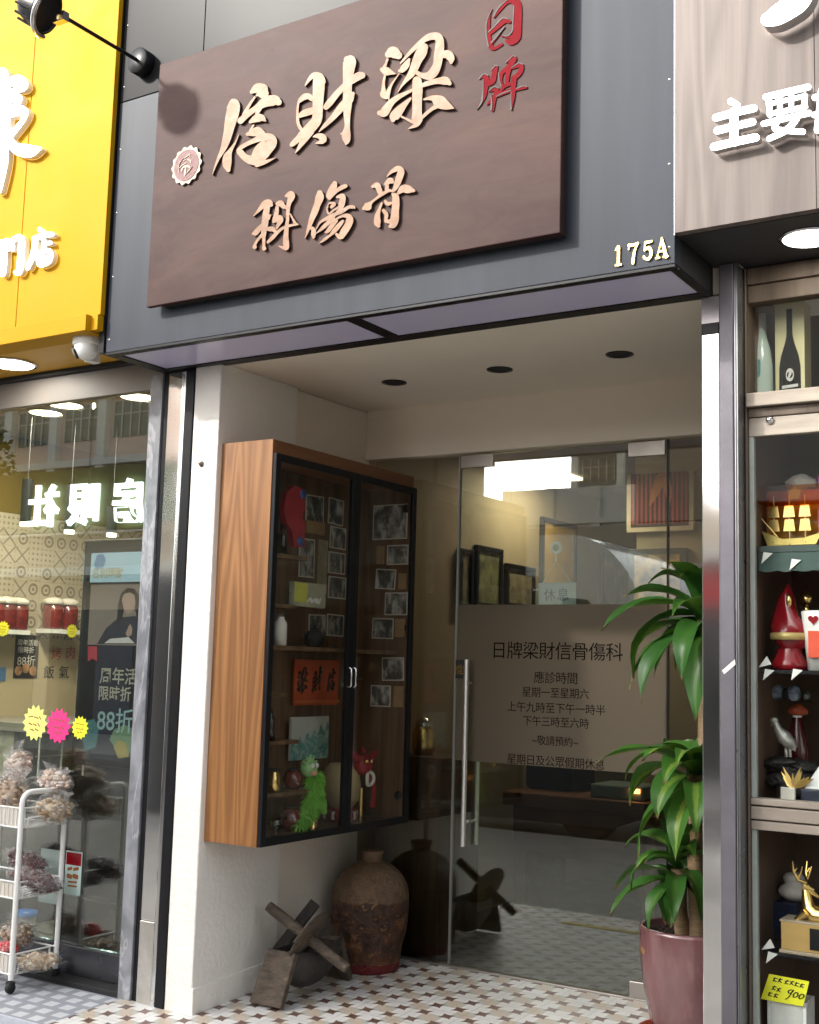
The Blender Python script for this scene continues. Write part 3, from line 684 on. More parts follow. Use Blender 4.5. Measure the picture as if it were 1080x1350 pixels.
# spotlight ----------------------------------------------------------
mp = Vector((-3.901,FY,4.124))
sp = thing('spotlight', 'black spotlight on a thin arm reaching out from the charcoal fascia', 'spotlight', mp)
MB().lathe(mp, [(0.058,0),(0.060,0.004),(0.060,0.052),(0.056,0.056),(0.0,0.056)], 32, axis=(0,-1,0)).build('wall_base', M_black, sp)
he = Vector((mp.x,-0.84,mp.z))
MB().tube([mp+Vector((0,-0.05,0)), he], 0.0085, 12).build('arm', M_black, sp)
ax = Vector((0.80,0.38,-0.46)).normalized(); hc = he + Vector((-0.085,-0.03,0.035))
b = MB().lathe(hc - ax*0.10, [(0.0,0),(0.060,0.002),(0.070,0.02),(0.078,0.05),(0.092,0.09),(0.095,0.115),(0.088,0.118),(0.085,0.108)], 36, axis=ax)
side = ax.cross(EZ).normalized()
for k in range(12):
    a = 2*math.pi*k/12; q = (side*math.cos(a) + ax.cross(side)*math.sin(a))
    b.tube([hc - ax*0.095 + q*0.078, hc - ax*0.02 + q*0.084], 0.006, 6)
b.build('lamp_head', M_black, sp)
MB().lathe(hc + ax*0.006, [(0.0,0.0),(0.086,0.0)], 36, axis=ax).build('lens', pm('dark_lens', (0.02,0.022,0.02), 0.35, 0, 0.1, 5, spec=0.2), sp)
b = MB()
for a in range(-70, 71, 35):
    q = side*math.sin(R(a)) - (ax.cross(side))*math.cos(R(a))
    p = hc + ax*0.020 + q*0.098
b.box(he.x-0.05,he.y-0.016,he.z-0.02,he.x+0.012,he.y+0.016,he.z+0.02)
b.tube([hc + ax*0.018 + (side*math.cos(R(a))+ax.cross(side)*math.sin(R(a)))*0.103 for a in range(-60, 121, 12)], 0.011, 8)
b.build('yoke', M_steel, sp)
ld = bpy.data.objects.new('spotlight_beam', bpy.data.lights.new('spotlight_beam', 'SPOT')); COL.objects.link(ld)
ld.location = hc + ax*0.06; ld.data.energy = 2; ld.data.color = (1.0,0.72,0.30); ld.data.spot_size = R(62); ld.data.spot_blend = 0.9; ld.data.shadow_soft_size = 0.02
ld.rotation_euler = ax.to_track_quat('-Z','Y').to_euler(); ld.parent = sp; ld.matrix_parent_inverse = Matrix.Translation(-mp)

# columns between the shops -------------------------------------------
def colx(px, py=1325): return at(px, py, Y=0.0).x
def slab(name, label, cat, x0, x1, y0, y1, z0, z1, mat, bev=0.003, group=None):
    o = MB().box(x0,y0,z0,x1,y1,z1).build(name, mat, None, bev); return tag(o, label, cat, group)
XM0, XM1 = colx(154), colx(170.6)
XS0, XS1 = colx(178.5), colx(204)
slab('marble_column', 'narrow grey veined marble pilaster at the edge of the sweet shop window', 'pilaster', XM0, XM1, 0.0, 0.14, -0.08, 2.785, M_marble)
slab('black_jamb', 'thin black strip between the marble pilaster and the steel cladding', 'jamb', XM1+0.001, XS0-0.001, 0.012, 0.14, -0.08, 2.785, M_black)
st = thing('steel_column', 'polished steel clad column left of the white plaster wall with a worn foot', 'column', ((XS0+XS1)/2,0.02,-0.05))
b = MB(); b.box(XS0,0.004,0.30,XS1-0.026,0.14,2.785); b.build('cladding', M_chrome, st, 0.004)
b = MB(); b.box(XS1-0.025,-0.004,-0.08,XS1,0.14,2.785); b.build('edge_trim', M_steel, st, 0.006)
b = MB(); b.box(XS0,0.0,-0.08,XS1-0.026,0.14,0.298); b.build('foot_cover', pm('scuffed_steel', (0.62,0.59,0.55), 0.38, 0.8, 0.3, 7, 0.1, 40), st, 0.004)
slab('door_frame', 'black metal entrance frame post against the white plaster wall', 'frame post', XS1+0.001, -3.836, -0.006, 0.06, -0.08, 2.785, M_black, 0.004)
XC0, XC1 = at(926,900,Y=0.0).x, at(950,900,Y=0.0).x
rc = thing('mirror_column', 'mirror polished steel column beside the potted plant', 'column', ((XC0+XC1)/2,0.02,-0.05))
zt0, zt1 = at(938,426,Y=0.0).z, at(938,440,Y=0.0).z
b = MB(); b.box(XC0,0.0,-0.08,XC1,0.10,zt1); b.build('cladding', M_chrome, rc, 0.003)
b = MB(); b.box(XC0+0.001,-0.004,zt1+0.001,XC1-0.001,0.10,zt0); b.box(XC0+0.001,0.0,zt1+0.028,XC1-0.001,0.10,zt1+0.03); b.build('band', M_black, rc)
b = MB(); b.box(XC0,0.0,zt0+0.001,XC1,0.10,2.785); b.build('head_plate', pm('dull_lilac_steel', (0.42,0.39,0.40), 0.3, 0.8), rc)
XD1 = at(975,900,Y=0.0).x
dc = thing('steel_post', 'dull dark grey steel post beside the gift shop display window', 'post', ((XC1+XD1)/2,0,-0.05))
M_dkst = pm('dull_violet_steel', (0.135,0.125,0.145), 0.42, 0.3, 0.25, 5, 0.05, 60)
b = MB(); b.box(XC1+0.002,-0.01,-0.08,XD1-0.012,0.10,2.895); b.build('post', M_dkst, dc, 0.004)
b = MB(); b.box(XD1-0.011,0.0,-0.08,XD1,0.10,2.895); b.box(XD1-0.0095,-0.006,-0.08,XD1-0.006,0.0,2.88); b.build('edge_channel', pm('light_channel', (0.30,0.30,0.31), 0.3, 0.8), dc)
pa = [at(*q, Y=-0.0115) for q in ((952,884),(969,869),(970,876),(955,889))]
b = MB(); b.add(pa + [p+Vector((0,-0.0008,0)) for p in pa], [(4,5,6,7),(0,3,2,1),(0,1,5,4),(1,2,6,5),(2,3,7,6),(3,0,4,7)])
tag(b.build('tape_strip', M_paper), 'torn scrap of white tape stuck on the dark steel post', 'tape')

# ------------------------------------------------------------------ wall cabinet
CX0, CXF, CY0, CY1, CZ0, CZ1 = LW+0.001, -3.385, 0.03, 1.205, 0.668, 2.428
cb = thing('display_cabinet', 'tall wooden wall display cabinet with two black framed glass doors', 'cabinet', (-3.53,0.6,CZ0))
b = MB(); b.box(CX0,CY0,CZ0,CXF,CY0+0.022,CZ1); b.build('side_panel', M_teak, cb, 0.0015)
b = MB(); b.box(CX0,CY1-0.02,CZ0,CXF,CY1,CZ1); b.build('far_side_panel', M_walnut, cb, 0.0015)
b = MB(); b.box(CX0,CY0+0.0225,CZ1-0.06,CXF-0.0005,CY1-0.0205,CZ1-0.0005); b.build('top_panel', M_teakd, cb, 0.0015)
b = MB(); b.box(CX0,CY0+0.0225,CZ0+0.0005,CXF-0.0005,CY1-0.0205,CZ0+0.022); b.build('bottom_panel', M_walnut, cb, 0.0015)
b = MB(); b.box(CX0,CY0+0.0225,CZ0+0.0225,CX0+0.012,CY1-0.0205,CZ1-0.0605); b.build('back_panel', M_walnut, cb)
XB = CX0 + 0.0125
def cp(px, py, X=-3.5): return at(px, py, X=X)
zlong = cp(410,853,-3.42).z
sh = [(zlong, CY0+0.0225, CY1-0.021, -3.43)]
for py, pxe in ((728,404),(795,388),(913,374),(977,392),(1046,412)):
    q = cp(358,py,-3.45); e = cp(pxe,py,-3.45).y
    sh.append((q.z, CY0+0.0225, max(e, 0.2), -3.44))
SHZ = {}
for k, (z, y0, y1, xf) in enumerate(sh):
    MB().box(XB,y0,z-0.018,xf,y1,z).build('shelf', M_walnut, cb, 0.001); SHZ[k] = z
YS = cp(464,850,-3.367).y
for k, (y0, y1) in enumerate(((CY0+0.004,YS-0.0015),(YS+0.0015,CY1-0.001))):
    z0, z1 = CZ0+0.002, CZ1-0.062
    d = MB()
    w = 0.034
    d.box(CXF+0.001,y0,z0,CXF+0.02,y0+w,z1); d.box(CXF+0.001,y1-w,z0,CXF+0.02,y1,z1)
    d.box(CXF+0.001,y0+w,z0,CXF+0.02,y1-w,z0+w); d.box(CXF+0.001,y0+w,z1-w,CXF+0.02,y1-w,z1)
    dr = d.build('door', M_black, cb, 0.002)
    MB().box(CXF+0.008,y0+w-0.004,z0+w-0.004,CXF+0.013,y1-w+0.004,z1-w+0.004).build('pane', M_cabgl, dr)
    if k == 1:
        for py, px in ((667,528),(827,527),(1050,525)):
            q = cp(px,py,CXF)
            MB().lathe((CXF-0.030,CY1-0.034,q.z), [(0,0),(0.021,0.001),(0.021,0.012),(0,0.013)], 20, axis=(0,1,0)).build('hinge', M_black, dr)
    hq = cp(462,893,CXF+0.02)
    hy = (y1-0.017) if k == 0 else (y0+0.017)
    b = MB(); b.tube([(CXF+0.021,hy,hq.z-0.045),(CXF+0.034,hy,hq.z-0.04),(CXF+0.034,hy,hq.z+0.04),(CXF+0.021,hy,hq.z+0.045)], 0.005, 8); b.build('handle', M_steel, dr)

def m_photo():
    t = NT('old_photo_print'); p = t.pos((1,1,1))
    n1 = t.noise(t.pos((1,1,0.6)), 21, 3, 0.5, 0.5); n2 = t.noise(p, 60, 2, 0.5)
    col = t.ramp(t.m('ADD', t.m('MULTIPLY', n1, 0.85), t.m('MULTIPLY', n2, 0.15)), [(0.36,(0.03,0.03,0.03)),(0.48,(0.12,0.115,0.105)),(0.56,(0.32,0.31,0.285)),(0.68,(0.62,0.60,0.55))])
    return t.bsdf(col, 0.3)
M_photo = m_photo()
M_pborder = pm('aged_photo_border', (0.66,0.62,0.54), 0.5, 0, 0.08, 20)
YFAR = CY1-0.0205
def far_at(px, py): return at(487+(px-470)*0.93, py, Y=YFAR)
def photo(x0, y0, x1, y1, label, X=XB, tilt=0):
    if x0 > 465:
        p, q = far_at(x0,y1), far_at(x1,y0); hx, hz = abs(q.x-p.x)/2, abs(q.z-p.z)/2
        o = MB().box(-hx,-0.003,-hz,hx,0,hz).build('photo_print', M_pborder); o.location = ((p.x+q.x)/2,YFAR-0.0005,(p.z+q.z)/2); o.rotation_euler = (0,R(tilt),0)
        tag(o, label, 'photograph', 'old photographs inside the display cabinet')
        MB().box(-hx+0.006,-0.0036,-hz+0.006,hx-0.006,-0.0031,hz-0.006).build('picture', M_photo, o); return
    p, q = cp(x0,y1,X), cp(x1,y0,X)
    my, mz = (p.y+q.y)/2, (p.z+q.z)/2; hy, hz = abs(q.y-p.y)/2, abs(q.z-p.z)/2
    o = MB().box(0,-hy,-hz,0.003,hy,hz).build('photo_print', M_pborder); o.location = (X+0.0005,my,mz); o.rotation_euler = (R(tilt),0,0)
    tag(o, label, 'photograph', 'old photographs inside the display cabinet')
    c_ = MB().box(0.0031,-hy+0.007,-hz+0.006,0.0036,hy-0.007,hz-0.006).build('picture', M_photo, o)
L1 = 'black and white group photo, '
for a in (
 (402,656,427,687, L1+'left one of the top pair behind the left door', 2), (432,660,453,690, L1+'right one of the top pair behind the left door', -2),
 (434,697,456,722, L1+'second down in the column nearest the left door stile', -1), (432,730,455,755, L1+'third down in the column nearest the left door stile', 0),
 (432,762,456,788, 'black and white portrait photo of a seated figure, fourth down the left door column', 0),
 (393,712,415,760, 'tall upright black and white photo beside the beige scroll', 1),
 (406,811,429,838, L1+'behind the dark teapot on the long shelf', 1), (430,811,453,838, L1+'right of the dark teapot above the long shelf', -1),
 (475,664,525,712, 'largest black and white photo showing standing people, top of the right door', 0),
 (495,718,526,745, L1+'just under the largest photo and set to its right', 0), (479,750,508,777, L1+'tilted, third from the top behind the right door', 3),
 (492,781,525,811, L1+'bright bordered, fourth from the top behind the right door', 0), (474,815,505,842, L1+'directly above the long shelf behind the right door', 1),
 (488,867,520,897, L1+'first below the long shelf behind the right door', -2), (472,904,501,931, L1+'lowest of all behind the right door', 0)):
    photo(a[0],a[1],a[2],a[3],a[4],tilt=a[5])
def flat(name, x0, y0, x1, y1, X, th, mat, label, cat, group=None):
    if x0 > 465:
        p, q = far_at(x0,y1), far_at(x1,y0)
        return tag(MB().box(p.x,YFAR-0.0005-th,p.z,q.x,YFAR-0.0005,q.z).build(name, mat, None, 0.001), label, cat, group)
    p, q = cp(x0,y1,X), cp(x1,y0,X)
    o = MB().box(X,p.y,p.z,X+th,q.y,q.z).build(name, mat, None, 0.001); return tag(o, label, cat, group)
M_tan = pm('tan_block', (0.36,0.22,0.10), 0.6, 0, 0.2, 20)
for k, (x0,y0,x1,y1,lb) in enumerate(((401,690,426,702,'flat tan wooden block under the upper left photo pair'),(513,756,524,777,'small upright tan block right of the tilted photo'),(508,816,522,840,'small upright tan block right of the photo above the long shelf'),(506,905,520,932,'small upright tan block right of the lowest photo'),(482,720,492,744,'narrow tan block left of the photo under the largest photo'))):
    flat('wooden_block', x0,y0,x1,y1,XB+0.0005,0.015,M_tan,lb,'block','tan blocks pinned among the photos')
flat('hanging_scroll', 417,713,432,781, XB+0.0005,0.004, pm('beige_scroll', (0.42,0.36,0.24),0.7,0,0.25,40), 'narrow beige hanging scroll beside the upright photo', 'scroll')
# red board with the three black characters
rb = thing('name_plaque', 'red plaque with black brush characters below the long shelf', 'plaque', cp(416,930,XB+0.03))
p, q = cp(387,930,XB+0.03), cp(447,871,XB+0.03)
MB().box(XB+0.02,p.y,p.z,XB+0.03,q.y,q.z).build('board', pm('vermilion_board', (0.50,0.075,0.022),0.5,0,0.1,12), rb, 0.001)
MB().box(XB+0.03,p.y,p.z+0.012,XB+0.042,q.y,p.z+0.024).build('ledge', pm('orange_ledge', (0.55,0.13,0.03),0.5), rb)
pw = q.y-p.y
for k, (st, ox, oy, s) in enumerate(((LIANG,0,0,0),(CAI,0,0,0),(XIN,0,0,0))):
    y0 = p.y + pw*(0.03+0.33*k); zt = q.z-0.025; hh = (q.z-p.z)*0.66; ww = pw*0.28
    mb = MB(); brush(mb, st, (lambda y0_: lambda x, y: Vector((XB+0.0302, y0_+x/1080*ww, zt-y/1260*hh)))(y0), (1,0,0), 0.002)
    mb.build('black_character', [M_blackm, M_blackm], rb)
# picture book
pb = thing('picture_book', 'upright picture book with a pale cover and teal artwork', 'book', cp(408,1000,XB+0.06))
p, q = cp(383,1003,XB+0.06), cp(434,944,XB+0.06)
MB().box(XB+0.045,p.y,p.z,XB+0.06,q.y,q.z).build('cover', pm('pale_cover', (0.50,0.53,0.46),0.5,0,0.06,8), pb, 0.001)
t_ = NT('teal_artwork'); f_ = t_.noise(t_.pos((1,1,1)), 24, 5, 0.65, 1.0)
M_teal = t_.bsdf(t_.ramp(f_, [(0.35,(0.05,0.22,0.20)),(0.55,(0.20,0.42,0.38)),(0.7,(0.52,0.58,0.50))]), 0.45)
b = MB(); n_ = 18; pts = [(p.y, p.z)] + [(p.y+(q.y-p.y)*i/n_, p.z+(q.z-p.z)*(0.35+0.45*(i/n_)+0.12*math.sin(i*1.9))) for i in range(n_+1)] + [(q.y, p.z)]
b.prism(pts, (XB+0.06,0,0), EY, EZ, EX, 0.0002, 0.0012); b.build('artwork', M_teal, pb)
def standz(k): return SHZ[k]
def bottle(name, px, zb, h, r, mat, capmat, label, cat, X=-3.52, group=None, neck=0.4, y=None):
    y = at(px, 850, X=X).y if y is None else y
    t = thing(name, label, cat, (X,y,zb), group)
    MB().lathe((X,y,zb), [(0,0.0005),(r,0.001),(r,h*0.62),(r*0.9,h*0.70),(r*neck,h*0.80),(r*neck,h*0.86)], 20).build('body', mat, t)
    MB().lathe((X,y,zb), [(r*neck*1.15,h*0.865),(r*neck*1.15,h),(0,h)], 16).build('cap', capmat, t)
    return t
M_dkglass = pm('dark_brown_glass', (0.02,0.010,0.007), 0.1, 0, 0.2, 10, coat=0.5)
def Yp(px, py, X=-3.52): return at(px,py,X=X).y
bottle('medicine_bottle', 0, SHZ[1]+0.0005, 0.14, 0.024, M_dkglass, M_blackm, 'dark brown bottle with black cap on the top short shelf', 'bottle', y=Yp(372,725))
bottle('medicine_jar', 0, SHZ[2]+0.0005, 0.085, 0.024, M_jargl, M_blackm, 'small clear jar with dark lid on the second short shelf', 'jar', y=Yp(383,793))
bottle('porcelain_jar', 0, SHZ[0]+0.0005, 0.15, 0.030, pm('white_porcelain',(0.78,0.76,0.70),0.2,0,0.03,5), M_jargl, 'white porcelain jar with clear stopper on the long shelf', 'jar', neck=0.55, y=Yp(369,848,-3.46), X=-3.46)
bottle('medicine_bottle', 0, SHZ[4]+0.0005, 0.14, 0.022, M_dkglass, M_blackm, 'slim black bottle on the short shelf beside the picture book', 'bottle', y=Yp(356,975,-3.47), X=-3.47)
bottle('gilt_canister', 0, SHZ[5]+0.0005, 0.105, 0.030, M_gold, M_blackm, 'gilt canister with black lid on the lowest short shelf', 'canister', neck=0.8, y=Yp(360,1043,-3.47), X=-3.47)
ZB = CZ0+0.0225
def jarlump(px, zb, r, label, X=-3.50, py=1040):
    y = Yp(px, py, X); t = thing('herb_jar', label, 'jar', (X,y,zb), 'round jars of dark red herbs')
    MB().lathe((X,y,zb), [(0,0.0005),(r*0.6,0.001),(r*0.98,r*0.6),(r,r*1.0),(r*0.8,r*1.5),(r*0.5,r*1.75)], 24).build('body', pm('herb_filled_glass',(0.13,0.022,0.020),0.12,0,0.8,34,0.2,60,coat=0.6,c2=(0.02,0.008,0.006)), t)
    MB().lathe((X,y,zb), [(r*0.55,r*1.755),(r*0.58,r*1.95),(0,r*2.0)], 20).build('lid', M_blackm, t)
jarlump(386, SHZ[5]+0.0005, 0.048, 'round jar of dark red herbs standing on the lowest short shelf')
jarlump(384, ZB+0.0005, 0.058, 'round jar of dark red herbs on the cabinet floor below the lowest short shelf', py=1085)
y = Yp(364,1090,-3.44); t = thing('glass_goblet', 'small clear glass goblet in the near bottom corner of the cabinet', 'goblet', (-3.44,y,ZB))
MB().lathe((-3.44,y,ZB), [(0.022,0.0005),(0.022,0.003),(0.004,0.006),(0.004,0.03),(0.024,0.05),(0.026,0.075),(0.024,0.075),(0.02,0.05),(0,0.034)], 18).build('bowl', M_jargl, t)
# teapot
y = Yp(414,848,-3.52); t = thing('teapot', 'dark clay teapot on the long shelf before two photos', 'teapot', (-3.52,y,SHZ[0]))
b = MB(); b.lathe((-3.52,y,SHZ[0]), [(0.03,0.0005),(0.045,0.02),(0.048,0.045),(0.035,0.075),(0.02,0.082)], 22); b.build('body', M_blackm, t)
b = MB(); b.lathe((-3.52,y,SHZ[0]), [(0.021,0.0825),(0.018,0.09),(0.006,0.095),(0.008,0.105),(0,0.108)], 16); b.build('lid', M_blackm, t)
MB().tube([(-3.52,y+0.045,SHZ[0]+0.03),(-3.52,y+0.07,SHZ[0]+0.045),(-3.52,y+0.082,SHZ[0]+0.075)], [0.011,0.008,0.006], 8).build('spout', M_blackm, t)
MB().tube([(-3.52,y-0.044,SHZ[0]+0.065),(-3.52,y-0.075,SHZ[0]+0.06),(-3.52,y-0.075,SHZ[0]+0.03),(-3.52,y-0.046,SHZ[0]+0.022)], 0.006, 8).build('handle', M_blackm, t)
# yellow and white medicine box standing in front of the photos
p, q = cp(387,806,-3.49), cp(430,771,-3.49)
t = thing('medicine_box', 'yellow and grey printed medicine box standing at the second short shelf', 'box', (-3.49,(p.y+q.y)/2,p.z))
zs2 = SHZ[2]
MB().box(-3.52,p.y,zs2+0.0005,-3.49,q.y,q.z).build('carton', pm('grey_green_card',(0.38,0.38,0.27),0.5,0,0.2,30), t, 0.001)
MB().box(-3.4899,p.y+0.003,zs2+0.02,-3.489,p.y+(q.y-p.y)*0.4,q.z-0.004).build('yellow_panel', pm('yellow_card',(0.55,0.55,0.08),0.5), t)
b = MB(); yy = p.y+(q.y-p.y)*0.42; brush(b, [[(0,60,8),(20,30,14),(30,60,14)],[(36,58,12),(50,34,12),(60,60,12)],[(66,30,14),(76,64,14),(92,26,10)]], lambda x,y_: Vector((-3.4898, yy+x*0.0011, zs2+0.06-y_*0.0006)), EX, 0.001); b.build('flourish', [M_paper,M_paper], t)
# extend the second short shelf under it
# red opera figure in the top left
t = thing('red_toy', 'red hanging festival toy with blue roundels in the upper near corner', 'toy', cp(385,720,-3.55))
p, q = cp(371,722,-3.56), cp(399,640,-3.56)
def cz(px, py, X=-3.55): 
    v = at(px,py,X=X); return (v.y, v.z)
b = MB(); b.prism([cz(374,650),(cz(384,640)),(cz(397,646)),(cz(398,672)),(cz(394,680)),(cz(398,690)),(cz(397,721)),(cz(384,722)),(cz(381,700)),(cz(374,690)),(cz(370,672))], (-3.56,0,0), EY, EZ, EX, 0, 0.03); b.build('body', pm('crimson_cloth',(0.42,0.03,0.05),0.6,0,0.25,30,0.3,80), t, 0.006)
for px, py in ((395,652),(391,714)):
    v = cz(px,py); MB().lathe((-3.529,v[0],v[1]), [(0.022,0),(0.022,0.004),(0,0.005)], 18, axis=(1,0,0)).build('roundel', pm('blue_cloth',(0.05,0.12,0.36),0.6), t)
b = MB(); brush(b, [[cz(376,660)+(0.01,),cz(384,672)+(0.012,),cz(392,668)+(0.008,)],[cz(378,684)+(0.008,),cz(388,694)+(0.012,),cz(394,704)+(0.008,)]], lambda x,y: Vector((-3.5298,x,y)), EX, 0.002); 
# green lion dance toy
t = thing('green_toy', 'bright green furry lion dance toy on a gold stand', 'toy', (-3.45,Yp(412,1085,-3.45),ZB))
def g3(px, py, X=-3.45): return at(px,py,X=X)
M_gfur = pm('lime_fur', (0.16,0.52,0.03), 0.7, 0, 0.45, 60, 1.0, 160, c2=(0.30,0.70,0.12))
b = MB(); b.tube([g3(415,1018),g3(413,1035),g3(412,1052),g3(404,1070),g3(394,1086)], [0.022,0.036,0.034,0.027,0.012], 14)
b.tube([g3(412,1050),g3(424,1058),g3(427,1072)], [0.03,0.028,0.016], 10)
rng = random.Random(3)
fur = []
for k in range(900):
    s_ = rng.random(); i = rng.randrange(4)
    A = [g3(415,1018),g3(413,1035),g3(412,1052),g3(404,1070),g3(394,1086)]
    a = A[i].lerp(A[i+1], s_); r_ = [0.028,0.045,0.042,0.034,0.018]; rr = r_[i]*(1-s_)+r_[i+1]*s_
    d = Vector((rng.uniform(-0.3,1),rng.uniform(-1,1),rng.uniform(-0.8,0.5))).normalized()
    e = a + d*rr*0.9; o_ = d.cross(Vector((rng.uniform(-1,1),rng.uniform(-1,1),rng.uniform(-1,1)))).normalized()*0.005
    b.add([e-o_, e+o_, e + d*0.028 + Vector((0,0,-0.02))], [(0,1,2)])
b.build('furry_body', M_gfur, t)
b = MB(); h_ = g3(407,1012); b.ball(h_, 0.042, 0.040, 0.042, 18, 0, 0.1, 9)
for k in range(7):
    a = R(-60+k*30); d = Vector((0.15, math.sin(a), math.cos(a))); b.tube([h_+d*0.035, h_+d*0.062], [0.010,0.002], 6)
b.build('head', pm('pale_green_cloth',(0.30,0.55,0.22),0.6,0,0.4,40), t)
b = MB()
for dy in (-0.016,0.014): b.ball(h_+Vector((0.036,dy,0.012)), 0.010, 0.010, 0.012, 10)
b.build('eyes', M_paper, t)
b = MB(); b.ball(h_+Vector((0.030,0.0,-0.022)), 0.018, 0.022, 0.014, 12); b.build('muzzle', pm('peach_cloth',(0.62,0.36,0.22),0.6), t)
b = MB(); q = g3(412,1088); b.lathe((q.x,q.y,ZB), [(0.022,0.0005),(0.022,0.055),(0.012,0.06)], 16); b.build('gold_stand', M_gold, t)
# drum
q = g3(450,1040,-3.56); t = thing('festival_drum', 'beige rounded drum on a red base behind the green toy', 'drum', (-3.56,q.y,ZB))
MB().lathe((-3.56,q.y,ZB), [(0.06,0.066),(0.088,0.10),(0.096,0.17),(0.088,0.24),(0.06,0.275),(0,0.28)], 30).build('shell', pm('drum_skin',(0.46,0.37,0.20),0.45,0,0.2,8), t)
b = MB().lathe((-3.56,q.y,ZB), [(0.075,0.0005),(0.085,0.03),(0.07,0.065)], 30); b.build('red_base', pm('dark_red_wood',(0.24,0.02,0.02),0.35,0,0.5,40), t)
b = MB()
for k in range(9):
    a = R(k*40); b.box(-3.56+0.082*math.cos(a)-0.006,q.y+0.082*math.sin(a)-0.006,ZB+0.012,-3.56+0.082*math.cos(a)+0.006,q.y+0.082*math.sin(a)+0.006,ZB+0.05)
b.build('base_trim', M_paper, t)
# red lion head puppet
q = g3(478,1010,-3.47); t = thing('lion_puppet', 'red lion dance head puppet with a white furred mouth on a gold stick', 'puppet', (-3.47,q.y,ZB))
X_ = -3.47
b = MB(); b.ball(g3(478,1008,X_), 0.045, 0.055, 0.05, 20, 0, 0.12, 9)
for px in (463,495): b.tube([g3(px*0.5+239,1000,X_), g3(px,993,X_), g3(px+(2 if px>478 else -2),988,X_)], [0.022,0.016,0.004], 8)
b.tube([g3(478,992,X_), g3(478,984,X_)], [0.018,0.004], 8)
b.build('head', pm('red_puppet_cloth',(0.36,0.02,0.03),0.5,0,0.5,40,0.5,80), t)
b = MB()
for i in range(15):
    a0 = 2*math.pi*i/14
    pass
mc = g3(481,1026,X_)+Vector((0.03,0,0))
b.tube([mc+Vector((0.004*math.cos(2*a),0.030*math.cos(a),0.032*math.sin(a))) for a in [2*math.pi*i/20 for i in range(21)]], 0.009, 8); b.build('mouth_fur', M_paper, t)
b = MB(); b.ball(mc+Vector((-0.01,0,-0.003)), 0.012, 0.018, 0.016, 12); b.build('tongue', pm('orange_tongue',(0.45,0.16,0.05),0.5), t)
b = MB()
for dy in (-0.024,0.02): b.ball(g3(478,1004,X_)+Vector((0.04,dy,0.004)), 0.010, 0.010, 0.010, 10)
b.build('eyes', M_gold, t)
q2 = g3(476,1050,X_); b = MB().tube([(X_,q2.y,ZB+0.0005),(X_,q2.y,ZB+0.16)], 0.011, 12); b.build('stick', M_gold, t)
b = MB(); b.tube([g3(491,1022,X_),g3(493,1040,X_),g3(492,1054,X_),g3(491,1064,X_)], [0.012,0.013,0.012,0.016], 10); b.build('tassel', pm('red_tassel',(0.40,0.02,0.03),0.7,0,0.3,60,0.5,120), t)

# ------------------------------------------------------------------ urn and herb grinder
UX, UY = -3.452, 1.015
uz = fz(UY-0.1)
ur = thing('pottery_urn', 'large crusted brown pottery urn standing on the tiles beneath the cabinet', 'urn', (UX,UY,uz), local=True); ur.scale = (1,1,0.93)
prof = [(0.0,0.0),(0.138,0.0),(0.146,0.012),(0.150,0.05),(0.163,0.13),(0.180,0.22),(0.186,0.28),(0.190,0.345),(0.184,0.41),(0.162,0.465),(0.125,0.51),(0.085,0.535),(0.055,0.547),(0.050,0.555)]
P_ = catmull([(r,h) for r,h in prof[1:]], 4)
MB().lathe((0,0,0), [(0,0)]+P_, 56, wob=0.018).build('body', M_urn, ur)
MB().lathe((0,0,0), [(0.048,0.555),(0.050,0.575),(0.056,0.592),(0.056,0.602),(0.042,0.604),(0.038,0.57),(0,0.565)], 32, wob=0.02).build('neck', pm('dusty_brown_clay',(0.17,0.10,0.06),0.8,0,0.4,20,0.5,60), ur)
b = MB()
for k in range(9):
    a = R(-150+k*17+random.uniform(-4,4)); b.ball((0.186*math.cos(a),0.186*math.sin(a),0.27+random.uniform(-0.03,0.03)), 0.016,0.016,0.014,10,0,0.3,9,k)
b.build('glaze_drips', M_urn, ur)

gr = thing('herb_grinder', 'old herb grinding trough of worn iron with a sloping plank leg', 'grinder', (-3.46,0.5,-0.03))
GX = -3.455
b = MB()
# boat shaped trough: cross sections along y
ny, nx_ = 15, 12; rings = []
for i in range(ny):
    s = i/(ny-1); y = 0.315 + 0.40*s
    e = abs(2*s-1); hw = 0.100*(1-0.45*e**2.2); zb_ = 0.035 + 0.085*e**2; zt = 0.205 + 0.03*e**2
    out = []; inn = []
    for j in range(nx_+1):
        a = math.pi*j/nx_
        out.append((GX - hw*math.cos(a), y, fz(y) + zt - (zt-zb_)*math.sin(a)**0.8))
        inn.append((GX - (hw-0.014)*math.cos(a), y, fz(y) + zt - (zt-zb_-0.016)*math.sin(a)**0.8))
    rings.append(out + inn[::-1])
vs = [p for r in rings for p in r]; n = len(rings[0]); fs = []
for i in range(ny-1):
    for j in range(n): fs.append((i*n+j, (i+1)*n+j, (i+1)*n+(j+1)%n, i*n+(j+1)%n))
b.add(vs, fs, 0, True); b.add(rings[0], [tuple(range(n))]); b.add(rings[-1], [tuple(range(n-1,-1,-1))])
b.build('trough', M_iron, gr)
def plank(mb, a0, a1, w0, w1, th):       # tapered board from a0 to a1, wide in x
    a0, a1 = Vector(a0), Vector(a1); d = (a1-a0).normalized(); nn = Vector((1,0,0)).cross(d).normalized()*th/2
    mb.hexa([a0-EX*w0/2-nn, a0+EX*w0/2-nn, a0+EX*w0/2+nn, a0-EX*w0/2+nn, a1-EX*w1/2-nn, a1+EX*w1/2-nn, a1+EX*w1/2+nn, a1-EX*w1/2+nn])
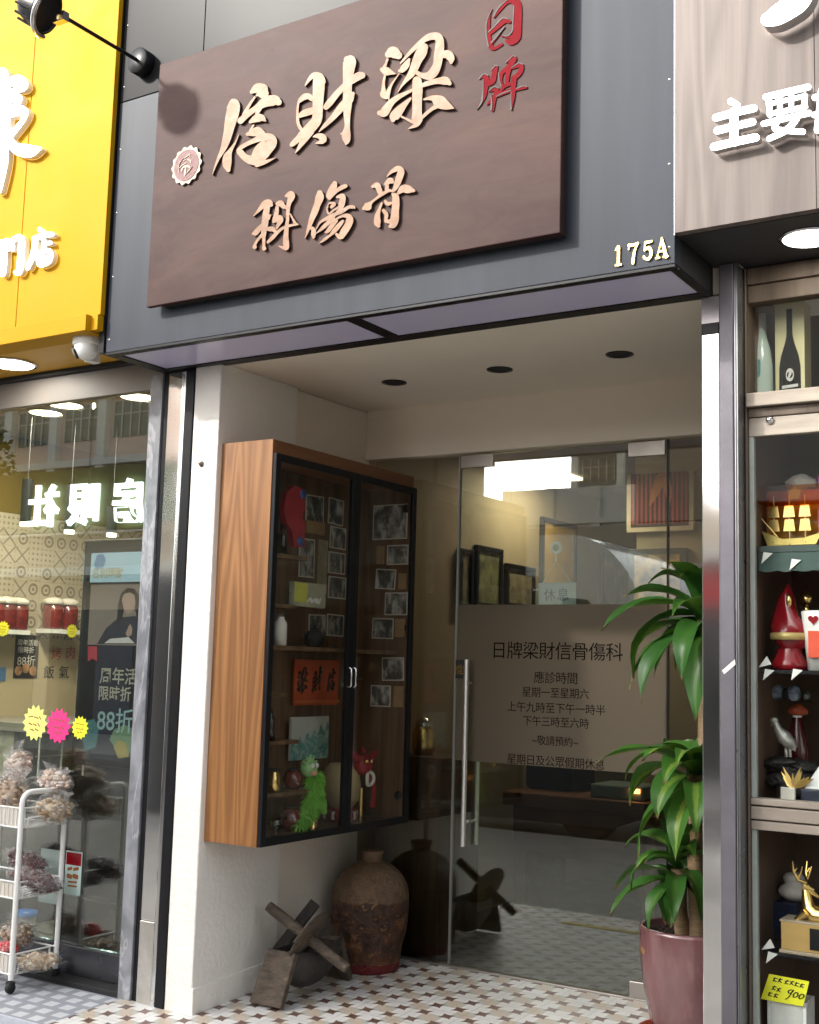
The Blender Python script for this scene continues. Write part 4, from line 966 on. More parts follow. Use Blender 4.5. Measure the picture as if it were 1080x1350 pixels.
b = MB(); plank(b, (GX-0.012,0.245,fz(0.245)+0.012), (GX+0.004,0.33,fz(0.33)+0.225), 0.175, 0.155, 0.03); b.build('front_leg', M_oldwood, gr, 0.006)
b = MB(); plank(b, (GX-0.01,0.78,fz(0.78)+0.012), (GX,0.70,fz(0.7)+0.21), 0.15, 0.12, 0.03); b.build('rear_leg', M_oldwood, gr, 0.006)
b = MB(); p1, p2 = at(366,1254,Y=0.50), at(416,1190,Y=0.66)
d = (p2-p1).normalized(); sd = d.cross(Vector((0.2,-1,0.1))).normalized()*0.026; nn = d.cross(sd).normalized()*0.012
b.hexa([p1-sd-nn,p1+sd-nn,p1+sd+nn,p1-sd+nn,p2-sd-nn,p2+sd-nn,p2+sd+nn,p2-sd+nn]); b.build('end_board', pm('dark_aged_wood',(0.03,0.024,0.020),0.75,0,0.4,20,0.5,60), gr, 0.004)
gw = thing('grinding_wheel', 'worn wooden grinding wheel on a thick axle leaning in the iron trough', 'wheel', at(406,1235,Y=0.42))
cw = at(406,1236,Y=0.42)
nd = Vector((0.88,0.16,-0.51)).normalized()
A1, A2 = cw - nd*0.235, cw + nd*0.225
MB().tube([A1, A1.lerp(A2,0.08), A1.lerp(A2,0.92), A2], [0.023,0.0245,0.023,0.021], 18).build('axle', M_oldwood, gw, 0.004)
MB().lathe(cw - nd*0.016, [(0,0),(0.085,0.001),(0.124,0.012),(0.130,0.016),(0.124,0.020),(0.085,0.031),(0,0.032)], 44, axis=nd, wob=0.02).build('disc', M_oldwood, gw)

# ------------------------------------------------------------------ glass entrance
GY = 1.25
DX0, DX1 = -3.128, -2.024
dt = thing('glass_door', 'frameless glass entrance door with long steel handles and printed opening hours', 'door', ((DX0+DX1)/2,GY,0))
MB().box(DX0,GY-0.006,0.012,DX1,GY+0.006,2.528).build('pane', M_doorgl, dt)
M_gedge = pm('glass_edge', (0.25,0.28,0.26), 0.15, 0, 0.1, 4)
b = MB(); b.box(DX0-0.004,GY-0.0065,0.012,DX0-0.0005,GY+0.0065,2.528); b.build('pane_edge', M_gedge, dt)
M_handle = pm('bright_satin_steel', (0.92,0.92,0.90), 0.32, 0.85, 0.03, 4)
def handle(y, px, lbl):
    x = at(px, 990, Y=y).x
    b = MB(); b.tube([(x,y,0.585),(x,y,1.49)], 0.0125, 16)
    ins = GY-0.0065 if y < GY else GY+0.0065
    for z in (0.70,1.375): b.tube([(x,y,z),(x,ins,z)], 0.007, 10)
    return b.build('pull_handle', M_handle, dt)
handle(GY-0.055, 613, ''); handle(GY+0.055, 630, '')
M_fit = pm('satin_fitting', (0.40,0.37,0.34), 0.35, 0.85, 0.1, 5)
def fitting(x0,z0,x1,z1): MB().box(x0,GY-0.016,z0,x1,GY-0.0065,z1).build('patch_fitting', M_fit, dt, 0.002)
fitting(DX0+0.002,2.462,DX0+0.19,2.527); fitting(DX1-0.19,2.458,DX1-0.006,2.527)
fitting(DX1-0.17,0.008,DX1-0.004,0.078)
def m_film():
    t = NT('frosted_film')
    tr = t.n('ShaderNodeBsdfTransparent', Color=(0.62,0.60,0.56)); df = t.n('ShaderNodeBsdfDiffuse'); t.put(df.inputs['Color'], (0.25,0.21,0.16))
    tl = t.n('ShaderNodeBsdfTranslucent'); t.put(tl.inputs['Color'], (0.24,0.20,0.15))
    m1 = t.n('ShaderNodeMixShader'); m1.inputs[0].default_value = 0.4; t.put(m1.inputs[1], df.outputs[0]); t.put(m1.inputs[2], tl.outputs[0])
    mx = t.n('ShaderNodeMixShader'); mx.inputs[0].default_value = 0.55; t.put(mx.inputs[1], tr.outputs[0]); t.put(mx.inputs[2], m1.outputs[0])
    t.put(t.out.inputs['Surface'], mx.outputs[0]); return t.mat
fz0, fz1 = at(740,1012,Y=GY).z, at(740,797,Y=GY).z
MB().box(DX0+0.004,GY-0.0070,fz0,DX1-0.004,GY-0.0062,fz1).build('frosted_film', m_film(), dt)
M_ink = pm('dark_vinyl', (0.006,0.004,0.003), 0.9, spec=0.05)
TY = GY-0.0074
def dline(s, y, x0, x1, nm='lettering'):
    a, e = at(x0, y, Y=TY), at(x1, y, Y=TY); n_ = len(s)
    size = (e.x-a.x)/n_*1.08
    return text(s, nm, M_ink, dt, ((a.x+e.x)/2, TY, a.z-size*0.36), EX, EZ, size, 0.0002, 0.0, 'CENTER', space=0.93)
dline('日牌梁財信骨傷科', 857, 651, 818); dline('應診時間', 893, 705, 761); dline('星期一至星期六', 912, 690, 775)
dline('上午九時至下午一時半', 931, 671, 796); dline('下午三時至六時', 950, 691, 775); dline('~敬請預約~', 975, 698, 766); dline('星期日及公眾假期休息', 1000, 671, 795)
# push plate
p, q = at(599,894,Y=GY-0.01), at(611,870,Y=GY-0.01)
MB().box(p.x,GY-0.0095,p.z,q.x,GY-0.0073,q.z).build('push_plate', M_blackm, dt)
text('推', 'push_lettering', M_gold, dt, ((p.x+q.x)/2, GY-0.0097, (p.z+q.z)/2-0.024), EX, EZ, 0.058, 0.0003, 0.001, 'CENTER')
tag(MB().box(-3.655,GY-0.006,0.012,DX0-0.012,GY+0.006,2.53).build('side_glass', M_fixgl), 'fixed glass panel left of the entrance door behind the urn', 'glass panel')
tag(MB().box(DX1+0.008,GY-0.006,0.012,-1.362,GY+0.006,2.53).build('side_glass', M_fixgl), 'fixed glass panel right of the entrance door behind the potted plant', 'glass panel')
slab('glass_channel', 'slim dark steel channel between the side glass and the entrance door', 'channel', DX0-0.0115, DX0-0.0045, GY-0.012, GY+0.012, 0.0, 2.53, M_fit, 0.001)
slab('glass_channel', 'slim dark vertical channel on the right edge of the entrance door', 'channel', DX1+0.0005, DX1+0.0075, GY-0.012, GY+0.012, 0.0, 2.53, M_black, 0.001)
slab('threshold_strip', 'dark steel threshold strip under the glass door', 'threshold', -3.65, -1.362, GY-0.02, GY+0.02, -0.02, 0.007, M_fit, 0.001)
# closed sign on a suction hook
hs_ = thing('closed_sign', 'small grey closed notice hanging from a white suction hook on the door glass', 'sign', at(733,722,Y=GY+0.01))
c = at(733,722,Y=GY+0.01)
MB().lathe(c, [(0.030,0),(0.031,0.004),(0.018,0.010),(0,0.011)], 26, axis=(0,1,0)).build('suction_cup', M_white, hs_)
MB().lathe(Vector((c.x,GY+0.0062,c.z)), [(0.016,0),(0.017,0.003),(0,0.0035)], 26, axis=(0,1,0)).build('hook_cap', M_cream, hs_)
MB().tube([c+Vector((0,0.004,-0.03)), c+Vector((0,0.006,-0.065))], 0.004, 8).build('hook', M_white, hs_)
p, q = at(708,806,Y=GY+0.016), at(760,768,Y=GY+0.016)
b = MB(); k_ = c+Vector((0,0.006,-0.062)); b.tube([k_, (p.x+0.03,GY+0.016,q.z)], 0.0012, 5); b.tube([k_, (q.x-0.03,GY+0.016,q.z)], 0.0012, 5); b.build('string', M_paper, hs_)
MB().box(p.x,GY+0.014,p.z,q.x,GY+0.018,q.z).build('plate', pm('frosted_plate',(0.34,0.37,0.38),0.4,0,0.05,6), hs_)
MB().box(p.x,GY+0.0132,p.z,q.x,GY+0.0139,p.z+0.028).build('white_strip', M_white, hs_)
text('休息', 'lettering', pm('navy_ink',(0.03,0.05,0.10),0.5), hs_, ((p.x+q.x)/2,GY+0.0138,q.z-0.082), EX, EZ, 0.066, 0.0002, 0.0, 'CENTER', space=1.15)
text('CLOSED'[:0] or '-', 'red_line', M_red, hs_, ((p.x+q.x)/2,GY+0.0136,p.z+0.022), EX, EZ, 0.05, 0.0002, 0.0, 'CENTER')

# ------------------------------------------------------------------ potted dracaena
PX, PY = -1.755, 0.80
pz = fz(PY-0.2)
pl = thing('potted_plant', 'tall potted dracaena with three leafy canes in a plum glazed pot by the steel column', 'plant', (PX,PY,pz), local=True)
MB().lathe((0,0,0), [(0.0,0.012),(0.128,0.012),(0.136,0.02),(0.165,0.12),(0.190,0.25),(0.203,0.36),(0.205,0.455),(0.202,0.468),(0.192,0.470),(0.186,0.462),(0.186,0.42),(0.0,0.42)], 64).build('pot', M_pot, pl)
MB().lathe((0,0,0), [(0.0,0.0),(0.175,0.0),(0.205,0.035),(0.212,0.062),(0.204,0.064),(0.196,0.04),(0.168,0.011),(0.0,0.011)], 56).build('saucer', pm('terracotta_plastic',(0.50,0.075,0.03),0.4,0,0.08,6), pl)
b = MB().lathe((0,0,0.421), [(0.0,0.018),(0.10,0.014),(0.184,0.0)], 40, wob=0.05)
rg = random.Random(5)
for k in range(240):
    a, r_ = rg.uniform(0,6.28), 0.175*math.sqrt(rg.random()); b.ball((r_*math.cos(a), r_*math.sin(a), 0.437), rg.uniform(0.006,0.014), None, 0.007, 6, 0, 0.3, 9, k)
b.build('soil', M_soil, pl)
canes = [((-0.03,-0.02),(-0.035,-0.05),0.70), ((0.035,-0.03),(0.03,-0.03),1.08), ((0.03,0.06),(0.055,0.03),1.70)]
for k, (b0, b1, h) in enumerate(canes):
    pts = [(b0[0]+(b1[0]-b0[0])*s+0.004*math.sin(s*9+k), b0[1]+(b1[1]-b0[1])*s, 0.40+(h-0.40)*s) for s in [i/14 for i in range(15)]]
    MB().tube(pts, [0.030+0.002*(i%2) for i in range(15)], 16).build('cane', M_cane, pl)
def leaves(name, c, n, L, W, e0, e1, rng, bright=0.8, azs=None, droop=1.0):
    vs = []; fs = []; col = []; shd = []; alo = []
    NS, NA = 11, 4
    for k in range(n):
        az = (k*2.39996 + rng.uniform(-0.25,0.25)) if azs is None else azs[k % len(azs)] + rng.uniform(-0.2,0.2)
        t_ = k/max(n-1,1)
        el = R(e0 + (e1-e0)*t_ + rng.uniform(-7,7)); ln = L*rng.uniform(0.78,1.1)*(0.72+0.28*math.sin(math.pi*min(1,t_*0.9+0.15)))
        w = W*rng.uniform(0.85,1.15)
        p = Vector(c) + Vector((0,0,rng.uniform(-0.05,0.03) + 0.07*(t_-0.5)))
        hx = Vector((math.cos(az), math.sin(az), 0)); sd = Vector((-math.sin(az), math.cos(az), 0))
        tw = rng.uniform(-0.5,0.5); br = max(0, min(1, bright + rng.uniform(-0.45,0.3)))
        dr = rng.uniform(1.0,2.3)*droop
        wav = rng.uniform(0,6)
        b0 = len(vs)
        for i in range(NS):
            s = i/(NS-1); e = el - dr*(s**1.35)
            e = max(e, R(-84))
            if i: p = p + (hx*math.cos(e) + EZ*math.sin(e))*(ln/(NS-1))
            nrm = (-hx*math.sin(e) + EZ*math.cos(e))
            ww = w*(0.30 + 0.70*math.sin(math.pi*min(1, s*0.86+0.13))**0.8) if s < 0.97 else w*0.03
            ww *= (1 - max(0,(s-0.55)/0.45)**1.6*0.9)
            s2 = sd*math.cos(tw*s) + nrm*math.sin(tw*s)
            for j in range(NA+1):
                u = j/NA-0.5
                q = p + s2*(u*ww) + nrm*(abs(u)*ww*0.42 + 0.004*math.sin(s*13+wav+u*4))
                vs.append(tuple(q)); col.append(j/NA); shd.append(br); alo.append(s)
        for i in range(NS-1):
            for j in range(NA):
                fs.append((b0+i*(NA+1)+j, b0+i*(NA+1)+j+1, b0+(i+1)*(NA+1)+j+1, b0+(i+1)*(NA+1)+j))
    mb = MB(); mb.add(vs, fs, 0, True); o = mb.build(name, M_leaf, pl)
    a = o.data.attributes.new('across', 'FLOAT', 'POINT'); a.data.foreach_set('value', col)
    a = o.data.attributes.new('shade', 'FLOAT', 'POINT'); a.data.foreach_set('value', shd)
    a = o.data.attributes.new('along', 'FLOAT', 'POINT'); a.data.foreach_set('value', alo)
    return o
rg = random.Random(11)
leaves('leaf_crown', (-0.035,-0.05,0.70), 24, 0.33, 0.086, -25, 78, rg, 0.5)
leaves('leaf_crown', (0.03,-0.03,1.07), 26, 0.41, 0.105, -20, 82, rg, 0.65)
leaves('leaf_crown', (0.055,0.03,1.70), 38, 0.48, 0.108, -30, 86, rg, 0.1)

# ------------------------------------------------------------------ clinic interior seen through the glass
tag(MB().box(-3.655,1.34,0.0,-3.262,1.75,0.985).build('low_cabinet', wood('dark_walnut', (0.05,0.03,0.016), (0.11,0.065,0.035), 10), None, 0.003), 'low dark walnut cabinet standing behind the side glass', 'cabinet')
q = at(567,986,Y=1.5)
t = thing('brass_jar', 'brass jar with a pale lid on the low walnut cabinet', 'jar', (-3.47,1.5,0.985))
MB().lathe((-3.47,1.5,0.9855), [(0.05,0),(0.062,0.03),(0.062,0.12),(0.045,0.15)], 24).build('body', M_gold, t)
MB().lathe((-3.47,1.5,0.9855), [(0.046,0.1505),(0.046,0.17),(0.02,0.19),(0,0.2)], 24).build('lid', M_steel, t)
M_bwood = pm('dark_bench_wood', (0.16,0.065,0.035), 0.4, 0, 0.3, 8, stretch=(0.3,1,1))
bt = thing('wooden_bench', 'long low dark brown bench along the clinic wall', 'bench', (-3.0,3.2,0))
MB().box(-3.55,2.55,0.64,-2.60,3.25,0.72).build('seat', M_bwood, bt, 0.008)
MB().box(-3.50,2.60,0.36,-2.68,2.64,0.639).build('apron_board', M_bwood, bt, 0.004)
for x in (-3.47,-2.66):
    MB().box(x-0.04,2.645,0.0,x+0.04,3.2,0.639).build('leg', M_bwood, bt, 0.004)
t = thing('appliance_box', 'grey green box with a small orange light on the bench end', 'appliance', (-2.8,2.75,0.72))
MB().box(-3.0,2.60,0.7205,-2.68,2.90,0.80).build('case', pm('teal_grey_plastic',(0.16,0.21,0.21),0.5), t, 0.01)
MB().box(-2.75,2.588,0.765,-2.69,2.5975,0.79).build('indicator', lamp_mat('orange_glow',(1.0,0.35,0.08),4.0), t)
tag(MB().box(-3.53,2.80,0.7205,-3.20,3.15,1.10).build('dark_cushion', pm('navy_cloth',(0.02,0.022,0.035),0.9), None, 0.03), 'dark navy cushion block on the left end of the bench', 'cushion')
pw_ = MB().box(-3.0,3.30,0.0,-1.365,3.38,2.72).build('partition', pm('beige_partition',(0.40,0.33,0.23),0.7,0,0.05,3)); tag(pw_, 'beige partition wall behind the bench inside the clinic', 'wall')
# poster with red stripes and an orange leaf
PYY = 3.26
ps = thing('striped_poster', 'framed poster of dark red stripes with an orange leaf shape high on the partition', 'poster', (-2.7,PYY,2.4))
p, q = at(826,702,Y=PYY), at(902,592,Y=PYY)
x0, x1, z0, z1 = p.x, q.x+0.06, p.z, q.z
MB().box(x0,PYY,z0,x1,PYY+0.03,z1).build('mount', pm('cream_mount',(0.78,0.66,0.48),0.6), ps, 0.002)
b = MB(); ix0, ix1, iz0, iz1 = x0+0.03, x1-0.03, z0+0.03, z1-0.045
b.box(ix0,PYY-0.002,iz0,ix1,PYY-0.0004,iz1); b.build('print', pm('dark_maroon_print',(0.05,0.012,0.016),0.4), ps)
b = MB(); k = 0; n = 13
for i in range(n):
    xx = ix0 + (ix1-ix0)*(i+0.25)/n; b.box(xx,PYY-0.0028,iz0+0.02,xx+(ix1-ix0)*0.5/n,PYY-0.0021,iz1-0.004)
b.build('stripes', pm('crimson_stripes',(0.50,0.07,0.08),0.4,0,0.4,3), ps)
b = MB(); brush(b, [[(10,90,6),(30,55,26),(48,25,24),(58,5,6)],[(48,30,16),(62,60,22),(66,88,6)]], lambda x,y: Vector((ix0+(ix1-ix0)*(0.28+x/100*0.6), PYY-0.003, iz1-0.02-(iz1-iz0)*0.7*y/100)), NY, 0.001); b.build('leaf_shape', [pm('orange_print',(0.60,0.20,0.06),0.5)]*2, ps)
def pframe(name, y0, y1, z0, z1, X, matf, mati, label, th=0.03, fw=0.03):
    t = thing(name, label, 'picture', (X,(y0+y1)/2,z0), 'framed pictures inside the clinic')
    b = MB(); b.box(X,y0,z0,X+th,y1,z0+fw); b.box(X,y0,z1-fw,X+th,y1,z1); b.box(X,y0,z0+fw,X+th,y0+fw,z1-fw); b.box(X,y1-fw,z0+fw,X+th,y1,z1-fw); b.build('frame', matf, t, 0.003)
    MB().box(X,y0+fw,z0+fw,X+th*0.5,y1-fw,z1-fw).build('print', mati, t)
M_pr = pm('olive_print', (0.17,0.17,0.09), 0.5, 0, 0.7, 14); M_pr2 = pm('amber_print', (0.48,0.30,0.07), 0.5, 0, 0.3, 6); M_pr3 = pm('dim_print',(0.20,0.17,0.12),0.5,0,0.6,12)
ix = -3.699
pframe('wall_picture', 2.20,2.36,1.80,2.16, ix, M_black, M_pr3, 'narrow black framed picture nearest the door hinge side')
pframe('wall_picture', 2.40,2.74,1.82,2.20, ix, M_black, M_pr, 'black framed olive print, second along the left clinic wall')
pframe('wall_picture', 2.80,3.20,1.84,2.12, ix, M_black, M_pr3, 'wide low dark framed picture, third along the left clinic wall')
pframe('wall_picture', 3.30,3.85,1.72,2.48, ix, M_black, M_pr2, 'tall framed amber print on the left clinic wall')
pframe('wall_picture', 4.30,5.10,1.70,2.42, ix, M_black, M_pr3, 'large dark framed picture far along the left clinic wall')
t = thing('leaning_picture', 'slate framed floral picture hung on the partition below the striped poster', 'picture', (-2.6,3.27,1.9))
p, q = at(829,815,Y=3.27), at(905,722,Y=3.27)
MB().box(p.x,3.262,p.z,q.x,3.299,q.z).build('frame', pm('slate_frame',(0.05,0.06,0.07),0.4), t, 0.003)
MB().box(p.x+0.04,3.2605,p.z+0.04,q.x-0.04,3.2615,q.z-0.04).build('print', pm('floral_print',(0.52,0.34,0.10),0.5,0,0.8,12,c2=(0.08,0.06,0.05)), t)
# added fill lamp that brightens the clinic interior
t = thing('fill_light', 'added warm fill lamp under the ceiling by the left clinic wall', 'ceiling light', (-3.4,2.4,2.70))
MB().box(-3.50,2.55,2.69,-3.30,2.58,2.718).build('trim', M_cream, t)
MB().box(-3.44,2.60,2.700,-3.36,3.25,2.718).build('diffuser', lamp_mat('fill_diffuser',(1.0,0.82,0.55),1.2), t)
ar = bpy.data.lights.new('fill_glow','AREA'); ar.shape='RECTANGLE'; ar.size=0.6; ar.size_y=0.06; ar.energy=5; ar.color=(1.0,0.82,0.58)
ao = bpy.data.objects.new('fill_glow', ar); COL.objects.link(ao); ao.location=(-3.40,2.92,2.695); ao.rotation_euler=(0,0,R(90)); ao.parent=t; ao.matrix_parent_inverse=Matrix.Translation(-t.location)

# ------------------------------------------------------------------ sweet shop (yellow)
ys = thing('sweet_shop_fascia', 'bright yellow shop fascia with lit white characters', 'fascia', (-5.2,-0.4,2.9))
YX1 = -4.058
b = MB(); b.box(-4.62,-0.395,2.972,YX1,-0.30,5.0); b.box(-6.6,-0.395,2.972,-4.624,-0.30,5.0); b.build('panel', M_yellow, ys, 0.002)
b = MB(); b.box(-6.6,-0.435,2.895,-4.105,-0.30,2.970); b.box(-4.104,-0.405,2.90,YX1-0.004,-0.30,2.970); b.build('lip', M_yellow, ys, 0.002)
YF = -0.396
WEI = [[(40,90,70),(55,200,80),(50,330,80),(42,480,80),(45,620,62),(20,780,40)],[(60,150,50),(140,130,60),(165,165,60),(120,190,30)],[(0,300,50),(70,240,60),(140,235,46),(120,290,30)],
  [(-30,420,50),(60,340,50),(160,310,56),(175,350,30),(110,440,30),(-60,640,30)],[(80,460,26),(120,530,60),(200,550,76),(265,535,24)],[(0,400,60),(60,420,60)]]
b = MB(); brush(b, WEI, chart(0,80,4.5,YF), NY, 0.03); b.build('lit_character', [M_letter, M_white], ys)
WEI2 = [[(-120,200,40),(-115,420,40)],[(-120,200,40),(-50,190,40),(-55,400,40)],[(-115,400,40),(-50,390,40)]]
b = MB(); brush(b, WEI2, chart(0,80,4.5,YF), NY, 0.03); b.build('lit_character', [M_letter, M_white], ys)
MEN = [[(40,1090,40),(45,1180,46),(40,1270,40)],[(40,1090,30),(75,1080,30),(75,1130,22)],[(100,1075,30),(150,1060,36),(150,1160,40),(140,1260,36),(115,1265,20)],[(100,1080,24),(100,1130,24)]]
b = MB(); brush(b, MEN, chart(0,80,4.5,YF), NY, 0.025); b.build('lit_character', [M_letter, M_white], ys)
DIAN = [[(260,1010,26),(285,1035,30)],[(230,1065,30),(290,1045,30),(335,1040,26)],[(235,1065,30),(225,1150,34),(190,1240,24)],[(285,1070,24),(285,1130,26)],[(290,1095,20),(325,1090,22)],[(255,1150,26),(320,1140,30),(318,1200,26),(260,1220,26),(255,1150,24)],[(270,1185,30),(310,1180,30)]]
b = MB(); brush(b, DIAN, chart(0,80,4.5,YF), NY, 0.025); b.build('lit_character', [M_letter, M_white], ys)
SB = 0.10
sw = thing('sweet_shop', 'narrow sweet shop unit with a yellow soffit and a patterned tile wall', 'shop', (-5.0,1.0,0))
M_soffy = pm('amber_soffit', (0.62,0.33,0.02), 0.45, 0, 0.05, 2)
MB().box(-6.6,-0.30,2.900,-4.051,SB,2.97).build('soffit', M_soffy, sw)
MB().box(-6.6,0.0,2.972,-4.0505,6.2,11.0).build('upper_storey', M_plaster, sw)
XL = -5.95
zt1, zt0_ = at(50,682,X=XL).z, at(50,842,X=XL).z
M_lowwall = pm('beige_wall', (0.50,0.42,0.27), 0.5, 0, 0.06, 3)
b = MB(); b.box(XL-0.1,0.12,zt0_,XL,4,zt1); b.build('tiled_wall', M_walltile, sw)
b = MB(); b.box(XL-0.1,0.12,-0.06,XL,4,zt0_-0.001); b.build('lower_wall', M_lowwall, sw)
b = MB(); b.box(XL-0.1,0.12,zt1+0.001,XL,4,2.76); b.build('upper_wall', pm('mustard_wall',(0.16,0.105,0.012),0.6,0,0.1,2), sw)
MB().box(XL,4.0,-0.06,-3.95,4.1,2.76).build('back_wall', pm('olive_wall',(0.12,0.10,0.05),0.6), sw)
MB().box(XL-0.1,SB+0.045,2.76,-3.84,4.1,2.86).build('ceiling', pm('taupe_ceiling',(0.26,0.22,0.16),0.7), sw)
MB().box(-3.95,0.15,-0.06,-3.842,4.1,2.759).build('party_wall', pm('dim_wall',(0.10,0.09,0.07),0.7), sw)
b = MB(); b.box(-6.6,SB-0.05,2.878,-4.09,SB+0.04,2.899); b.build('track', M_blackm, sw)
zh = at(100,527,Y=SB).z
b = MB(); b.box(-6.6,SB-0.01,zh,-4.085,SB+0.04,2.877); b.build('transom', pm('taupe_transom',(0.20,0.18,0.165),0.5,0,0.08,2), sw)
GW = SB+0.015
tag(MB().box(-6.6,GW-0.005,0.10,-4.62,GW+0.005,zh-0.001).build('shop_window', M_shopgl), 'left pane of the sweet shop glass front mostly beyond the trolley', 'window')
tag(MB().box(-4.612,GW-0.005,0.10,XM0-0.002,GW+0.005,zh-0.001).build('shop_window', M_shopgl), 'right pane of the sweet shop glass front beside the marble pilaster', 'window')
slab('door_track', 'dark metal threshold under the sweet shop glass', 'threshold', -6.6, XM0-0.002, 0.0, 0.16, -0.07, -0.03, M_blackm)
slab('bottom_rail', 'dull steel bottom rail of the sweet shop glass', 'rail', -6.6, XM0-0.002, GW-0.02, GW+0.02, -0.029, 0.098, pm('dark_rail',(0.09,0.09,0.10),0.3,0.7), 0.003)
slab('black_mullion', 'black vertical mullion against the marble pilaster', 'mullion', XM0-0.035, XM0-0.003, GW+0.006, GW+0.06, 0.10, zh-0.001, M_black)
def roundlamp(name, px, py, z, r, mat, label, cat, group, energy=0, col=(1,0.93,0.8), X=None):
    c = at(px,py,Z=z)
    t = thing(name, label, cat, c, group)
    MB().lathe((c.x,c.y,z-0.008), [(r,0),(r*1.13,0.001),(r*1.13,0.008),(r,0.008)], 32, cap=False).build('rim', M_steel, t)
    MB().lathe((c.x,c.y,z-0.006), [(0,0),(r,0)], 32).build('diffuser', mat, t)
    if energy:
        l = bpy.data.lights.new('lamp_glow','AREA'); l.shape='DISK'; l.size=r*1.9; l.energy=energy; l.color=col
        o = bpy.data.objects.new('lamp_glow', l); COL.objects.link(o); o.location=(c.x,c.y,z-0.012); o.parent=t; o.matrix_parent_inverse=Matrix.Translation(-t.location)
    return t
roundlamp('soffit_light', 14, 479, 2.8995, 0.115, M_ledw, 'round lit downlight in the yellow soffit beside the dome camera', 'downlight', 'lit downlights', 1.2)
for px, py, lb in ((87,533,'larger warm lit disc under the sweet shop ceiling, middle of the three'),(60,543,'smallest lit disc under the sweet shop ceiling, left of the three'),(182,522,'warm lit disc under the sweet shop ceiling beside the marble pilaster')):
    roundlamp('shop_light', px, py, 2.7595, 0.085, M_ledwarm, lb, 'ceiling light', 'sweet shop ceiling lights', 10, (1.0,0.91,0.76))
# dome camera
c = at(116,446,Z=2.899)
t = thing('dome_camera', 'white dome security camera under the yellow soffit', 'camera', c)
MB().lathe((c.x,c.y,2.899), [(0,-0.001),(0.066,-0.001),(0.068,-0.006),(0.068,-0.030),(0.062,-0.038),(0,-0.038)], 36).build('base', M_white, t)
b = MB(); b.ball((c.x+0.004,c.y-0.006,2.855), 0.058, 0.058, 0.062, 28); b.build('turret', M_white, t)
b = MB(); d = Vector((-0.55,-0.6,-0.45)).normalized(); b.lathe(Vector((c.x,c.y,2.855))+d*0.050, [(0.030,0),(0.030,0.012),(0.024,0.016),(0,0.014)], 22, axis=d); b.build('lens', M_black, t)
slab('bracket_box', 'small white bracket box beside the dome camera', 'bracket', at(126,462,Z=2.87).x, at(134,462,Z=2.87).x+0.02, -0.29, -0.23, 2.80, 2.885, M_white)
# pendants
for px, pt, pb_, X_, lb in ((37,632,694,-5.30,'black tube pendant lamp nearest the left picture edge'),(95,640,704,-5.15,'black tube pendant lamp between the reflected characters'),(149,668,708,-5.0,'black tube pendant lamp beside the marble pilaster')):
    a, e = at(px,pt,X=X_), at(px,pb_,X=X_)
    t = thing('pendant_lamp', lb, 'pendant lamp', (X_,a.y,e.z), 'tube pendants in the sweet shop')
    b = MB().tube([(X_,a.y,e.z+0.02),(X_,a.y,a.z)], 0.030, 16); b.build('tube', M_black, t)
    MB().tube([(X_,a.y,e.z),(X_,a.y,e.z+0.019)], 0.026, 16).build('bulb', lamp_mat('pendant_glow',(1,0.85,0.6),4), t)
    MB().tube([(X_,a.y,a.z),(X_,a.y,2.758)], 0.003, 6).build('cord', M_blackm, t)
# shelves and jars on the tiled wall
M_jam = pm('dark_red_preserve', (0.20,0.02,0.012), 0.2, 0, 0.6, 40, coat=0.5)
for k, (px0, px1, py, n, lb) in enumerate(((-14,33,829,3,'left white wall shelf below the patterned tiles'),(62,101,829,2,'right white wall shelf below the patterned tiles'))):
    a, e = at(px0,py,X=XL+0.1), at(px1,py,X=XL+0.1)
    tag(MB().box(XL+0.001,a.y,a.z-0.025,XL+0.15,e.y,a.z).build('wall_shelf', M_white), lb, 'shelf')
    for j in range(n):
        yy = a.y + (e.y-a.y)*(j+0.5)/n
        t = thing('preserve_jar', ('left jar of dark red preserves on the ' if j == 0 else ('right jar of dark red preserves on the ' if j == n-1 else 'middle jar of dark red preserves on the ')) + ('left' if k == 0 else 'right')+' wall shelf', 'jar', (XL+0.08,yy,a.z), 'preserve jars on wall shelves')
        MB().lathe((XL+0.08,yy,a.z), [(0,0.0006),(0.056,0.001),(0.062,0.01),(0.062,0.13),(0.05,0.15)], 20).build('body', M_jam, t)
        MB().lathe((XL+0.08,yy,a.z), [(0.048,0.1505),(0.066,0.152),(0.06,0.175),(0.03,0.19),(0,0.195)], 20, wob=0.2).build('cloth_cap', M_pborder, t)
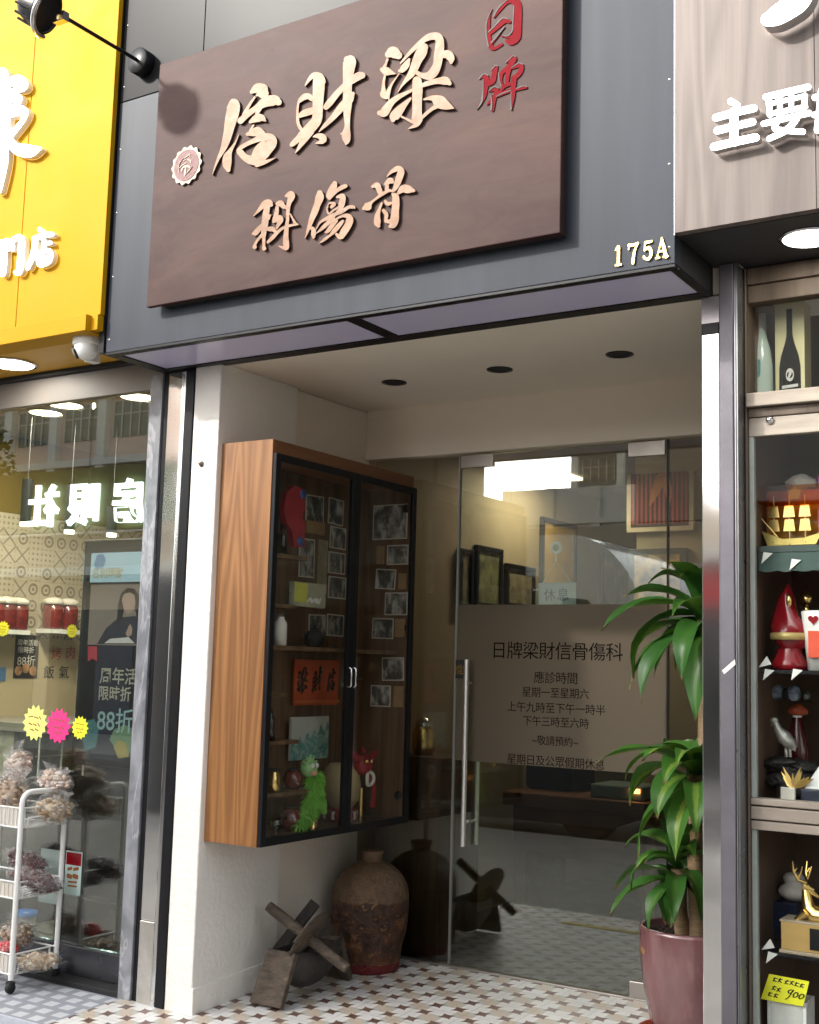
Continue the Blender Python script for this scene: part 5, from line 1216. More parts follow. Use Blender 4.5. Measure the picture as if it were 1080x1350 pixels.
def starburst(cx, cy, rp, mat, label, Y=GW-0.0065, X=None, spikes=14):
    if X is None:
        c = at(cx,cy,Y=Y); rr = abs(at(cx+rp,cy,Y=Y).x - c.x); rr = max(rr, abs(at(cx,cy-rp,Y=Y).z-c.z)); U, V, Nn = EX, EZ, Vector(NY)
    else:
        c = at(cx,cy,X=X); rr = abs(at(cx,cy-rp,X=X).z-c.z); U, V, Nn = EY, EZ, EX
    pts = []
    for i in range(spikes*2):
        a = math.pi*i/spikes; q = rr*(1.0 if i % 2 == 0 else 0.74)*(1+0.05*math.sin(i*3.1)); pts.append((q*math.cos(a), q*math.sin(a)))
    o = MB().prism(pts, c, U, V, Nn, -0.001, 0.0).build('price_tag', mat)
    tag(o, label, 'price tag', 'starburst price tags')
    b = MB(); brush(b, [[(-36,22,4),(-14,26,5)],[(-6,24,4),(18,19,5)],[(24,26,4),(34,16,5)],[(-34,-2,5),(-16,-8,5)],[(-8,-4,4),(10,-10,5)],[(18,-2,5),(30,-12,4)],[(-22,-26,4),(-4,-30,5)],[(6,-24,5),(22,-30,4)]], lambda x,y: c + U*(x*rr/75) + V*(y*rr/75) + Nn*0.0003, Nn, 0.0006); b.build('scrawl', [M_scr, M_scr], o)
    return o
M_scr = pm('tag_scrawl', (0.30,0.10,0.02), 0.7); M_fy = pm('fluorescent_yellow', (0.88,0.86,0.03), 0.7, 0, 0.03, 9); M_fp = pm('fluorescent_pink', (0.85,0.03,0.22), 0.7, 0, 0.03, 9); M_fy2 = pm('pale_fluorescent_yellow', (0.87,0.88,0.22), 0.7, 0, 0.03, 9)
starburst(46,953,17,M_fy2,'large pale yellow starburst price tag on the shop glass'); starburst(77,957,17,M_fp,'magenta starburst price tag on the shop glass'); starburst(105.5,959.5,11.5,M_fy,'small bright yellow starburst price tag beside the magenta one')
starburst(4,829,11,M_fy,'yellow starburst tag below the left wall shelf', X=XL+0.152); starburst(95,832,10,M_fy,'yellow starburst tag below the right wall shelf', X=XL+0.152)
def wflat(name, x0, y0, x1, y1, mat, label, cat, X=XL+0.001, th=0.003):
    p, q = at(x0,y1,X=X), at(x1,y0,X=X)
    return tag(MB().box(X,p.y,p.z,X+th,q.y,q.z).build(name, mat), label, cat), p, q
o, p, q = wflat('wall_poster', 17,838,52,894, pm('black_poster',(0.03,0.028,0.025),0.4), 'dark wall poster with white lettering and food photos', 'poster')
XP = XL+0.0042
text('周年活動', 'lettering', M_paper, o, (XP,p.y+0.015,q.z-0.06), EY, EZ, 0.040, 0.0002); text('限時折', 'lettering', M_paper, o, (XP,p.y+0.02,q.z-0.105), EY, EZ, 0.042, 0.0002); text('88折', 'lettering', M_paper, o, (XP,p.y+0.02,q.z-0.18), EY, EZ, 0.070, 0.0002)
b = MB()
for j in range(3): b.ball((XP,p.y+0.035+0.055*j,p.z+0.045+0.015*(j%2)), 0.002, 0.028, 0.03, 14)
b.build('food_photos', pm('food_photo',(0.50,0.28,0.14),0.5,0,0.6,30), o)
lt = thing('wall_lettering', 'red and black stuck on characters on the beige wall', 'lettering', at(85,870,X=XL))
M_redt = pm('red_vinyl',(0.50,0.06,0.04),0.5)
for ch, px, py, m_ in (('烤',67,868,M_redt),('肉',86,867,M_redt),('飯',57,893,M_blackm),('氣',77,893,M_blackm)):
    a = at(px,py,X=XL+0.0015); text(ch, 'character', m_, lt, a, EY, EZ, 0.085, 0.0006)
wflat('blue_notice', -4,880,8,898, pm('blue_card',(0.10,0.22,0.42),0.5), 'small blue notice card at the left picture edge', 'notice')
# counter with glass front
ct = thing('shop_counter', 'long sweet shop counter with a pale glass display front', 'counter', (-5.5,1.6,0))
zc = at(40,955,X=-5.25).z
MB().box(XL+0.002,0.45,zc-0.05,-5.2,3.4,zc).build('top', pm('grey_counter_top',(0.30,0.29,0.25),0.3), ct, 0.004)
MB().box(XL+0.002,0.48,-0.06,-5.26,3.35,zc-0.30).build('base', M_blackm, ct)
b = MB(); b.box(-5.25,0.48,zc-0.299,-5.244,3.35,zc-0.051); b.build('front_glass', M_clear, ct)
b = MB()
for i in range(18): b.box(-5.30,0.5+i*0.16,zc-0.295,-5.288,0.506+i*0.16,zc-0.055)
b.box(-5.31,0.49,zc-0.18,-5.30,3.3,zc-0.175); b.build('rack', M_white, ct)
MB().box(XL+0.003,0.5,zc-0.299,-5.5,3.3,zc-0.051).build('goods', pm('pale_goods',(0.45,0.45,0.33),0.6,0,0.5,20), ct)
# advertising screen
AY = 0.20
a, e = at(112,712,Y=AY), at(103,1008,Y=AY)
ax0, ax1, az1, az0 = a.x, a.x+0.50, a.z, e.z
sc_ = thing('advertising_screen', 'tall black framed advertising screen showing a seated woman and a discount offer', 'screen', (a.x+0.25,AY,0))
b = MB(); b.box(ax0,AY,az0,ax1,AY+0.045,az1); b.build('housing', M_black, sc_, 0.008)
b = MB(); b.box(ax0+0.04,AY+0.05,-0.06,ax1-0.04,AY+0.10,az0); b.box(ax0-0.03,AY-0.02,-0.06,ax1+0.03,AY+0.3,0.30); b.build('stand', M_black, sc_, 0.005)
def scr(c, s=0.35): return lamp_mat('screen_%d' % len(bpy.data.materials), c, s)
def srect(name, x0, y0, x1, y1, mat, dy=0.0):
    p, q = at(x0,y1,Y=AY-0.001), at(x1,y0,Y=AY-0.001)
    def sm(c, es): 
        pass
    return MB().box(p.x,AY-0.002-dy,p.z,min(q.x,ax1-0.03),AY-0.0003-dy,q.z).build(name, mat, sc_)
def emis(name, c, s=0.16):
    t = NT(name); return t.bsdf(sc3(c,0.25), 0.25, emit=c, es=s*0.55)
srect('image', 119,727,182,1000, emis('dark_screen',(0.02,0.022,0.035),0.6))
srect('blue_banner', 119,727,190,768, emis('pale_blue_screen',(0.42,0.62,0.74),0.42), 0.002)
srect('photo_backdrop', 116,770,190,850, emis('tan_screen',(0.30,0.25,0.22),0.30), 0.002)
def sp2(px, py): p = at(px,py,Y=AY-0.005); return (p.x, p.z)
def spoly(name, pts, mat, dy): MB().prism([sp2(*p) for p in pts], (0,AY-dy,0), EX, EZ, NY, 0, 0.0006).build(name, mat, sc_)
spoly('figure_clothes', [(128,849),(140,828),(152,818),(160,814),(178,812),(190,825),(190,849)], emis('navy_screen',(0.03,0.03,0.045),0.5), 0.0045)
spoly('figure_hair', [(154,822),(156,797),(160,782),(168,775),(177,776),(183,784),(185,800),(188,822),(181,818),(178,800),(172,806),(164,802),(161,818)], emis('hair_screen',(0.015,0.012,0.012),0.5), 0.0055)
spoly('figure_face', [(161,790),(164,783),(172,781),(178,785),(179,797),(175,806),(169,810),(164,805)], emis('face_screen',(0.38,0.27,0.22),0.45), 0.0065)
spoly('figure_hands', [(166,836),(169,828),(172,822),(175,829),(174,837),(169,840)], emis('face_screen',(0.38,0.27,0.22),0.45), 0.0065)
spoly('dish', [(138,848),(146,842),(170,840),(178,848)], emis('dish_screen',(0.6,0.6,0.58),0.4), 0.0070)
M_scw = emis('white_screen_text',(0.62,0.60,0.50),0.22); M_scb = emis('cyan_screen_text',(0.45,0.68,0.70),0.22)
def stext(s, px, py, size, mat, n='lettering'): return text(s, n, mat, sc_, tuple(at(px,py,Y=AY-0.0045)), EX, EZ, size, 0.0003, 0.001)
stext('周年活', 131,899,0.085,M_scw); stext('限時折', 129,921,0.075,M_scw); stext('88折', 127,961,0.125,M_scb); stext('名利理財', 121,761,0.055,emis('gold_screen_text',(0.40,0.32,0.10),0.4))
spoly('red_ribbon', [(116,852),(128,852),(128,872),(122,868),(116,872)], emis('red_screen',(0.45,0.06,0.08),0.4), 0.0045)
spoly('logo_mark', [(124,745),(128,732),(136,730),(140,738),(136,748),(128,750)], emis('blue_logo',(0.12,0.25,0.45),0.4), 0.0055)
spoly('fruit_shape', [(106,965),(112,950),(124,948),(130,962),(126,985),(112,990)], emis('teal_fruit',(0.06,0.16,0.17),0.5), 0.0035)
spoly('fruit_shape', [(144,975),(150,962),(164,955),(176,962),(176,990),(160,998)], emis('green_fruit',(0.16,0.26,0.16),0.4), 0.0035)
spoly('fruit_shape', [(150,985),(156,975),(166,980),(170,998),(156,1000)], emis('gold_fruit',(0.36,0.30,0.08),0.4), 0.0048)
# papers on the glass
def gpaper(x0, y0, x1, y1, mat, label, top=None):
    p, q = at(x0,y1,Y=GW-0.006), at(x1,y0,Y=GW-0.006)
    o = MB().box(p.x,GW-0.0062,p.z,q.x,GW-0.0054,q.z).build('notice', mat); tag(o, label, 'notice')
    if top: MB().box(p.x+0.005,GW-0.0068,q.z-(q.z-p.z)*0.32,q.x-0.005,GW-0.0063,q.z-0.006).build('header', top, o)
    return o, p, q
o, p, q = gpaper(84,1124,109,1178, pm('mint_paper',(0.48,0.62,0.58),0.6,0,0.05,9), 'mint notice with a red header on the shop glass by the trolley', M_red)
text('CCTV', 'lettering', M_blackm, o, (p.x+0.012,GW-0.0066,p.z+(q.z-p.z)*0.45), EX, EZ, 0.042, 0.0002) if False else None
b = MB(); w_ = q.x-p.x; h_ = q.z-p.z
brush(b, [[(20,30,10),(40,26,10)],[(55,28,10),(80,24,10)],[(20,50,14),(40,52,14)],[(55,48,14),(78,50,14)],[(25,68,6),(75,66,6)],[(25,80,5),(75,79,5)]], lambda x,y: Vector((p.x+w_*x/100, GW-0.0069, q.z-h_*(0.2+0.75*y/100))), NY, 0.0005); b.build('print', [M_scr, M_scr], o)
gpaper(50,1122,83,1188, pm('pale_mint_paper',(0.34,0.42,0.39),0.6,0,0.08,9), 'pale grey green notice behind the trolley middle shelf')
t = thing('blue_cap_tub', 'tub with a bright blue lid behind the trolley', 'tub', at(36,1205,Y=0.35))
c = at(34,1208,Y=0.35)
slab('plinth_box', 'dark display plinth behind the sweet shop glass', 'plinth', -5.15, -4.72, 0.22, 0.75, -0.06, c.z-0.05, pm('dim_plinth',(0.10,0.11,0.10),0.5))
MB().lathe((c.x,c.y,c.z-0.0495), [(0.05,0.0),(0.055,0.05)], 20).build('body', M_pborder, t); MB().lathe((c.x,c.y,c.z), [(0.058,0.001),(0.058,0.028),(0,0.03)], 20).build('lid', pm('bright_blue',(0.03,0.16,0.55),0.35), t)

# trolley -------------------------------------------------------------
TX, TY0, TY1 = -4.57, -0.215, 0.045
TXL = -5.02
tr = thing('wire_trolley', 'white wire three tier trolley on black castors outside the sweet shop', 'trolley', (-4.8,-0.08,-0.06))
zf = lambda py: at(24,py,Y=TY0).z
ztop = zf(1044)
for x, nm in ((TX,'end_frame'),(TXL,'end_frame')):
    pts = [(x,TY0,-0.005)] + [(x,TY0,z) for z in (0.3,0.6,ztop-0.05)] + [(x,TY0+0.05*(1-math.cos(a)),ztop-0.05+0.05*math.sin(a)) for a in (0.4,0.8,1.2,1.5708)] + [(x,TY1-0.05*(1-math.sin(a)),ztop-0.05+0.05*math.cos(a)) for a in (0.0,0.4,0.8,1.2,1.5708)] + [(x,TY1,z) for z in (0.6,0.3,-0.005)]
    MB().tube(pts, 0.0125, 12).build(nm, M_white, tr)
    for y in (TY0, TY1):
        g = fz(y); cm = MB(); cm.lathe((x-0.012,y,g+0.024), [(0,0),(0.022,0.001),(0.024,0.006),(0.024,0.018),(0.022,0.023),(0,0.024)], 20, axis=(1,0,0)); cm.box(x-0.018,y-0.012,g+0.028,x+0.018,y+0.012,g+0.052)
        cm.build('castor', M_blackm, tr)
TRZ = []
for pr_, pb_ in ((1066,1092),(1165,1187),(1262,1289)):
    zr, zb2 = zf(pr_), zf(pb_); TRZ.append((zr, zb2))
    b = MB(); r_ = 0.0042
    for z in (zr, zb2):
        b.tube([(TX-0.014,TY0,z),(TX-0.014,TY1,z)], r_, 6); b.tube([(TXL+0.014,TY0,z),(TXL+0.014,TY1,z)], r_, 6)
        b.tube([(TXL,TY0+0.013,z),(TX,TY0+0.013,z)], r_, 6); b.tube([(TXL,TY1-0.013,z),(TX,TY1-0.013,z)], r_, 6)
    for y in (TY0+0.03, TY1-0.03):
        b.tube([(TX-0.014,y,zr),(TX-0.014,y,zb2)], r_, 6)
    zm = (zr+zb2)/2
    b.tube([(TX-0.008,TY0+0.04,zb2),(TX-0.004,TY0+0.045,zm),(TX-0.004,TY1-0.05,zm),(TX-0.008,TY1-0.045,zb2)], r_, 6)
    for i in range(9): y = TY0+0.02+(TY1-TY0-0.04)*i/8; b.tube([(TXL+0.01,y,zb2+0.001),(TX-0.01,y,zb2+0.001)], 0.002, 5)
    for i in range(16): x = TXL+0.02+(TX-TXL-0.04)*i/15; b.tube([(x,TY0+0.013,zb2),(x,TY0+0.013,zr)], 0.002, 5)
    b.build('basket', M_white, tr)
    MB().box(TXL+0.012,TY0+0.016,zb2+0.004,TX-0.012,TY0+0.018,zr-0.004).build('liner', pm('translucent_liner',(0.58,0.53,0.46),0.5,0,0.1,6), tr)
def m_film2():
    t = NT('crinkled_bag_film'); p = t.pos()
    tr_ = t.n('ShaderNodeBsdfTransparent'); pr_ = t.n('ShaderNodeBsdfPrincipled'); t.put(pr_.inputs['Base Color'], (0.75,0.72,0.70)); pr_.inputs['Roughness'].default_value = 0.12
    t.put(pr_.inputs['Normal'], t.bump(t.noise(p, 40, 4, 0.7, 2.0), 1.0, 0.02))
    mx = t.n('ShaderNodeMixShader'); t.put(mx.inputs[0], t.m('MAXIMUM', t.m('MULTIPLY_ADD', t.noise(p, 26, 4, 0.7), 1.4, -0.52), 0.08)); t.put(mx.inputs[1], tr_.outputs[0]); t.put(mx.inputs[2], pr_.outputs[0]); t.put(t.out.inputs['Surface'], mx.outputs[0]); return t.mat
M_film2 = m_film2()
def pieces(b, rng, rx, ry, rz, n, size, shape):
    for k in range(n):
        d = Vector((rng.gauss(0,1),rng.gauss(0,1),rng.gauss(0,1))).normalized()*(0.55+0.42*rng.random())
        c = Vector((d.x*rx, d.y*ry, d.z*rz)); q = Matrix.Rotation(rng.uniform(0,6.28),3,'X') @ Matrix.Rotation(rng.uniform(0,6.28),3,'Z')
        t_ = MB(); k_ = size*rng.uniform(0.75,1.25)
        t_.ball((0,0,0), k_*shape[0], k_*shape[1], k_*shape[2], 8, 0, 0.5, 9, k)
        b.add([tuple(c + q @ Vector(v)) for v in t_.v], t_.f, rng.randrange(3), True)
def bag(px, py, Y, rx, ry, rz, mats, label, seed, rot=0.0, ruff=True, zb=None, size=0.016, shape=(1,0.8,0.35), n=150):
    c = at(px,py,Y=Y)
    if zb is not None: c.z = zb + rz*0.95
    rg = random.Random(seed)
    t = thing('snack_bag', label, 'bag', c, 'bags of dried goods on the trolley', local=True); t.rotation_euler = (0,rot,rg.uniform(-0.2,0.2))
    b = MB(); b.ball((0,0,0), rx*0.62, ry*0.62, rz*0.62, 16, 1); pieces(b, rg, rx*0.86, ry*0.86, rz*0.86, n, size, shape); b.build('contents', mats, t)
    b = MB(); b.ball((0,0,0), rx, ry, rz, 30, 0, 0.30, 11, seed)
    if ruff:     # gathered top of the bag
        m = 26; vs = []
        for i in range(m):
            a = math.pi*2*i/m; k = 1+0.25*rg.uniform(-1,1)
            vs.append((rx*0.55*math.cos(a), ry*0.35*math.sin(a), rz*0.70)); vs.append((rx*0.95*k*math.cos(a), ry*0.30*math.sin(a)+0.006*rg.uniform(-1,1), rz*(1.2+0.25*rg.random())))
        b.add(vs, [(2*i,2*((i+1)%m),2*((i+1)%m)+1,2*i+1) for i in range(m)], 0, False)
    else:
        for sg_ in (-1,1):
            vs = [(sg_*rx*0.92,-ry*0.3,0),(sg_*rx*0.92,ry*0.3,0.0),(sg_*rx*1.2,ry*0.5,rz*0.3),(sg_*rx*1.22,-ry*0.45,rz*0.1)]; b.add(vs, [(0,1,2,3)])
    b.build('film', M_film2, t); return t
def p3(n, a, b_, c): return [pm(n+'_one', a, 0.55, 0, 0.3, 60), pm(n+'_two', b_, 0.55, 0, 0.3, 60), pm(n+'_three', c, 0.55, 0, 0.3, 60)]
B_nut = p3('dried_mushroom', (0.20,0.11,0.055), (0.36,0.23,0.13), (0.52,0.40,0.27))
B_wht = p3('pale_sweet', (0.62,0.47,0.40), (0.70,0.62,0.55), (0.55,0.40,0.30))
B_red = [pm('date_one',(0.07,0.008,0.010),0.25,0,0.4,40,coat=0.4), pm('date_two',(0.12,0.014,0.015),0.25,0,0.4,40,coat=0.4), pm('date_three',(0.045,0.006,0.008),0.25,0,0.4,40,coat=0.4)]
B_beg = p3('dried_slice', (0.44,0.29,0.15), (0.62,0.48,0.31), (0.70,0.60,0.45))
z0_ = [b_+0.006 for (_, b_) in TRZ]
bag(14,1050,-0.10, 0.12,0.09,0.12, B_nut, 'bag of brown dried mushrooms at the left of the top basket', 1, 0.2, zb=z0_[0])
bag(72,1060,-0.02, 0.10,0.10,0.070, B_beg, 'bag of beige dried slices at the right of the top basket', 2, 0.1, True, zb=z0_[0])
bag(24,1010,-0.06, 0.09,0.06,0.075, B_wht, 'clear bag of pale pink sweets heaped on top of the mushrooms', 3, -0.5, True)
bag(72,1030,0.0, 0.11,0.075,0.055, B_wht, 'crinkled clear bag lying across the dried slices', 4, 0.15)
bag(34,1135,0.0, 0.15,0.05,0.050, B_red, 'long bag of dark red dates at the back of the middle basket', 5, 0.12, False, None, 0.015, (1,0.6,0.6), 170)
bag(44,1158,-0.11, 0.16,0.055,0.045, B_red, 'long bag of dark red dates at the front of the middle basket', 6, 0.10, False, None, 0.015, (1,0.6,0.6), 170)
bag(60,1176,-0.02, 0.08,0.09,0.032, B_red, 'flat bag of dark red dates on the middle basket floor', 7, 0.0, False, zb=z0_[1], size=0.015, shape=(1,0.6,0.6))
bag(22,1232,-0.04, 0.10,0.08,0.06, B_nut, 'bag of brown dried fungus standing in the bottom basket', 8, 0.1, True)
bag(8,1250,-0.15, 0.06,0.05,0.03, [pm('red_wrapper',(0.60,0.03,0.03),0.25,0,0.2,20,coat=0.4)]*3, 'small bright red packet in the bottom basket', 9, 0.1, False)
bag(50,1270,-0.08, 0.115,0.105,0.040, B_beg, 'wide flat bag of beige chips in the bottom basket', 10, 0.0, False, zb=z0_[2])

# ------------------------------------------------------------------ gift shop (right)
gf = thing('gift_shop_fascia', 'grey oak board fascia with lit white characters over the gift shop', 'fascia', (-0.6,-0.37,2.9))
GX0 = -1.392
b = MB(); xs = [GX0, -0.93, -0.40, 0.2, 1.4]
for i in range(4): b.box(xs[i]+(0.0008 if i else 0),-0.375,2.90,xs[i+1]-0.0008,-0.34,5.0)
b.build('board', M_oak, gf, 0.001)
MB().box(GX0-0.003,-0.37,2.895,GX0-0.0005,-0.30,5.0).build('edge_trim', M_steel, gf)
YG = -0.376
def gchar(strokes, ox, oy, s, h=0.03):
    b = MB(); brush(b, strokes, chart(ox,oy,s,YG-0.012), NY, h); b.build('lit_character', [M_letter, pm('letter_side',(0.45,0.43,0.42),0.5)], gf)
gchar([[(230,850,54),(285,880,44)],[(110,980,58),(260,940,58),(415,905,58)],[(120,1085,56),(260,1050,56),(405,1015,56)],[(95,1215,62),(260,1175,62),(430,1140,62)],[(255,930,66),(255,1180,66)]], 930,0,6.133)
gchar([[(510,815,50),(680,775,50),(850,735,50)],[(535,850,44),(545,960,44)],[(535,870,36),(680,840,36),(830,805,36)],[(825,805,44),(820,900,44)],[(545,950,40),(680,925,40),(830,895,40)],[(625,810,44),(625,930,40)],[(715,790,44),(715,910,40)],
 [(495,1030,46),(680,985,46),(860,945,46)],[(640,960,48),(580,1060,46),(660,1085,44),(810,1095,46)],[(760,990,48),(680,1080,50),(540,1150,44)]], 930,0,6.133)
gchar([[(880,-260,120),(860,-80,150),(800,60,160),(700,130,170),(600,190,150),(540,215,110)]], 930,0,6.133, 0.05)
gchar([[(905,820,50),(1050,780,50)],[(960,760,50),(930,1080,60)],[(900,960,46),(1080,910,46)]], 930,0,6.133)
gs = thing('gift_shop', 'gift shop unit with a dark soffit and an old wooden framed display window', 'shop', (-0.6,1.0,0))
SYB = 0.112
MB().box(GX0,-0.339,2.898,1.4,SYB,2.96).build('soffit', pm('black_soffit',(0.022,0.022,0.024),0.5,0,0.1,3), gs)
MB().box(GX0+0.002,0.0,2.962,1.4,6.2,11.0).build('upper_storey', M_plaster, gs)
c = at(1066,313,Z=2.8975)
roundlamp('soffit_light', 1068, 312, 2.8975, 0.088, M_ledw, 'round lit downlight in the black soffit of the gift shop', 'downlight', 'lit downlights', 0.4)
WY = 0.10
def zr(py, px=1040): return at(px,py,Y=WY).z
def xr(px, py=800): return at(px,py,Y=WY).x
wx0, wx1, wx2 = XD1+0.002, xr(990), xr(997)
dw = thing('display_window', 'old brown wooden display window frame with pale rails of the gift shop', 'window', (-0.8,WY,0))
b = MB(); b.box(wx0,WY-0.03,-0.08,wx1,WY+0.06,2.895); b.build('outer_stile', M_brownfr, dw, 0.004)
b = MB(); b.box(wx1+0.001,WY-0.02,zr(395),1.2,WY+0.04,zr(372)); b.box(wx1+0.001,WY-0.028,zr(371),1.2,WY+0.05,2.894); b.build('head_rail', M_brownfr, dw, 0.004)
b = MB(); b.box(wx1+0.001,WY-0.045,zr(535),1.2,WY+0.05,zr(517)); b.build('white_ledge', M_palewood, dw, 0.003)
b = MB(); b.box(wx1+0.001,WY-0.02,zr(548),1.2,WY+0.03,zr(535)-0.001); b.build('mid_rail', M_brownfr, dw, 0.003)
b = MB(); b.box(wx1+0.001,WY-0.014,zr(573),1.2,WY+0.02,zr(548)-0.001); b.build('pelmet', M_palewood, dw, 0.003)
q = at(1015,554,Y=WY-0.014); MB().lathe((q.x,q.y,q.z), [(0.014,0),(0.014,0.008),(0.008,0.014),(0,0.015)], 16, axis=(0,-1,0)).build('lock', M_steel, dw)
for z1_, z0_r in ((zr(1055),zr(1064)),(zr(1066),zr(1083)),(zr(1085),zr(1097))):
    MB().box(wx1+0.001,WY-0.02,z0_r,1.2,WY+0.035,z1_).build('sill_rail', M_palewood, dw, 0.003)
M_gstrip = pm('grey_green_strip',(0.33,0.36,0.33),0.35,0,0.15,10)
b = MB(); b.box(wx1+0.001,WY-0.012,zr(1055)+0.001,wx2,WY+0.012,zr(573)-0.001); b.box(wx1+0.001,WY-0.012,-0.07,wx2,WY+0.012,zr(1097)-0.001); b.build('glazing_strip', M_gstrip, dw, 0.002)
b = MB(); b.box(wx1+0.001,WY+0.002,zr(517)+0.001,1.2,WY+0.007,zr(395)-0.001); b.build('top_pane', M_clear, dw)
b = MB(); b.box(wx2+0.001,WY,zr(1055)+0.001,1.2,WY+0.005,zr(573)-0.001); b.build('middle_pane', M_clear, dw)
b = MB(); b.box(wx2+0.001,WY,-0.07,1.2,WY+0.005,zr(1097)-0.001); b.build('lower_pane', M_clear, dw)
M_dkcab = pm('dark_brown_lining',(0.13,0.075,0.05),0.6,0,0.25,4)
b = MB(); b.box(wx0,0.62,-0.06,1.2,0.66,2.85); b.box(wx0,0.17,-0.06,wx1,0.62,2.85); b.build('lining', M_dkcab, dw)
tag(MB().box(-0.93,0.40,zr(515),-0.80,0.55,zr(450)).build('wooden_box', M_tan), 'plain tan box at the right edge of the top display shelf', 'box')
zsh = [zr(517)-0.03, at(1040,722,Y=0.2).z, at(1040,884,Y=0.2).z, at(1040,925,Y=0.3).z, at(1040,1057,Y=0.2).z, at(1040,1258,Y=0.14).z]
def shelf(z, mat, y0=0.115, th=0.015, nm='shelf'): MB().box(wx2,y0,z-th,1.2,0.615,z).build(nm, mat, dw, 0.001)
shelf(zsh[0]+0.03, M_brownfr); M_grgl = pm('dark_green_shelf',(0.05,0.075,0.07),0.15,0,0.1,4)
shelf(zsh[1], M_grgl, 0.13, 0.022); shelf(zsh[2], M_black, 0.13, 0.012); shelf(zsh[3], M_clear, 0.27, 0.006); shelf(zsh[4], M_palewood, 0.14); shelf(zsh[5], M_black, 0.14, 0.012)
# scalloped green trim under the second shelf
b = MB(); pts = [(wx2,zsh[1]-0.023)]; 
z_ = zsh[1]-0.085
for i in range(60):
    a = i/59; pts.append((wx2 + a*0.8, z_ - 0.006*abs(math.sin(a*40))))
pts.append((wx2+0.8, zsh[1]-0.023)); b.prism(pts, (0,0.135,0), EX, EZ, NY, 0, 0.003); b.build('scalloped_trim', pm('sea_green_cloth',(0.040,0.075,0.066),0.7,0,0.2,9), dw)
def tri(px, py, k, Y):
    c = at(px,py,Y=Y); b = MB(); b.prism([(0,0),(0.045,0.012),(0.030,0.040)] if k else [(0,0),(0.040,0.035),(0.008,0.040)], c, EX, EZ, NY, 0, 0.001)
    return b.build('corner_card', M_paper)
for px,py,k,lb in ((1004,743,0,'white corner card under the second display shelf, left one'),(1041,752,0,'white corner card under the second display shelf, right one'),(1000,880,1,'white corner card on the black shelf left of the red figurine'),(1006,897,0,'white corner card hanging below the black shelf, left one'),(1043,897,0,'white corner card hanging below the black shelf, right one'),(1004,1252,1,'white corner card on the bottom black shelf by the blue box'),(1010,1270,0,'white corner card under the bottom black shelf')):
    tag(tri(px,py,k,0.127), lb, 'card', 'folded white corner cards')
# --- top shelf
IY = 0.24
def ix(px, py, Y=IY): return at(px,py,Y=Y).x
def iz(px, py, Y=IY): return at(px,py,Y=Y).z
zt = zsh[0]+0.0305
x = ix(1003,470); sc_k = (iz(1003,414)-zt)
t = thing('liqueur_bottle', 'frosted pale green bottle with a silver neck on the top display shelf', 'bottle', (x,IY,zt))
MB().lathe((x,IY,zt), [(0,0.0005),(0.043,0.001),(0.044,0.02),(0.043,sc_k*0.40),(0.036,sc_k*0.58),(0.024,sc_k*0.72),(0.020,sc_k*0.80)], 28).build('body', pm('frosted_green_glass',(0.50,0.60,0.52),0.2,0,0.1,8), t)
MB().lathe((x,IY,zt), [(0.021,sc_k*0.802),(0.019,sc_k*0.995),(0,sc_k)], 20).build('neck_foil', pm('silver_foil',(0.55,0.53,0.48),0.3,0.7), t)
b = MB(); brush(b, [[(0,0,40),(0,60,40)],], lambda a_,b_: Vector((x+a_*0.0006, IY-0.0445, zt+sc_k*0.30+b_*0.0007)), NY, 0.001); b.build('label', [pm('teal_label',(0.12,0.30,0.26),0.5)]*2, t)
# boxed bottle
t = thing('bottle_gift_box', 'tall gold gift box printed with a dark bottle on the top display shelf', 'gift box', (ix(1043,460),IY,zt))
bx0, bx1, bz1 = ix(1022,470), ix(1061,470), iz(1043,398)
MB().box(bx0,IY,zt+0.0005,bx1,IY+0.09,bz1).build('carton', pm('pale_gold_card',(0.52,0.47,0.25),0.35,0.2,0.1,5), t, 0.001)
wd, hh = bx1-bx0, bz1-zt
prf = [(0.40,0.93),(0.60,0.93),(0.60,0.66),(0.66,0.58),(0.80,0.45),(0.86,0.34),(0.87,0.03),(0.13,0.03),(0.14,0.34),(0.20,0.45),(0.34,0.58),(0.40,0.66)]
MB().prism([(bx0+a*wd, zt+c_*hh) for a,c_ in prf], (0,IY,0), EX, EZ, NY, 0.0003, 0.0015).build('printed_bottle', pm('print_black',(0.02,0.018,0.016),0.6,spec=0.1), t)
b = MB(); pj = lambda a_,b_: Vector((bx0+a_/100*wd, IY-0.0016, zt+hh*(1-b_/100)))
brush(b, [[(50+12*math.cos(a)*1.0, 74+5.0*math.sin(a), 3) for a in [2*math.pi*i/16 for i in range(17)]],[(46,76,4),(50,73,6),(54,72,4)],[(24,86,2.6),(76,85,2.6)]], pj, NY, 0.0006); b.build('emblem', [M_paper,M_paper], t)
MB().box(bx0+wd*0.16,IY-0.0022,zt+hh*0.045,bx0+wd*0.84,IY-0.0016,zt+hh*0.115).build('label', pm('grey_label',(0.36,0.35,0.32),0.5), t)
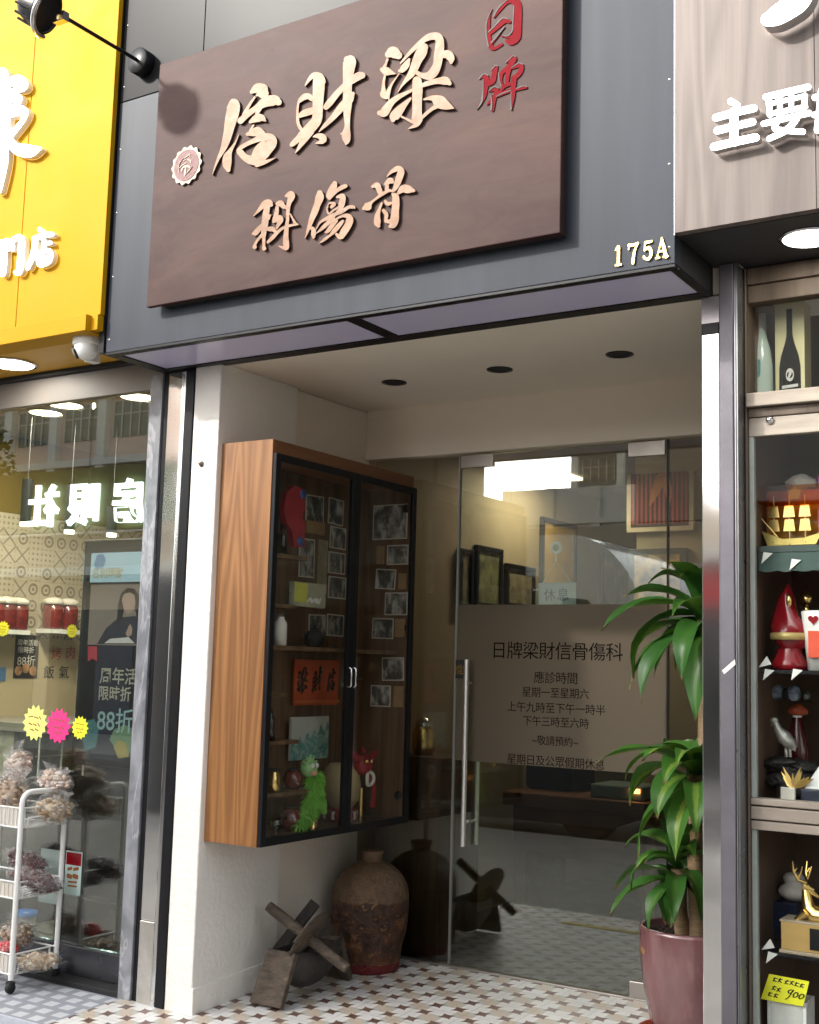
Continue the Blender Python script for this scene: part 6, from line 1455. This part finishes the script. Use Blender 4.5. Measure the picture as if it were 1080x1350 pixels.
# --- second shelf: gilt ship in amber case, conch
zt = zsh[1]+0.0005
t = thing('ship_model', 'gilt sailing ship ornament before an amber case on the second display shelf', 'ornament', (ix(1045,700),IY,zt))
cx0, cx1 = ix(1003,690), ix(1085,690)
cz1 = iz(1040,643)
MB().box(cx0,IY+0.06,zt,cx1,IY+0.20,cz1).build('amber_case', pm('amber_acrylic',(0.62,0.27,0.03),0.12,0,0.4,12,coat=0.4), t, 0.003)
MB().box(cx0-0.004,IY-0.05,iz(1040,664),cx1+0.004,IY+0.055,cz1+0.002).build('amber_lid', glass('amber_glass',(0.80,0.48,0.12),0.1,0.0), t)
hullz = iz(1040,700)
b = MB(); b.prism([(cx0+0.01,hullz),(cx0+0.03,zt+0.01),(cx1-0.02,zt+0.012),(cx1,hullz-0.01),(cx1-0.06,hullz-0.028),(cx0+0.08,hullz-0.030)], (0,IY,0), EX, EZ, NY, -0.04, 0.02); b.build('hull', pm('pale_gilt',(0.72,0.56,0.17),0.3,0.5,0.2,20), t, 0.004)
b = MB()
for k in range(3):
    xm = cx0+0.045+k*0.055; b.tube([(xm,IY+0.01,hullz-0.03),(xm,IY+0.01,cz1-0.025)], 0.003, 6)
    for j in range(2): 
        za = hullz + 0.0+j*0.05; b.prism([(xm-0.02,za),(xm+0.022,za),(xm+0.016,za+0.042),(xm-0.014,za+0.042)], (0,IY+0.006-0.002*j,0), EX, EZ, NY, 0, 0.003)
b.tube([(cx0+0.0,IY,hullz+0.05),(cx0+0.06,IY,hullz-0.02)], 0.003, 6); b.build('masts_and_sails', M_gold, t)
c = at(1040,647,Y=IY-0.02); b = MB(); pts = []
for i in range(10):
    a = math.pi/2 + math.pi*i/5; q = 0.026 if i % 2 == 0 else 0.019; pts.append((q*math.cos(a), q*math.sin(a)))
b.prism(pts, Vector((c.x,IY+0.058,c.z)), EX, EZ, NY, 0, 0.004); b.build('star_plaque', pm('pale_gold_plaque',(0.75,0.66,0.30),0.4), t)
c = Vector((ix(1043,630),IY+0.12,cz1))
t = thing('conch_shell', 'white spiral conch shell on top of the amber case', 'shell', c)
b = MB(); b.ball((c.x,c.y,c.z+0.030), 0.050,0.040,0.031, 24, 0, 0.25, 12, 2); b.build('whorl', pm('chalk_shell',(0.62,0.59,0.53),0.5,0,0.15,14,0.3,50), t)
b = MB()
for k in range(5): a = k*0.9; b.lathe(c+Vector((0.012+0.004*k,-0.018,0.032+0.002*k)), [(0.036-0.006*k,0),(0.033-0.006*k,0.010),(0.026-0.005*k,0.014)], 18, axis=(0.3,-0.8,0.5))
b.tube([c+Vector((0.02,-0.02,0.03)),c+Vector((0.055,-0.02,0.028)),c+Vector((0.062,-0.015,0.012))], [0.022,0.016,0.006], 10); b.build('spire', pm('chalk_shell',(0.62,0.59,0.53)), t)
t = thing('purple_box', 'small purple and pink printed box at the right end of the second shelf', 'box', (ix(1083,640),IY+0.08,cz1))
MB().box(ix(1076,650),IY+0.03,zt,ix(1100,650),IY+0.059,iz(1080,626)).build('carton', pm('violet_card',(0.22,0.03,0.30),0.5,0,0.5,30,c2=(0.55,0.05,0.20)), t)
# --- third shelf: red figurine etc
zt = zsh[2]+0.0005
x = ix(1041,830); H_ = iz(1041,770)-zt
t = thing('red_figurine', 'glossy dark red flame shaped figurine with a gold label band', 'figurine', (x,IY,zt))
k_ = H_
b = MB(); b.lathe((x,IY,zt), [(0,0.0),(0.062,0.001),(0.066,0.02*1),(0.058,k_*0.12),(0.044,k_*0.20),(0.042,k_*0.25)], 32); b.build('pedestal', M_red, t)
b = MB(); n_ = 26; rings=[]
prf = [(0.040,0.255),(0.056,0.33),(0.062,0.42),(0.058,0.52),(0.045,0.63),(0.034,0.74),(0.026,0.84),(0.014,0.93),(0.003,1.0)]
for i,(r_,h_) in enumerate(prf):
    for j in range(n_):
        a = 2*math.pi*j/n_; rr = r_*(1+0.16*math.sin(3*a+h_*7)); rings.append((x+rr*math.cos(a)+0.010*math.sin(h_*6), IY+rr*0.8*math.sin(a), zt+k_*h_))
b.add(rings, [(i*n_+j,i*n_+(j+1)%n_,(i+1)*n_+(j+1)%n_,(i+1)*n_+j) for i in range(len(prf)-1) for j in range(n_)], 0, True); b.build('flame_body', M_red, t)
b = MB(); b.ball((x+0.006,IY-0.024,zt+k_*0.80), 0.011,0.010,0.024, 12); b.build('face', M_gold, t)
b = MB(); b.lathe((x+0.002,IY,zt+k_*0.35), [(0.0655,0),(0.069,0.005),(0.069,k_*0.075),(0.0655,k_*0.08)], 32); b.build('label_band', pm('dull_gold_band',(0.50,0.38,0.14),0.4,0.3), t)
t = thing('playing_card_cup', 'white cup printed with a red heart playing card beside the red figurine', 'cup', (ix(1082,850),IY-0.02,zt))
x = ix(1083,850); hc_ = iz(1075,806)-zt
MB().lathe((x,IY,zt), [(0,0.001),(0.046,0.002),(0.066,hc_*0.98),(0.064,hc_),(0.06,hc_*0.98),(0.042,0.01)], 32).build('body', M_white, t)
hx_ = ix(1077,818); hz_ = iz(1077,818)
b = MB(); pts=[]
for i in range(28):
    a = 2*math.pi*i/28; pts.append((0.0011*16*math.sin(a)**3, 0.0011*(13*math.cos(a)-5*math.cos(2*a)-2*math.cos(3*a)-math.cos(4*a))))
b.prism(pts, (hx_+0.004,IY-0.064,hz_), EX, EZ, NY, -0.02, 0.003); b.build('heart', M_red, t)
b = MB(); b.box(x-0.028,IY-0.066,zt+hc_*0.22,x+0.04,IY-0.040,zt+hc_*0.66); b.build('red_print', pm('orange_red_print',(0.70,0.08,0.03),0.5), t)
t = thing('gold_trinket', 'small dark and gold trinket standing behind the playing card cup', 'trinket', (ix(1063,800),IY+0.08,zt))
c = at(1063,790,Y=IY+0.08); b = MB(); b.ball(c, 0.022,0.018,0.026, 14, 0, 0.4, 14, 5); b.ball(c+Vector((0,0,-0.04)), 0.012,0.012,0.022, 10); b.build('figure', M_gold, t)
MB().lathe((c.x,c.y,zt), [(0.03,0),(0.026,0.02),(0.012,0.03),(0.012,c.z-zt-0.06)], 16).build('stand', M_blackm, t)
# --- fourth shelf
zt = zsh[3]+0.0005
c = at(1036,911,Y=0.36); t = thing('butterfly_ornament', 'small pale blue and black butterfly ornament on the glass shelf', 'ornament', (c.x,0.36,zt))
b = MB()
for sgn in (-1,1): b.ball((c.x+sgn*0.028,0.36,zt+0.030), 0.026,0.012,0.028, 14, 0, 0.3, 10, 3+sgn)
b.build('wings', pm('pale_blue_enamel',(0.32,0.38,0.50),0.2,0,0.7,40,c2=(0.03,0.03,0.06)), t); b = MB(); b.ball((c.x,0.352,zt+0.024), 0.012,0.014,0.022, 12); b.build('body', M_blackm, t)
x = at(1063,915,Y=0.36).x; tag(MB().lathe((x,0.36,zt), [(0,0),(0.020,0.0005),(0.022,0.035),(0.018,0.037),(0.016,0.008),(0,0.006)], 18).build('shot_glass', M_jargl), 'tiny clear shot glass on the glass shelf', 'glass')
# --- fifth level
zt = zsh[4]+0.0005
c = at(1051,935,Y=0.42); t = thing('red_top_bottle', 'slim dark red bottle with an orange gourd shaped top', 'bottle', (c.x,0.42,zt))
MB().lathe((c.x,0.42,zt), [(0,0),(0.038,0.001),(0.040,0.16),(0.030,0.22),(0.016,0.28)], 22).build('body', pm('wine_red_glass',(0.10,0.012,0.015),0.15,coat=0.4), t)
MB().lathe((c.x,0.42,zt), [(0.0165,0.2805),(0.0165,0.32),(0,0.322)], 16).build('cap', M_white, t)
c2_ = at(1052,931,Y=0.42); tag(MB().lathe((c2_.x,0.42,zsh[3]-0.053), [(0.006,0),(0.034,0.008),(0.036,0.022),(0.02,0.036),(0.010,0.044),(0,0.046)], 22).build('orange_knot', pm('orange_red_silk',(0.52,0.10,0.04),0.5,0,0.3,30)), 'orange red silk knot hanging under the glass shelf', 'ornament')
# eagle
t = thing('eagle_statue', 'silvery eagle statue on a dark rock beneath the glass shelf', 'statue', (ix(1030,1000),IY,zt))
zb_ = iz(1035,1000)
b = MB(); hz2 = zb_-zt; cx2 = ix(1036,1010)
for k, (dx2, fz2, r2, h2) in enumerate(((0,0.86,0.085,0.16),(0.03,0.62,0.055,0.22),(-0.02,0.45,0.045,0.22),(0.02,0.18,0.065,0.2),(0.06,0.80,0.05,0.12),(-0.05,0.82,0.04,0.10))): b.ball((cx2+dx2,IY+0.03,zt+hz2*fz2), r2,0.045,hz2*h2, 16, 0, 0.8, 14, 4+k)
b.tube([(cx2,IY+0.03,zt),(cx2,IY+0.03,zt+hz2*0.8)], [0.05,0.035], 12); b.build('rock', pm('black_rock',(0.02,0.017,0.016),0.5,0,0.4,30,0.6,70), t)
def e3(px,py): return at(px,py,Y=IY)
b = MB(); b.tube([e3(1022,951),e3(1026,962),e3(1034,972),e3(1044,982),e3(1050,986)], [0.010,0.015,0.026,0.020,0.005], 14); b.ball(e3(1021,950), 0.015,0.012,0.013, 14); b.tube([e3(1019,951),e3(1017,957)], [0.006,0.002], 6)
b.tube([e3(1030,966),e3(1040,980),e3(1049,990)], [0.014,0.022,0.003], 10)
for px in (1036,1041): b.tube([e3(px,985),e3(px+1,998)], 0.006, 6)
b.build('bird', pm('old_silver',(0.45,0.43,0.39),0.35,0.6,0.4,30,0.4,90), t)
t = thing('gilt_grass_ornament', 'gold leaf sprig ornament with a small cream plaque', 'ornament', (ix(1045,1030),IY-0.04,zt))
b = MB(); rg = random.Random(4); c = at(1047,1030,Y=IY-0.05)
for k in range(16):
    a = rg.uniform(-1.3,1.3); l = rg.uniform(0.045,0.085); e = c+Vector((math.sin(a)*l,-0.005*rg.random(),math.cos(a)*l-0.02)); s_ = c+Vector((0,0,-0.03)); m_ = s_.lerp(e,0.5)
    w_ = Vector((math.cos(a),0.3,-math.sin(a)))*0.007; b.add([s_,m_-w_,e,m_+w_],[(0,1,2,3)])
b.tube([c+Vector((0,0,-0.03)),(c.x,c.y,zt)], 0.005, 6); b.build('sprig', M_gold, t)
p, q = at(1029,1050,Y=IY-0.07), at(1048,1039,Y=IY-0.07); MB().box(p.x,IY-0.07,zt,q.x,IY-0.055,q.z).build('plaque', M_pborder, t, 0.003)
t = thing('silver_roof_case', 'silver sloping case with a gold knob on a navy base', 'case', (ix(1085,1040),IY-0.02,zt))
p0, p1_ = at(1056,1058,Y=IY-0.05), at(1078,1006,Y=IY-0.05); zm_ = at(1060,1040,Y=IY-0.05).z
MB().box(p0.x,IY-0.05,zt,p0.x+0.28,IY+0.10,zm_-0.001).build('base', pm('navy_base',(0.02,0.028,0.05),0.4), t, 0.003)
b = MB(); b.hexa([(p0.x+0.008,IY-0.045,zm_),(p0.x+0.27,IY-0.045,zm_),(p0.x+0.27,IY+0.095,zm_),(p0.x+0.008,IY+0.095,zm_),(p1_.x,IY+0.0,p1_.z),(p1_.x+0.13,IY+0.0,p1_.z),(p1_.x+0.13,IY+0.05,p1_.z),(p1_.x,IY+0.05,p1_.z)]); b.build('roof', pm('silver_cloth',(0.56,0.56,0.56),0.4,0.2), t, 0.003)
MB().lathe((p1_.x+0.03,IY+0.02,p1_.z), [(0.012,0),(0.008,0.012),(0.014,0.022),(0,0.036)], 14).build('knob', M_gold, t)
# --- bottom level: deer, gourd, blue box, white box, price card
zt = zsh[5]+0.0005
t = thing('navy_vase_box', 'navy blue lacquer box holding up the white gourd', 'box', (ix(1030,1200),IY+0.12,zt))
p, q = at(1015,1220,Y=IY+0.10), at(1050,1192,Y=IY+0.10)
MB().box(p.x,IY+0.10,zt,q.x,IY+0.24,q.z).build('case', pm('navy_lacquer',(0.012,0.018,0.055),0.2,0,0.4,20), t, 0.004)
t = thing('gourd_vase', 'white double gourd vase behind the golden deer', 'vase', ((p.x+q.x)/2,IY+0.16,q.z))
gx = at(1047,1170,Y=IY+0.16).x; gz = q.z+0.0005; gh = at(1047,1150,Y=IY+0.16).z-gz
MB().lathe((gx,IY+0.16,gz), [(0,0),(0.025,0.0005),(0.050,gh*0.18),(0.056,gh*0.34),(0.046,gh*0.52),(0.030,gh*0.60),(0.036,gh*0.72),(0.038,gh*0.82),(0.028,gh*0.95),(0.010,gh),(0,gh)], 30).build('body', pm('cream_porcelain',(0.70,0.66,0.60),0.25,0,0.05,6), t)
t = thing('golden_deer', 'shiny golden running deer statue on a gilt block with a dark plaque', 'statue', (ix(1070,1220),IY-0.03,zt))
DY = IY-0.04
p, q = at(1030,1262,Y=DY-0.05), at(1110,1232,Y=DY-0.05)
zbk = zt+ (q.z-p.z)
MB().box(p.x,DY-0.05,zt+0.012,q.x+0.1,DY+0.05,zbk).build('block', pm('gilt_wood',(0.52,0.34,0.12),0.35,0.3,0.15,9,stretch=(0.2,1,1)), t, 0.002)
MB().box(p.x-0.006,DY-0.056,zt,q.x+0.11,DY+0.056,zt+0.0118).build('foot', M_cream, t, 0.002); MB().box(p.x-0.004,DY-0.054,zbk+0.0005,q.x+0.11,DY+0.054,zbk+0.008).build('cap', M_cream, t, 0.002)
x0_ = at(1068,1250,Y=DY-0.05).x; MB().box(x0_,DY-0.0535,zt+0.022,x0_+0.08,DY-0.0502,zbk-0.01).build('plaque', M_black, t)
def d3(px,py,dy=0.0): return at(px,py,Y=DY+dy)
b = MB()
b.tube([d3(1062,1172),d3(1064,1182),d3(1066,1196),d3(1074,1206),d3(1090,1210),d3(1105,1205)], [0.012,0.018,0.026,0.036,0.034,0.03], 14)
b.tube([d3(1074,1174),d3(1066,1171),d3(1060,1168)], [0.007,0.013,0.016], 12); b.tube([d3(1064,1168),d3(1070,1175),d3(1080,1183)], [0.013,0.011,0.005], 10)
b.tube([d3(1064,1203,-0.02),d3(1052,1212,-0.02),d3(1043,1224,-0.02),d3(1049,1230,-0.02)], [0.016,0.011,0.007,0.006], 8)
b.tube([d3(1072,1212,0.015),d3(1066,1222,0.015),d3(1056,1229,0.015)], [0.016,0.010,0.006], 8)
b.tube([d3(1096,1212),d3(1092,1222),d3(1084,1231)], [0.018,0.011,0.006], 8)
for dy in (-0.02,0.02):
    k_ = 0 if dy < 0 else 12
    b.tube([d3(1063,1164,dy*0.3), d3(1052+k_,1160,dy), d3(1046+k_*1.4,1148,dy*1.3), d3(1045+k_*1.6,1135,dy*1.5)], [0.006,0.006,0.005,0.002], 7)
    b.tube([d3(1052+k_,1160,dy), d3(1056+k_,1150,dy*1.1), d3(1058+k_,1142,dy*1.2)], [0.005,0.004,0.002], 7); b.tube([d3(1047+k_*1.4,1150,dy*1.3), d3(1051+k_*1.4,1144,dy*1.4)], [0.004,0.002], 6)
b.build('deer', M_gold, t)
t = thing('white_carton', 'white carton below the yellow price card in the display window', 'carton', (ix(1038,1330),IY,0.2))
p, q = at(1012,1400,Y=IY-0.06), at(1063,1322,Y=IY-0.06); zf_ = -0.055
MB().box(p.x,IY-0.06,zf_,q.x,IY+0.05,q.z).build('carton', M_white, t, 0.002); MB().box(p.x+0.012,IY-0.0612,zf_+0.02,q.x-0.012,IY-0.0602,q.z-0.012).build('front_panel', pm('ivory_panel',(0.66,0.66,0.62),0.4), t)
cs = [at(*c_,Y=IY-0.075) for c_ in ((1003,1317),(1059,1327),(1067,1294),(1014,1284))]
b = MB(); b.add(cs+[c_+Vector((0,0.002,0)) for c_ in cs], [(0,1,2,3),(7,6,5,4),(0,4,5,1),(1,5,6,2),(2,6,7,3),(3,7,4,0)])
o = tag(b.build('price_card', M_fy), 'fluorescent yellow price card with handwritten 900 above the white carton', 'price card')
cu_ = (cs[1]-cs[0]); cv_ = (cs[3]-cs[0])
pj = lambda a_,b_: cs[0]+cu_*(a_/100)+cv_*(1-b_/100)+Vector((0,-0.0006,0))
b = MB(); brush(b, [[(62,45,3),(56,52,3.2),(60,60,3),(66,52,3),(66,45,3),(62,72,2.6),(56,84,2)],[(74,52,3),(70,62,3.2),(73,72,3),(80,64,3),(78,53,3),(74,52,2.6)],[(88,54,3),(84,64,3.2),(87,74,3),(94,66,3),(93,56,3),(88,54,2.6)]], pj, NY, 0.0006)
b.build('handwritten_price', [M_blackm,M_blackm], o)
b = MB()
for i, (sx_, sy_) in enumerate(((18,18),(30,18),(46,20),(58,20),(70,22),(82,24),(22,50),(34,54),(18,76),(32,78))):
    brush(b, [[(sx_-4,sy_-5+i%3,1.2),(sx_+4,sy_-6,1.4)],[(sx_+i%4-2,sy_-8,1.2),(sx_-3,sy_+6,1.4)],[(sx_-2,sy_+3-i%2*4,1.0),(sx_+4,sy_+6,1.3)]], pj, NY, 0.0005)
b.build('scrawl', [M_blackm,M_blackm], o)

# ------------------------------------------------------------------ the far side of the street, seen in the glass and steel
M_pink = pm('pink_render', (0.62,0.48,0.41), 0.85, 0, 0.08, 0.6); M_band = pm('pale_band', (0.62,0.62,0.58), 0.8, 0, 0.06, 1)
M_win = pm('green_window_glass', (0.08,0.11,0.10), 0.1, 0, 0.3, 1.5); M_frame = pm('window_frame', (0.45,0.45,0.42), 0.5)
def tower(x0, x1, y0, y1, h, wall, label, bays, fl0=3.9, fh=2.75, maxw=96):
    t = thing('apartment_block', label, 'building', ((x0+x1)/2,(y0+y1)/2,-0.3))
    MB().box(x0,y0,-0.35,x1,y1,h).build('wall', wall, t)
    nf = int((h-fl0-0.5)/fh); bw = (x1-x0)/bays; k = 0
    bb = MB()
    for f in range(nf+1): z = fl0+f*fh-0.35; bb.box(x0-0.05,y1,z,x1+0.05,y1+0.35,z+0.28)
    for i in range(bays+1): xx = x0+i*bw; bb.box(xx-0.22,y1,fl0-0.1,xx+0.22,y1+0.30,h-0.02)
    bb.build('band', M_band, t)
    proto = None
    for f in range(nf):
        for i in range(bays):
            if k >= maxw: break
            z = fl0+f*fh+0.75; xx = x0+i*bw+0.45; ww = bw-0.9; k += 1
            m_ = MB(); m_.box(xx,y1-0.02,z,xx+ww,y1+0.04,z+1.45)
            w = m_.build('window', M_win, t)
            g = MB()
            for j in range(5): g.box(xx+ww*j/4-0.03,y1+0.045,z,xx+ww*j/4+0.03,y1+0.09,z+1.45)
            g.box(xx,y1+0.045,z+0.9,xx+ww,y1+0.085,z+0.95); g.build('frame', M_frame, w)
    return t
tower(-56.0,-33.6,-33,-30.0,23.7,M_pink,'pink rendered apartment block with pale bands across the street',8,maxw=56)
tower(-29.4,-23.6,-33,-30.0,23.7,pm('cream_render',(0.58,0.53,0.45),0.85,0,0.08,0.6),'slim cream apartment tower added beside the pink block to block the sun',2)  # tower added here to keep direct sun off the lower shopfront
tower(-31.6,-28.6,-70,-62.0,17.0,pm('slate_render',(0.22,0.22,0.22),0.9,0,0.2,0.4),'narrow slate grey tower far behind the shop row',1)
tower(-31.0,-20.5,-58,-52.0,11.0,pm('hazy_grey_render',(0.62,0.62,0.60),0.9,0,0.06,0.4),'low pale grey block far behind the shop row',4)
tower(-88.0,-57.0,-40,-30.0,26.0,pm('sand_render',(0.50,0.44,0.35),0.85,0,0.08,0.6),'tall sandy apartment block far up the opposite side of the street',7)
tower(4.5,20.0,-27,-15.0,15.0,pm('grey_render',(0.44,0.43,0.41),0.85,0,0.08,0.6),'grey apartment block down the opposite side of the street',5)
po = thing('shop_row', 'low row of shops with a red signboard across the street', 'building', (-4.0,-18,-0.3))
MB().box(-26.0,-20,-0.35,4.4,-15.0,4.2).build('wall', pm('tan_render',(0.48,0.40,0.31),0.85,0,0.1,0.6), po)
MB().box(-25.9,-15.0,3.2,4.3,-14.2,3.38).build('canopy', M_band, po)
for i in range(9):
    x = -25.2+i*3.3; MB().box(x,-15.0,-0.2,x+2.8,-14.96,2.5).build('shopfront', pm('dark_shopfront',(0.05,0.05,0.05),0.2,0,0.5,0.8), po)
MB().box(-8.75,-15.3,4.25,-7.05,-15.0,9.5).build('vertical_signboard', pm('beige_signboard',(0.40,0.33,0.26),0.8,0,0.15,0.8), po)
MB().box(-9.6,-14.95,2.55,-3.9,-14.8,3.15).build('red_signboard', pm('red_signboard',(0.55,0.03,0.04),0.5), po)
ls = thing('lit_sign', 'long lit sign of white characters above the shops across the street', 'sign', (-20,-14.6,4.4))
MB().box(-24.0,-14.64,4.21,-17.3,-14.5,5.6).build('backing', pm('olive_backing',(0.10,0.10,0.035),0.6,0,0.2,1), ls)
M_lit2 = lamp_mat('cool_letter', (0.75,1.0,0.95), 3.2)
for ch, x in (('房',-19.1),('眼',-20.45),('社',-21.75)):
    text(ch, 'lit_character', M_lit2, ls, (x,-14.44,4.42), (-1,0,0), EZ, 1.0, 0.04, 0.02, 'CENTER')
def street_tree(x, y, h, label, seed):
    t = thing('street_tree', label, 'tree', (x,y,-0.2), 'street trees across the road'); rg = random.Random(seed)
    b = MB(); b.tube([(x,y,-0.2),(x+0.05,y,h*0.4),(x,y+0.1,h*0.62)], [0.14,0.10,0.06], 10)
    for k in range(6):
        a = rg.uniform(0,6.28); b.tube([(x,y,h*0.42+0.1*k),(x+math.cos(a)*0.7,y+math.sin(a)*0.7,h*0.62+0.1*k)], [0.06,0.02], 6)
    b.build('trunk', M_cane, t)
    b = MB()
    for k in range(2600):
        d = Vector((rg.gauss(0,1),rg.gauss(0,1),rg.gauss(0,0.8))); d = d.normalized()*(rg.random()**0.4)
        c = Vector((x+d.x*1.5,y+d.y*1.5,h*0.75+d.z*h*0.26)); n1 = Vector((rg.uniform(-1,1),rg.uniform(-1,1),rg.uniform(-1,1))).normalized()*0.11; n2 = n1.orthogonal().normalized()*0.06
        b.add([c-n1,c+n2,c+n1,c-n2],[(0,1,2,3)])
    b.build('crown', pm('street_foliage',(0.045,0.085,0.02),0.6,0,0.5,3), t)
street_tree(-27.5,-16.5,8.0,'leafy street tree beyond the end of the low shop row across the street',1)
# delivery van parked across the carriageway, reflected in the door
vn = thing('delivery_truck', 'white cabbed delivery truck with a dark cargo box parked in the street', 'truck', (-6.8,-6.6,-0.35))
def vprof(pts, y0, y1, mat, nm, bev=0.08): return MB().prism([(x,z) for x,z in pts], (0,y1,0), EX, EZ, (0,1,0), -(y1-y0), 0.0).build(nm, mat, vn, bev, 4)
M_vw = pm('van_white',(0.80,0.80,0.78),0.2,0,0.03,1,coat=0.6); M_vd = pm('slate_truck_paint',(0.018,0.019,0.022),0.4,0,0.1,1)
vprof([(-6.15,2.95)] + [(-5.85+0.95*math.sin(a), 1.85+1.10*math.cos(a)) for a in [math.pi/2*i/14 for i in range(15)]] + [(-4.9,1.75),(-6.15,1.75)], -7.6, -5.75, M_vw, 'cab_roof', 0.1)
vprof([(-6.15,0.3),(-6.15,1.74),(-4.89,1.74),(-4.82,1.2),(-4.80,0.3)], -7.6, -5.75, M_vd, 'cab')
vprof([(-9.6,0.5),(-9.6,2.35),(-6.2,2.35),(-6.2,0.5)], -7.65, -5.7, M_vd, 'cargo_box', 0.04)
vprof([(-5.85,1.9),(-5.85,2.25),(-5.55,2.22),(-5.3,1.9)], -7.62, -5.73, pm('van_window',(0.02,0.025,0.03),0.05), 'side_window', 0.0)
vprof([(-9.5,-0.18),(-9.5,0.62),(-4.86,0.62),(-4.86,-0.05),(-5.2,-0.18)], -5.66, -5.60, M_vd, 'side_skirt', 0.02)
for x in (-8.7,-5.5):
    for y in (-7.62,-5.73):
        w = MB().lathe((x,y-0.1,-0.02), [(0.30,0),(0.33,0.03),(0.33,0.17),(0.30,0.2)], 28, axis=(0,1,0)).build('wheel', M_blackm, vn)
        MB().lathe((x,y-0.105,-0.02), [(0,0),(0.19,0.0),(0.19,0.21),(0,0.21)], 20, axis=(0,1,0)).build('rim', M_blackm, w)
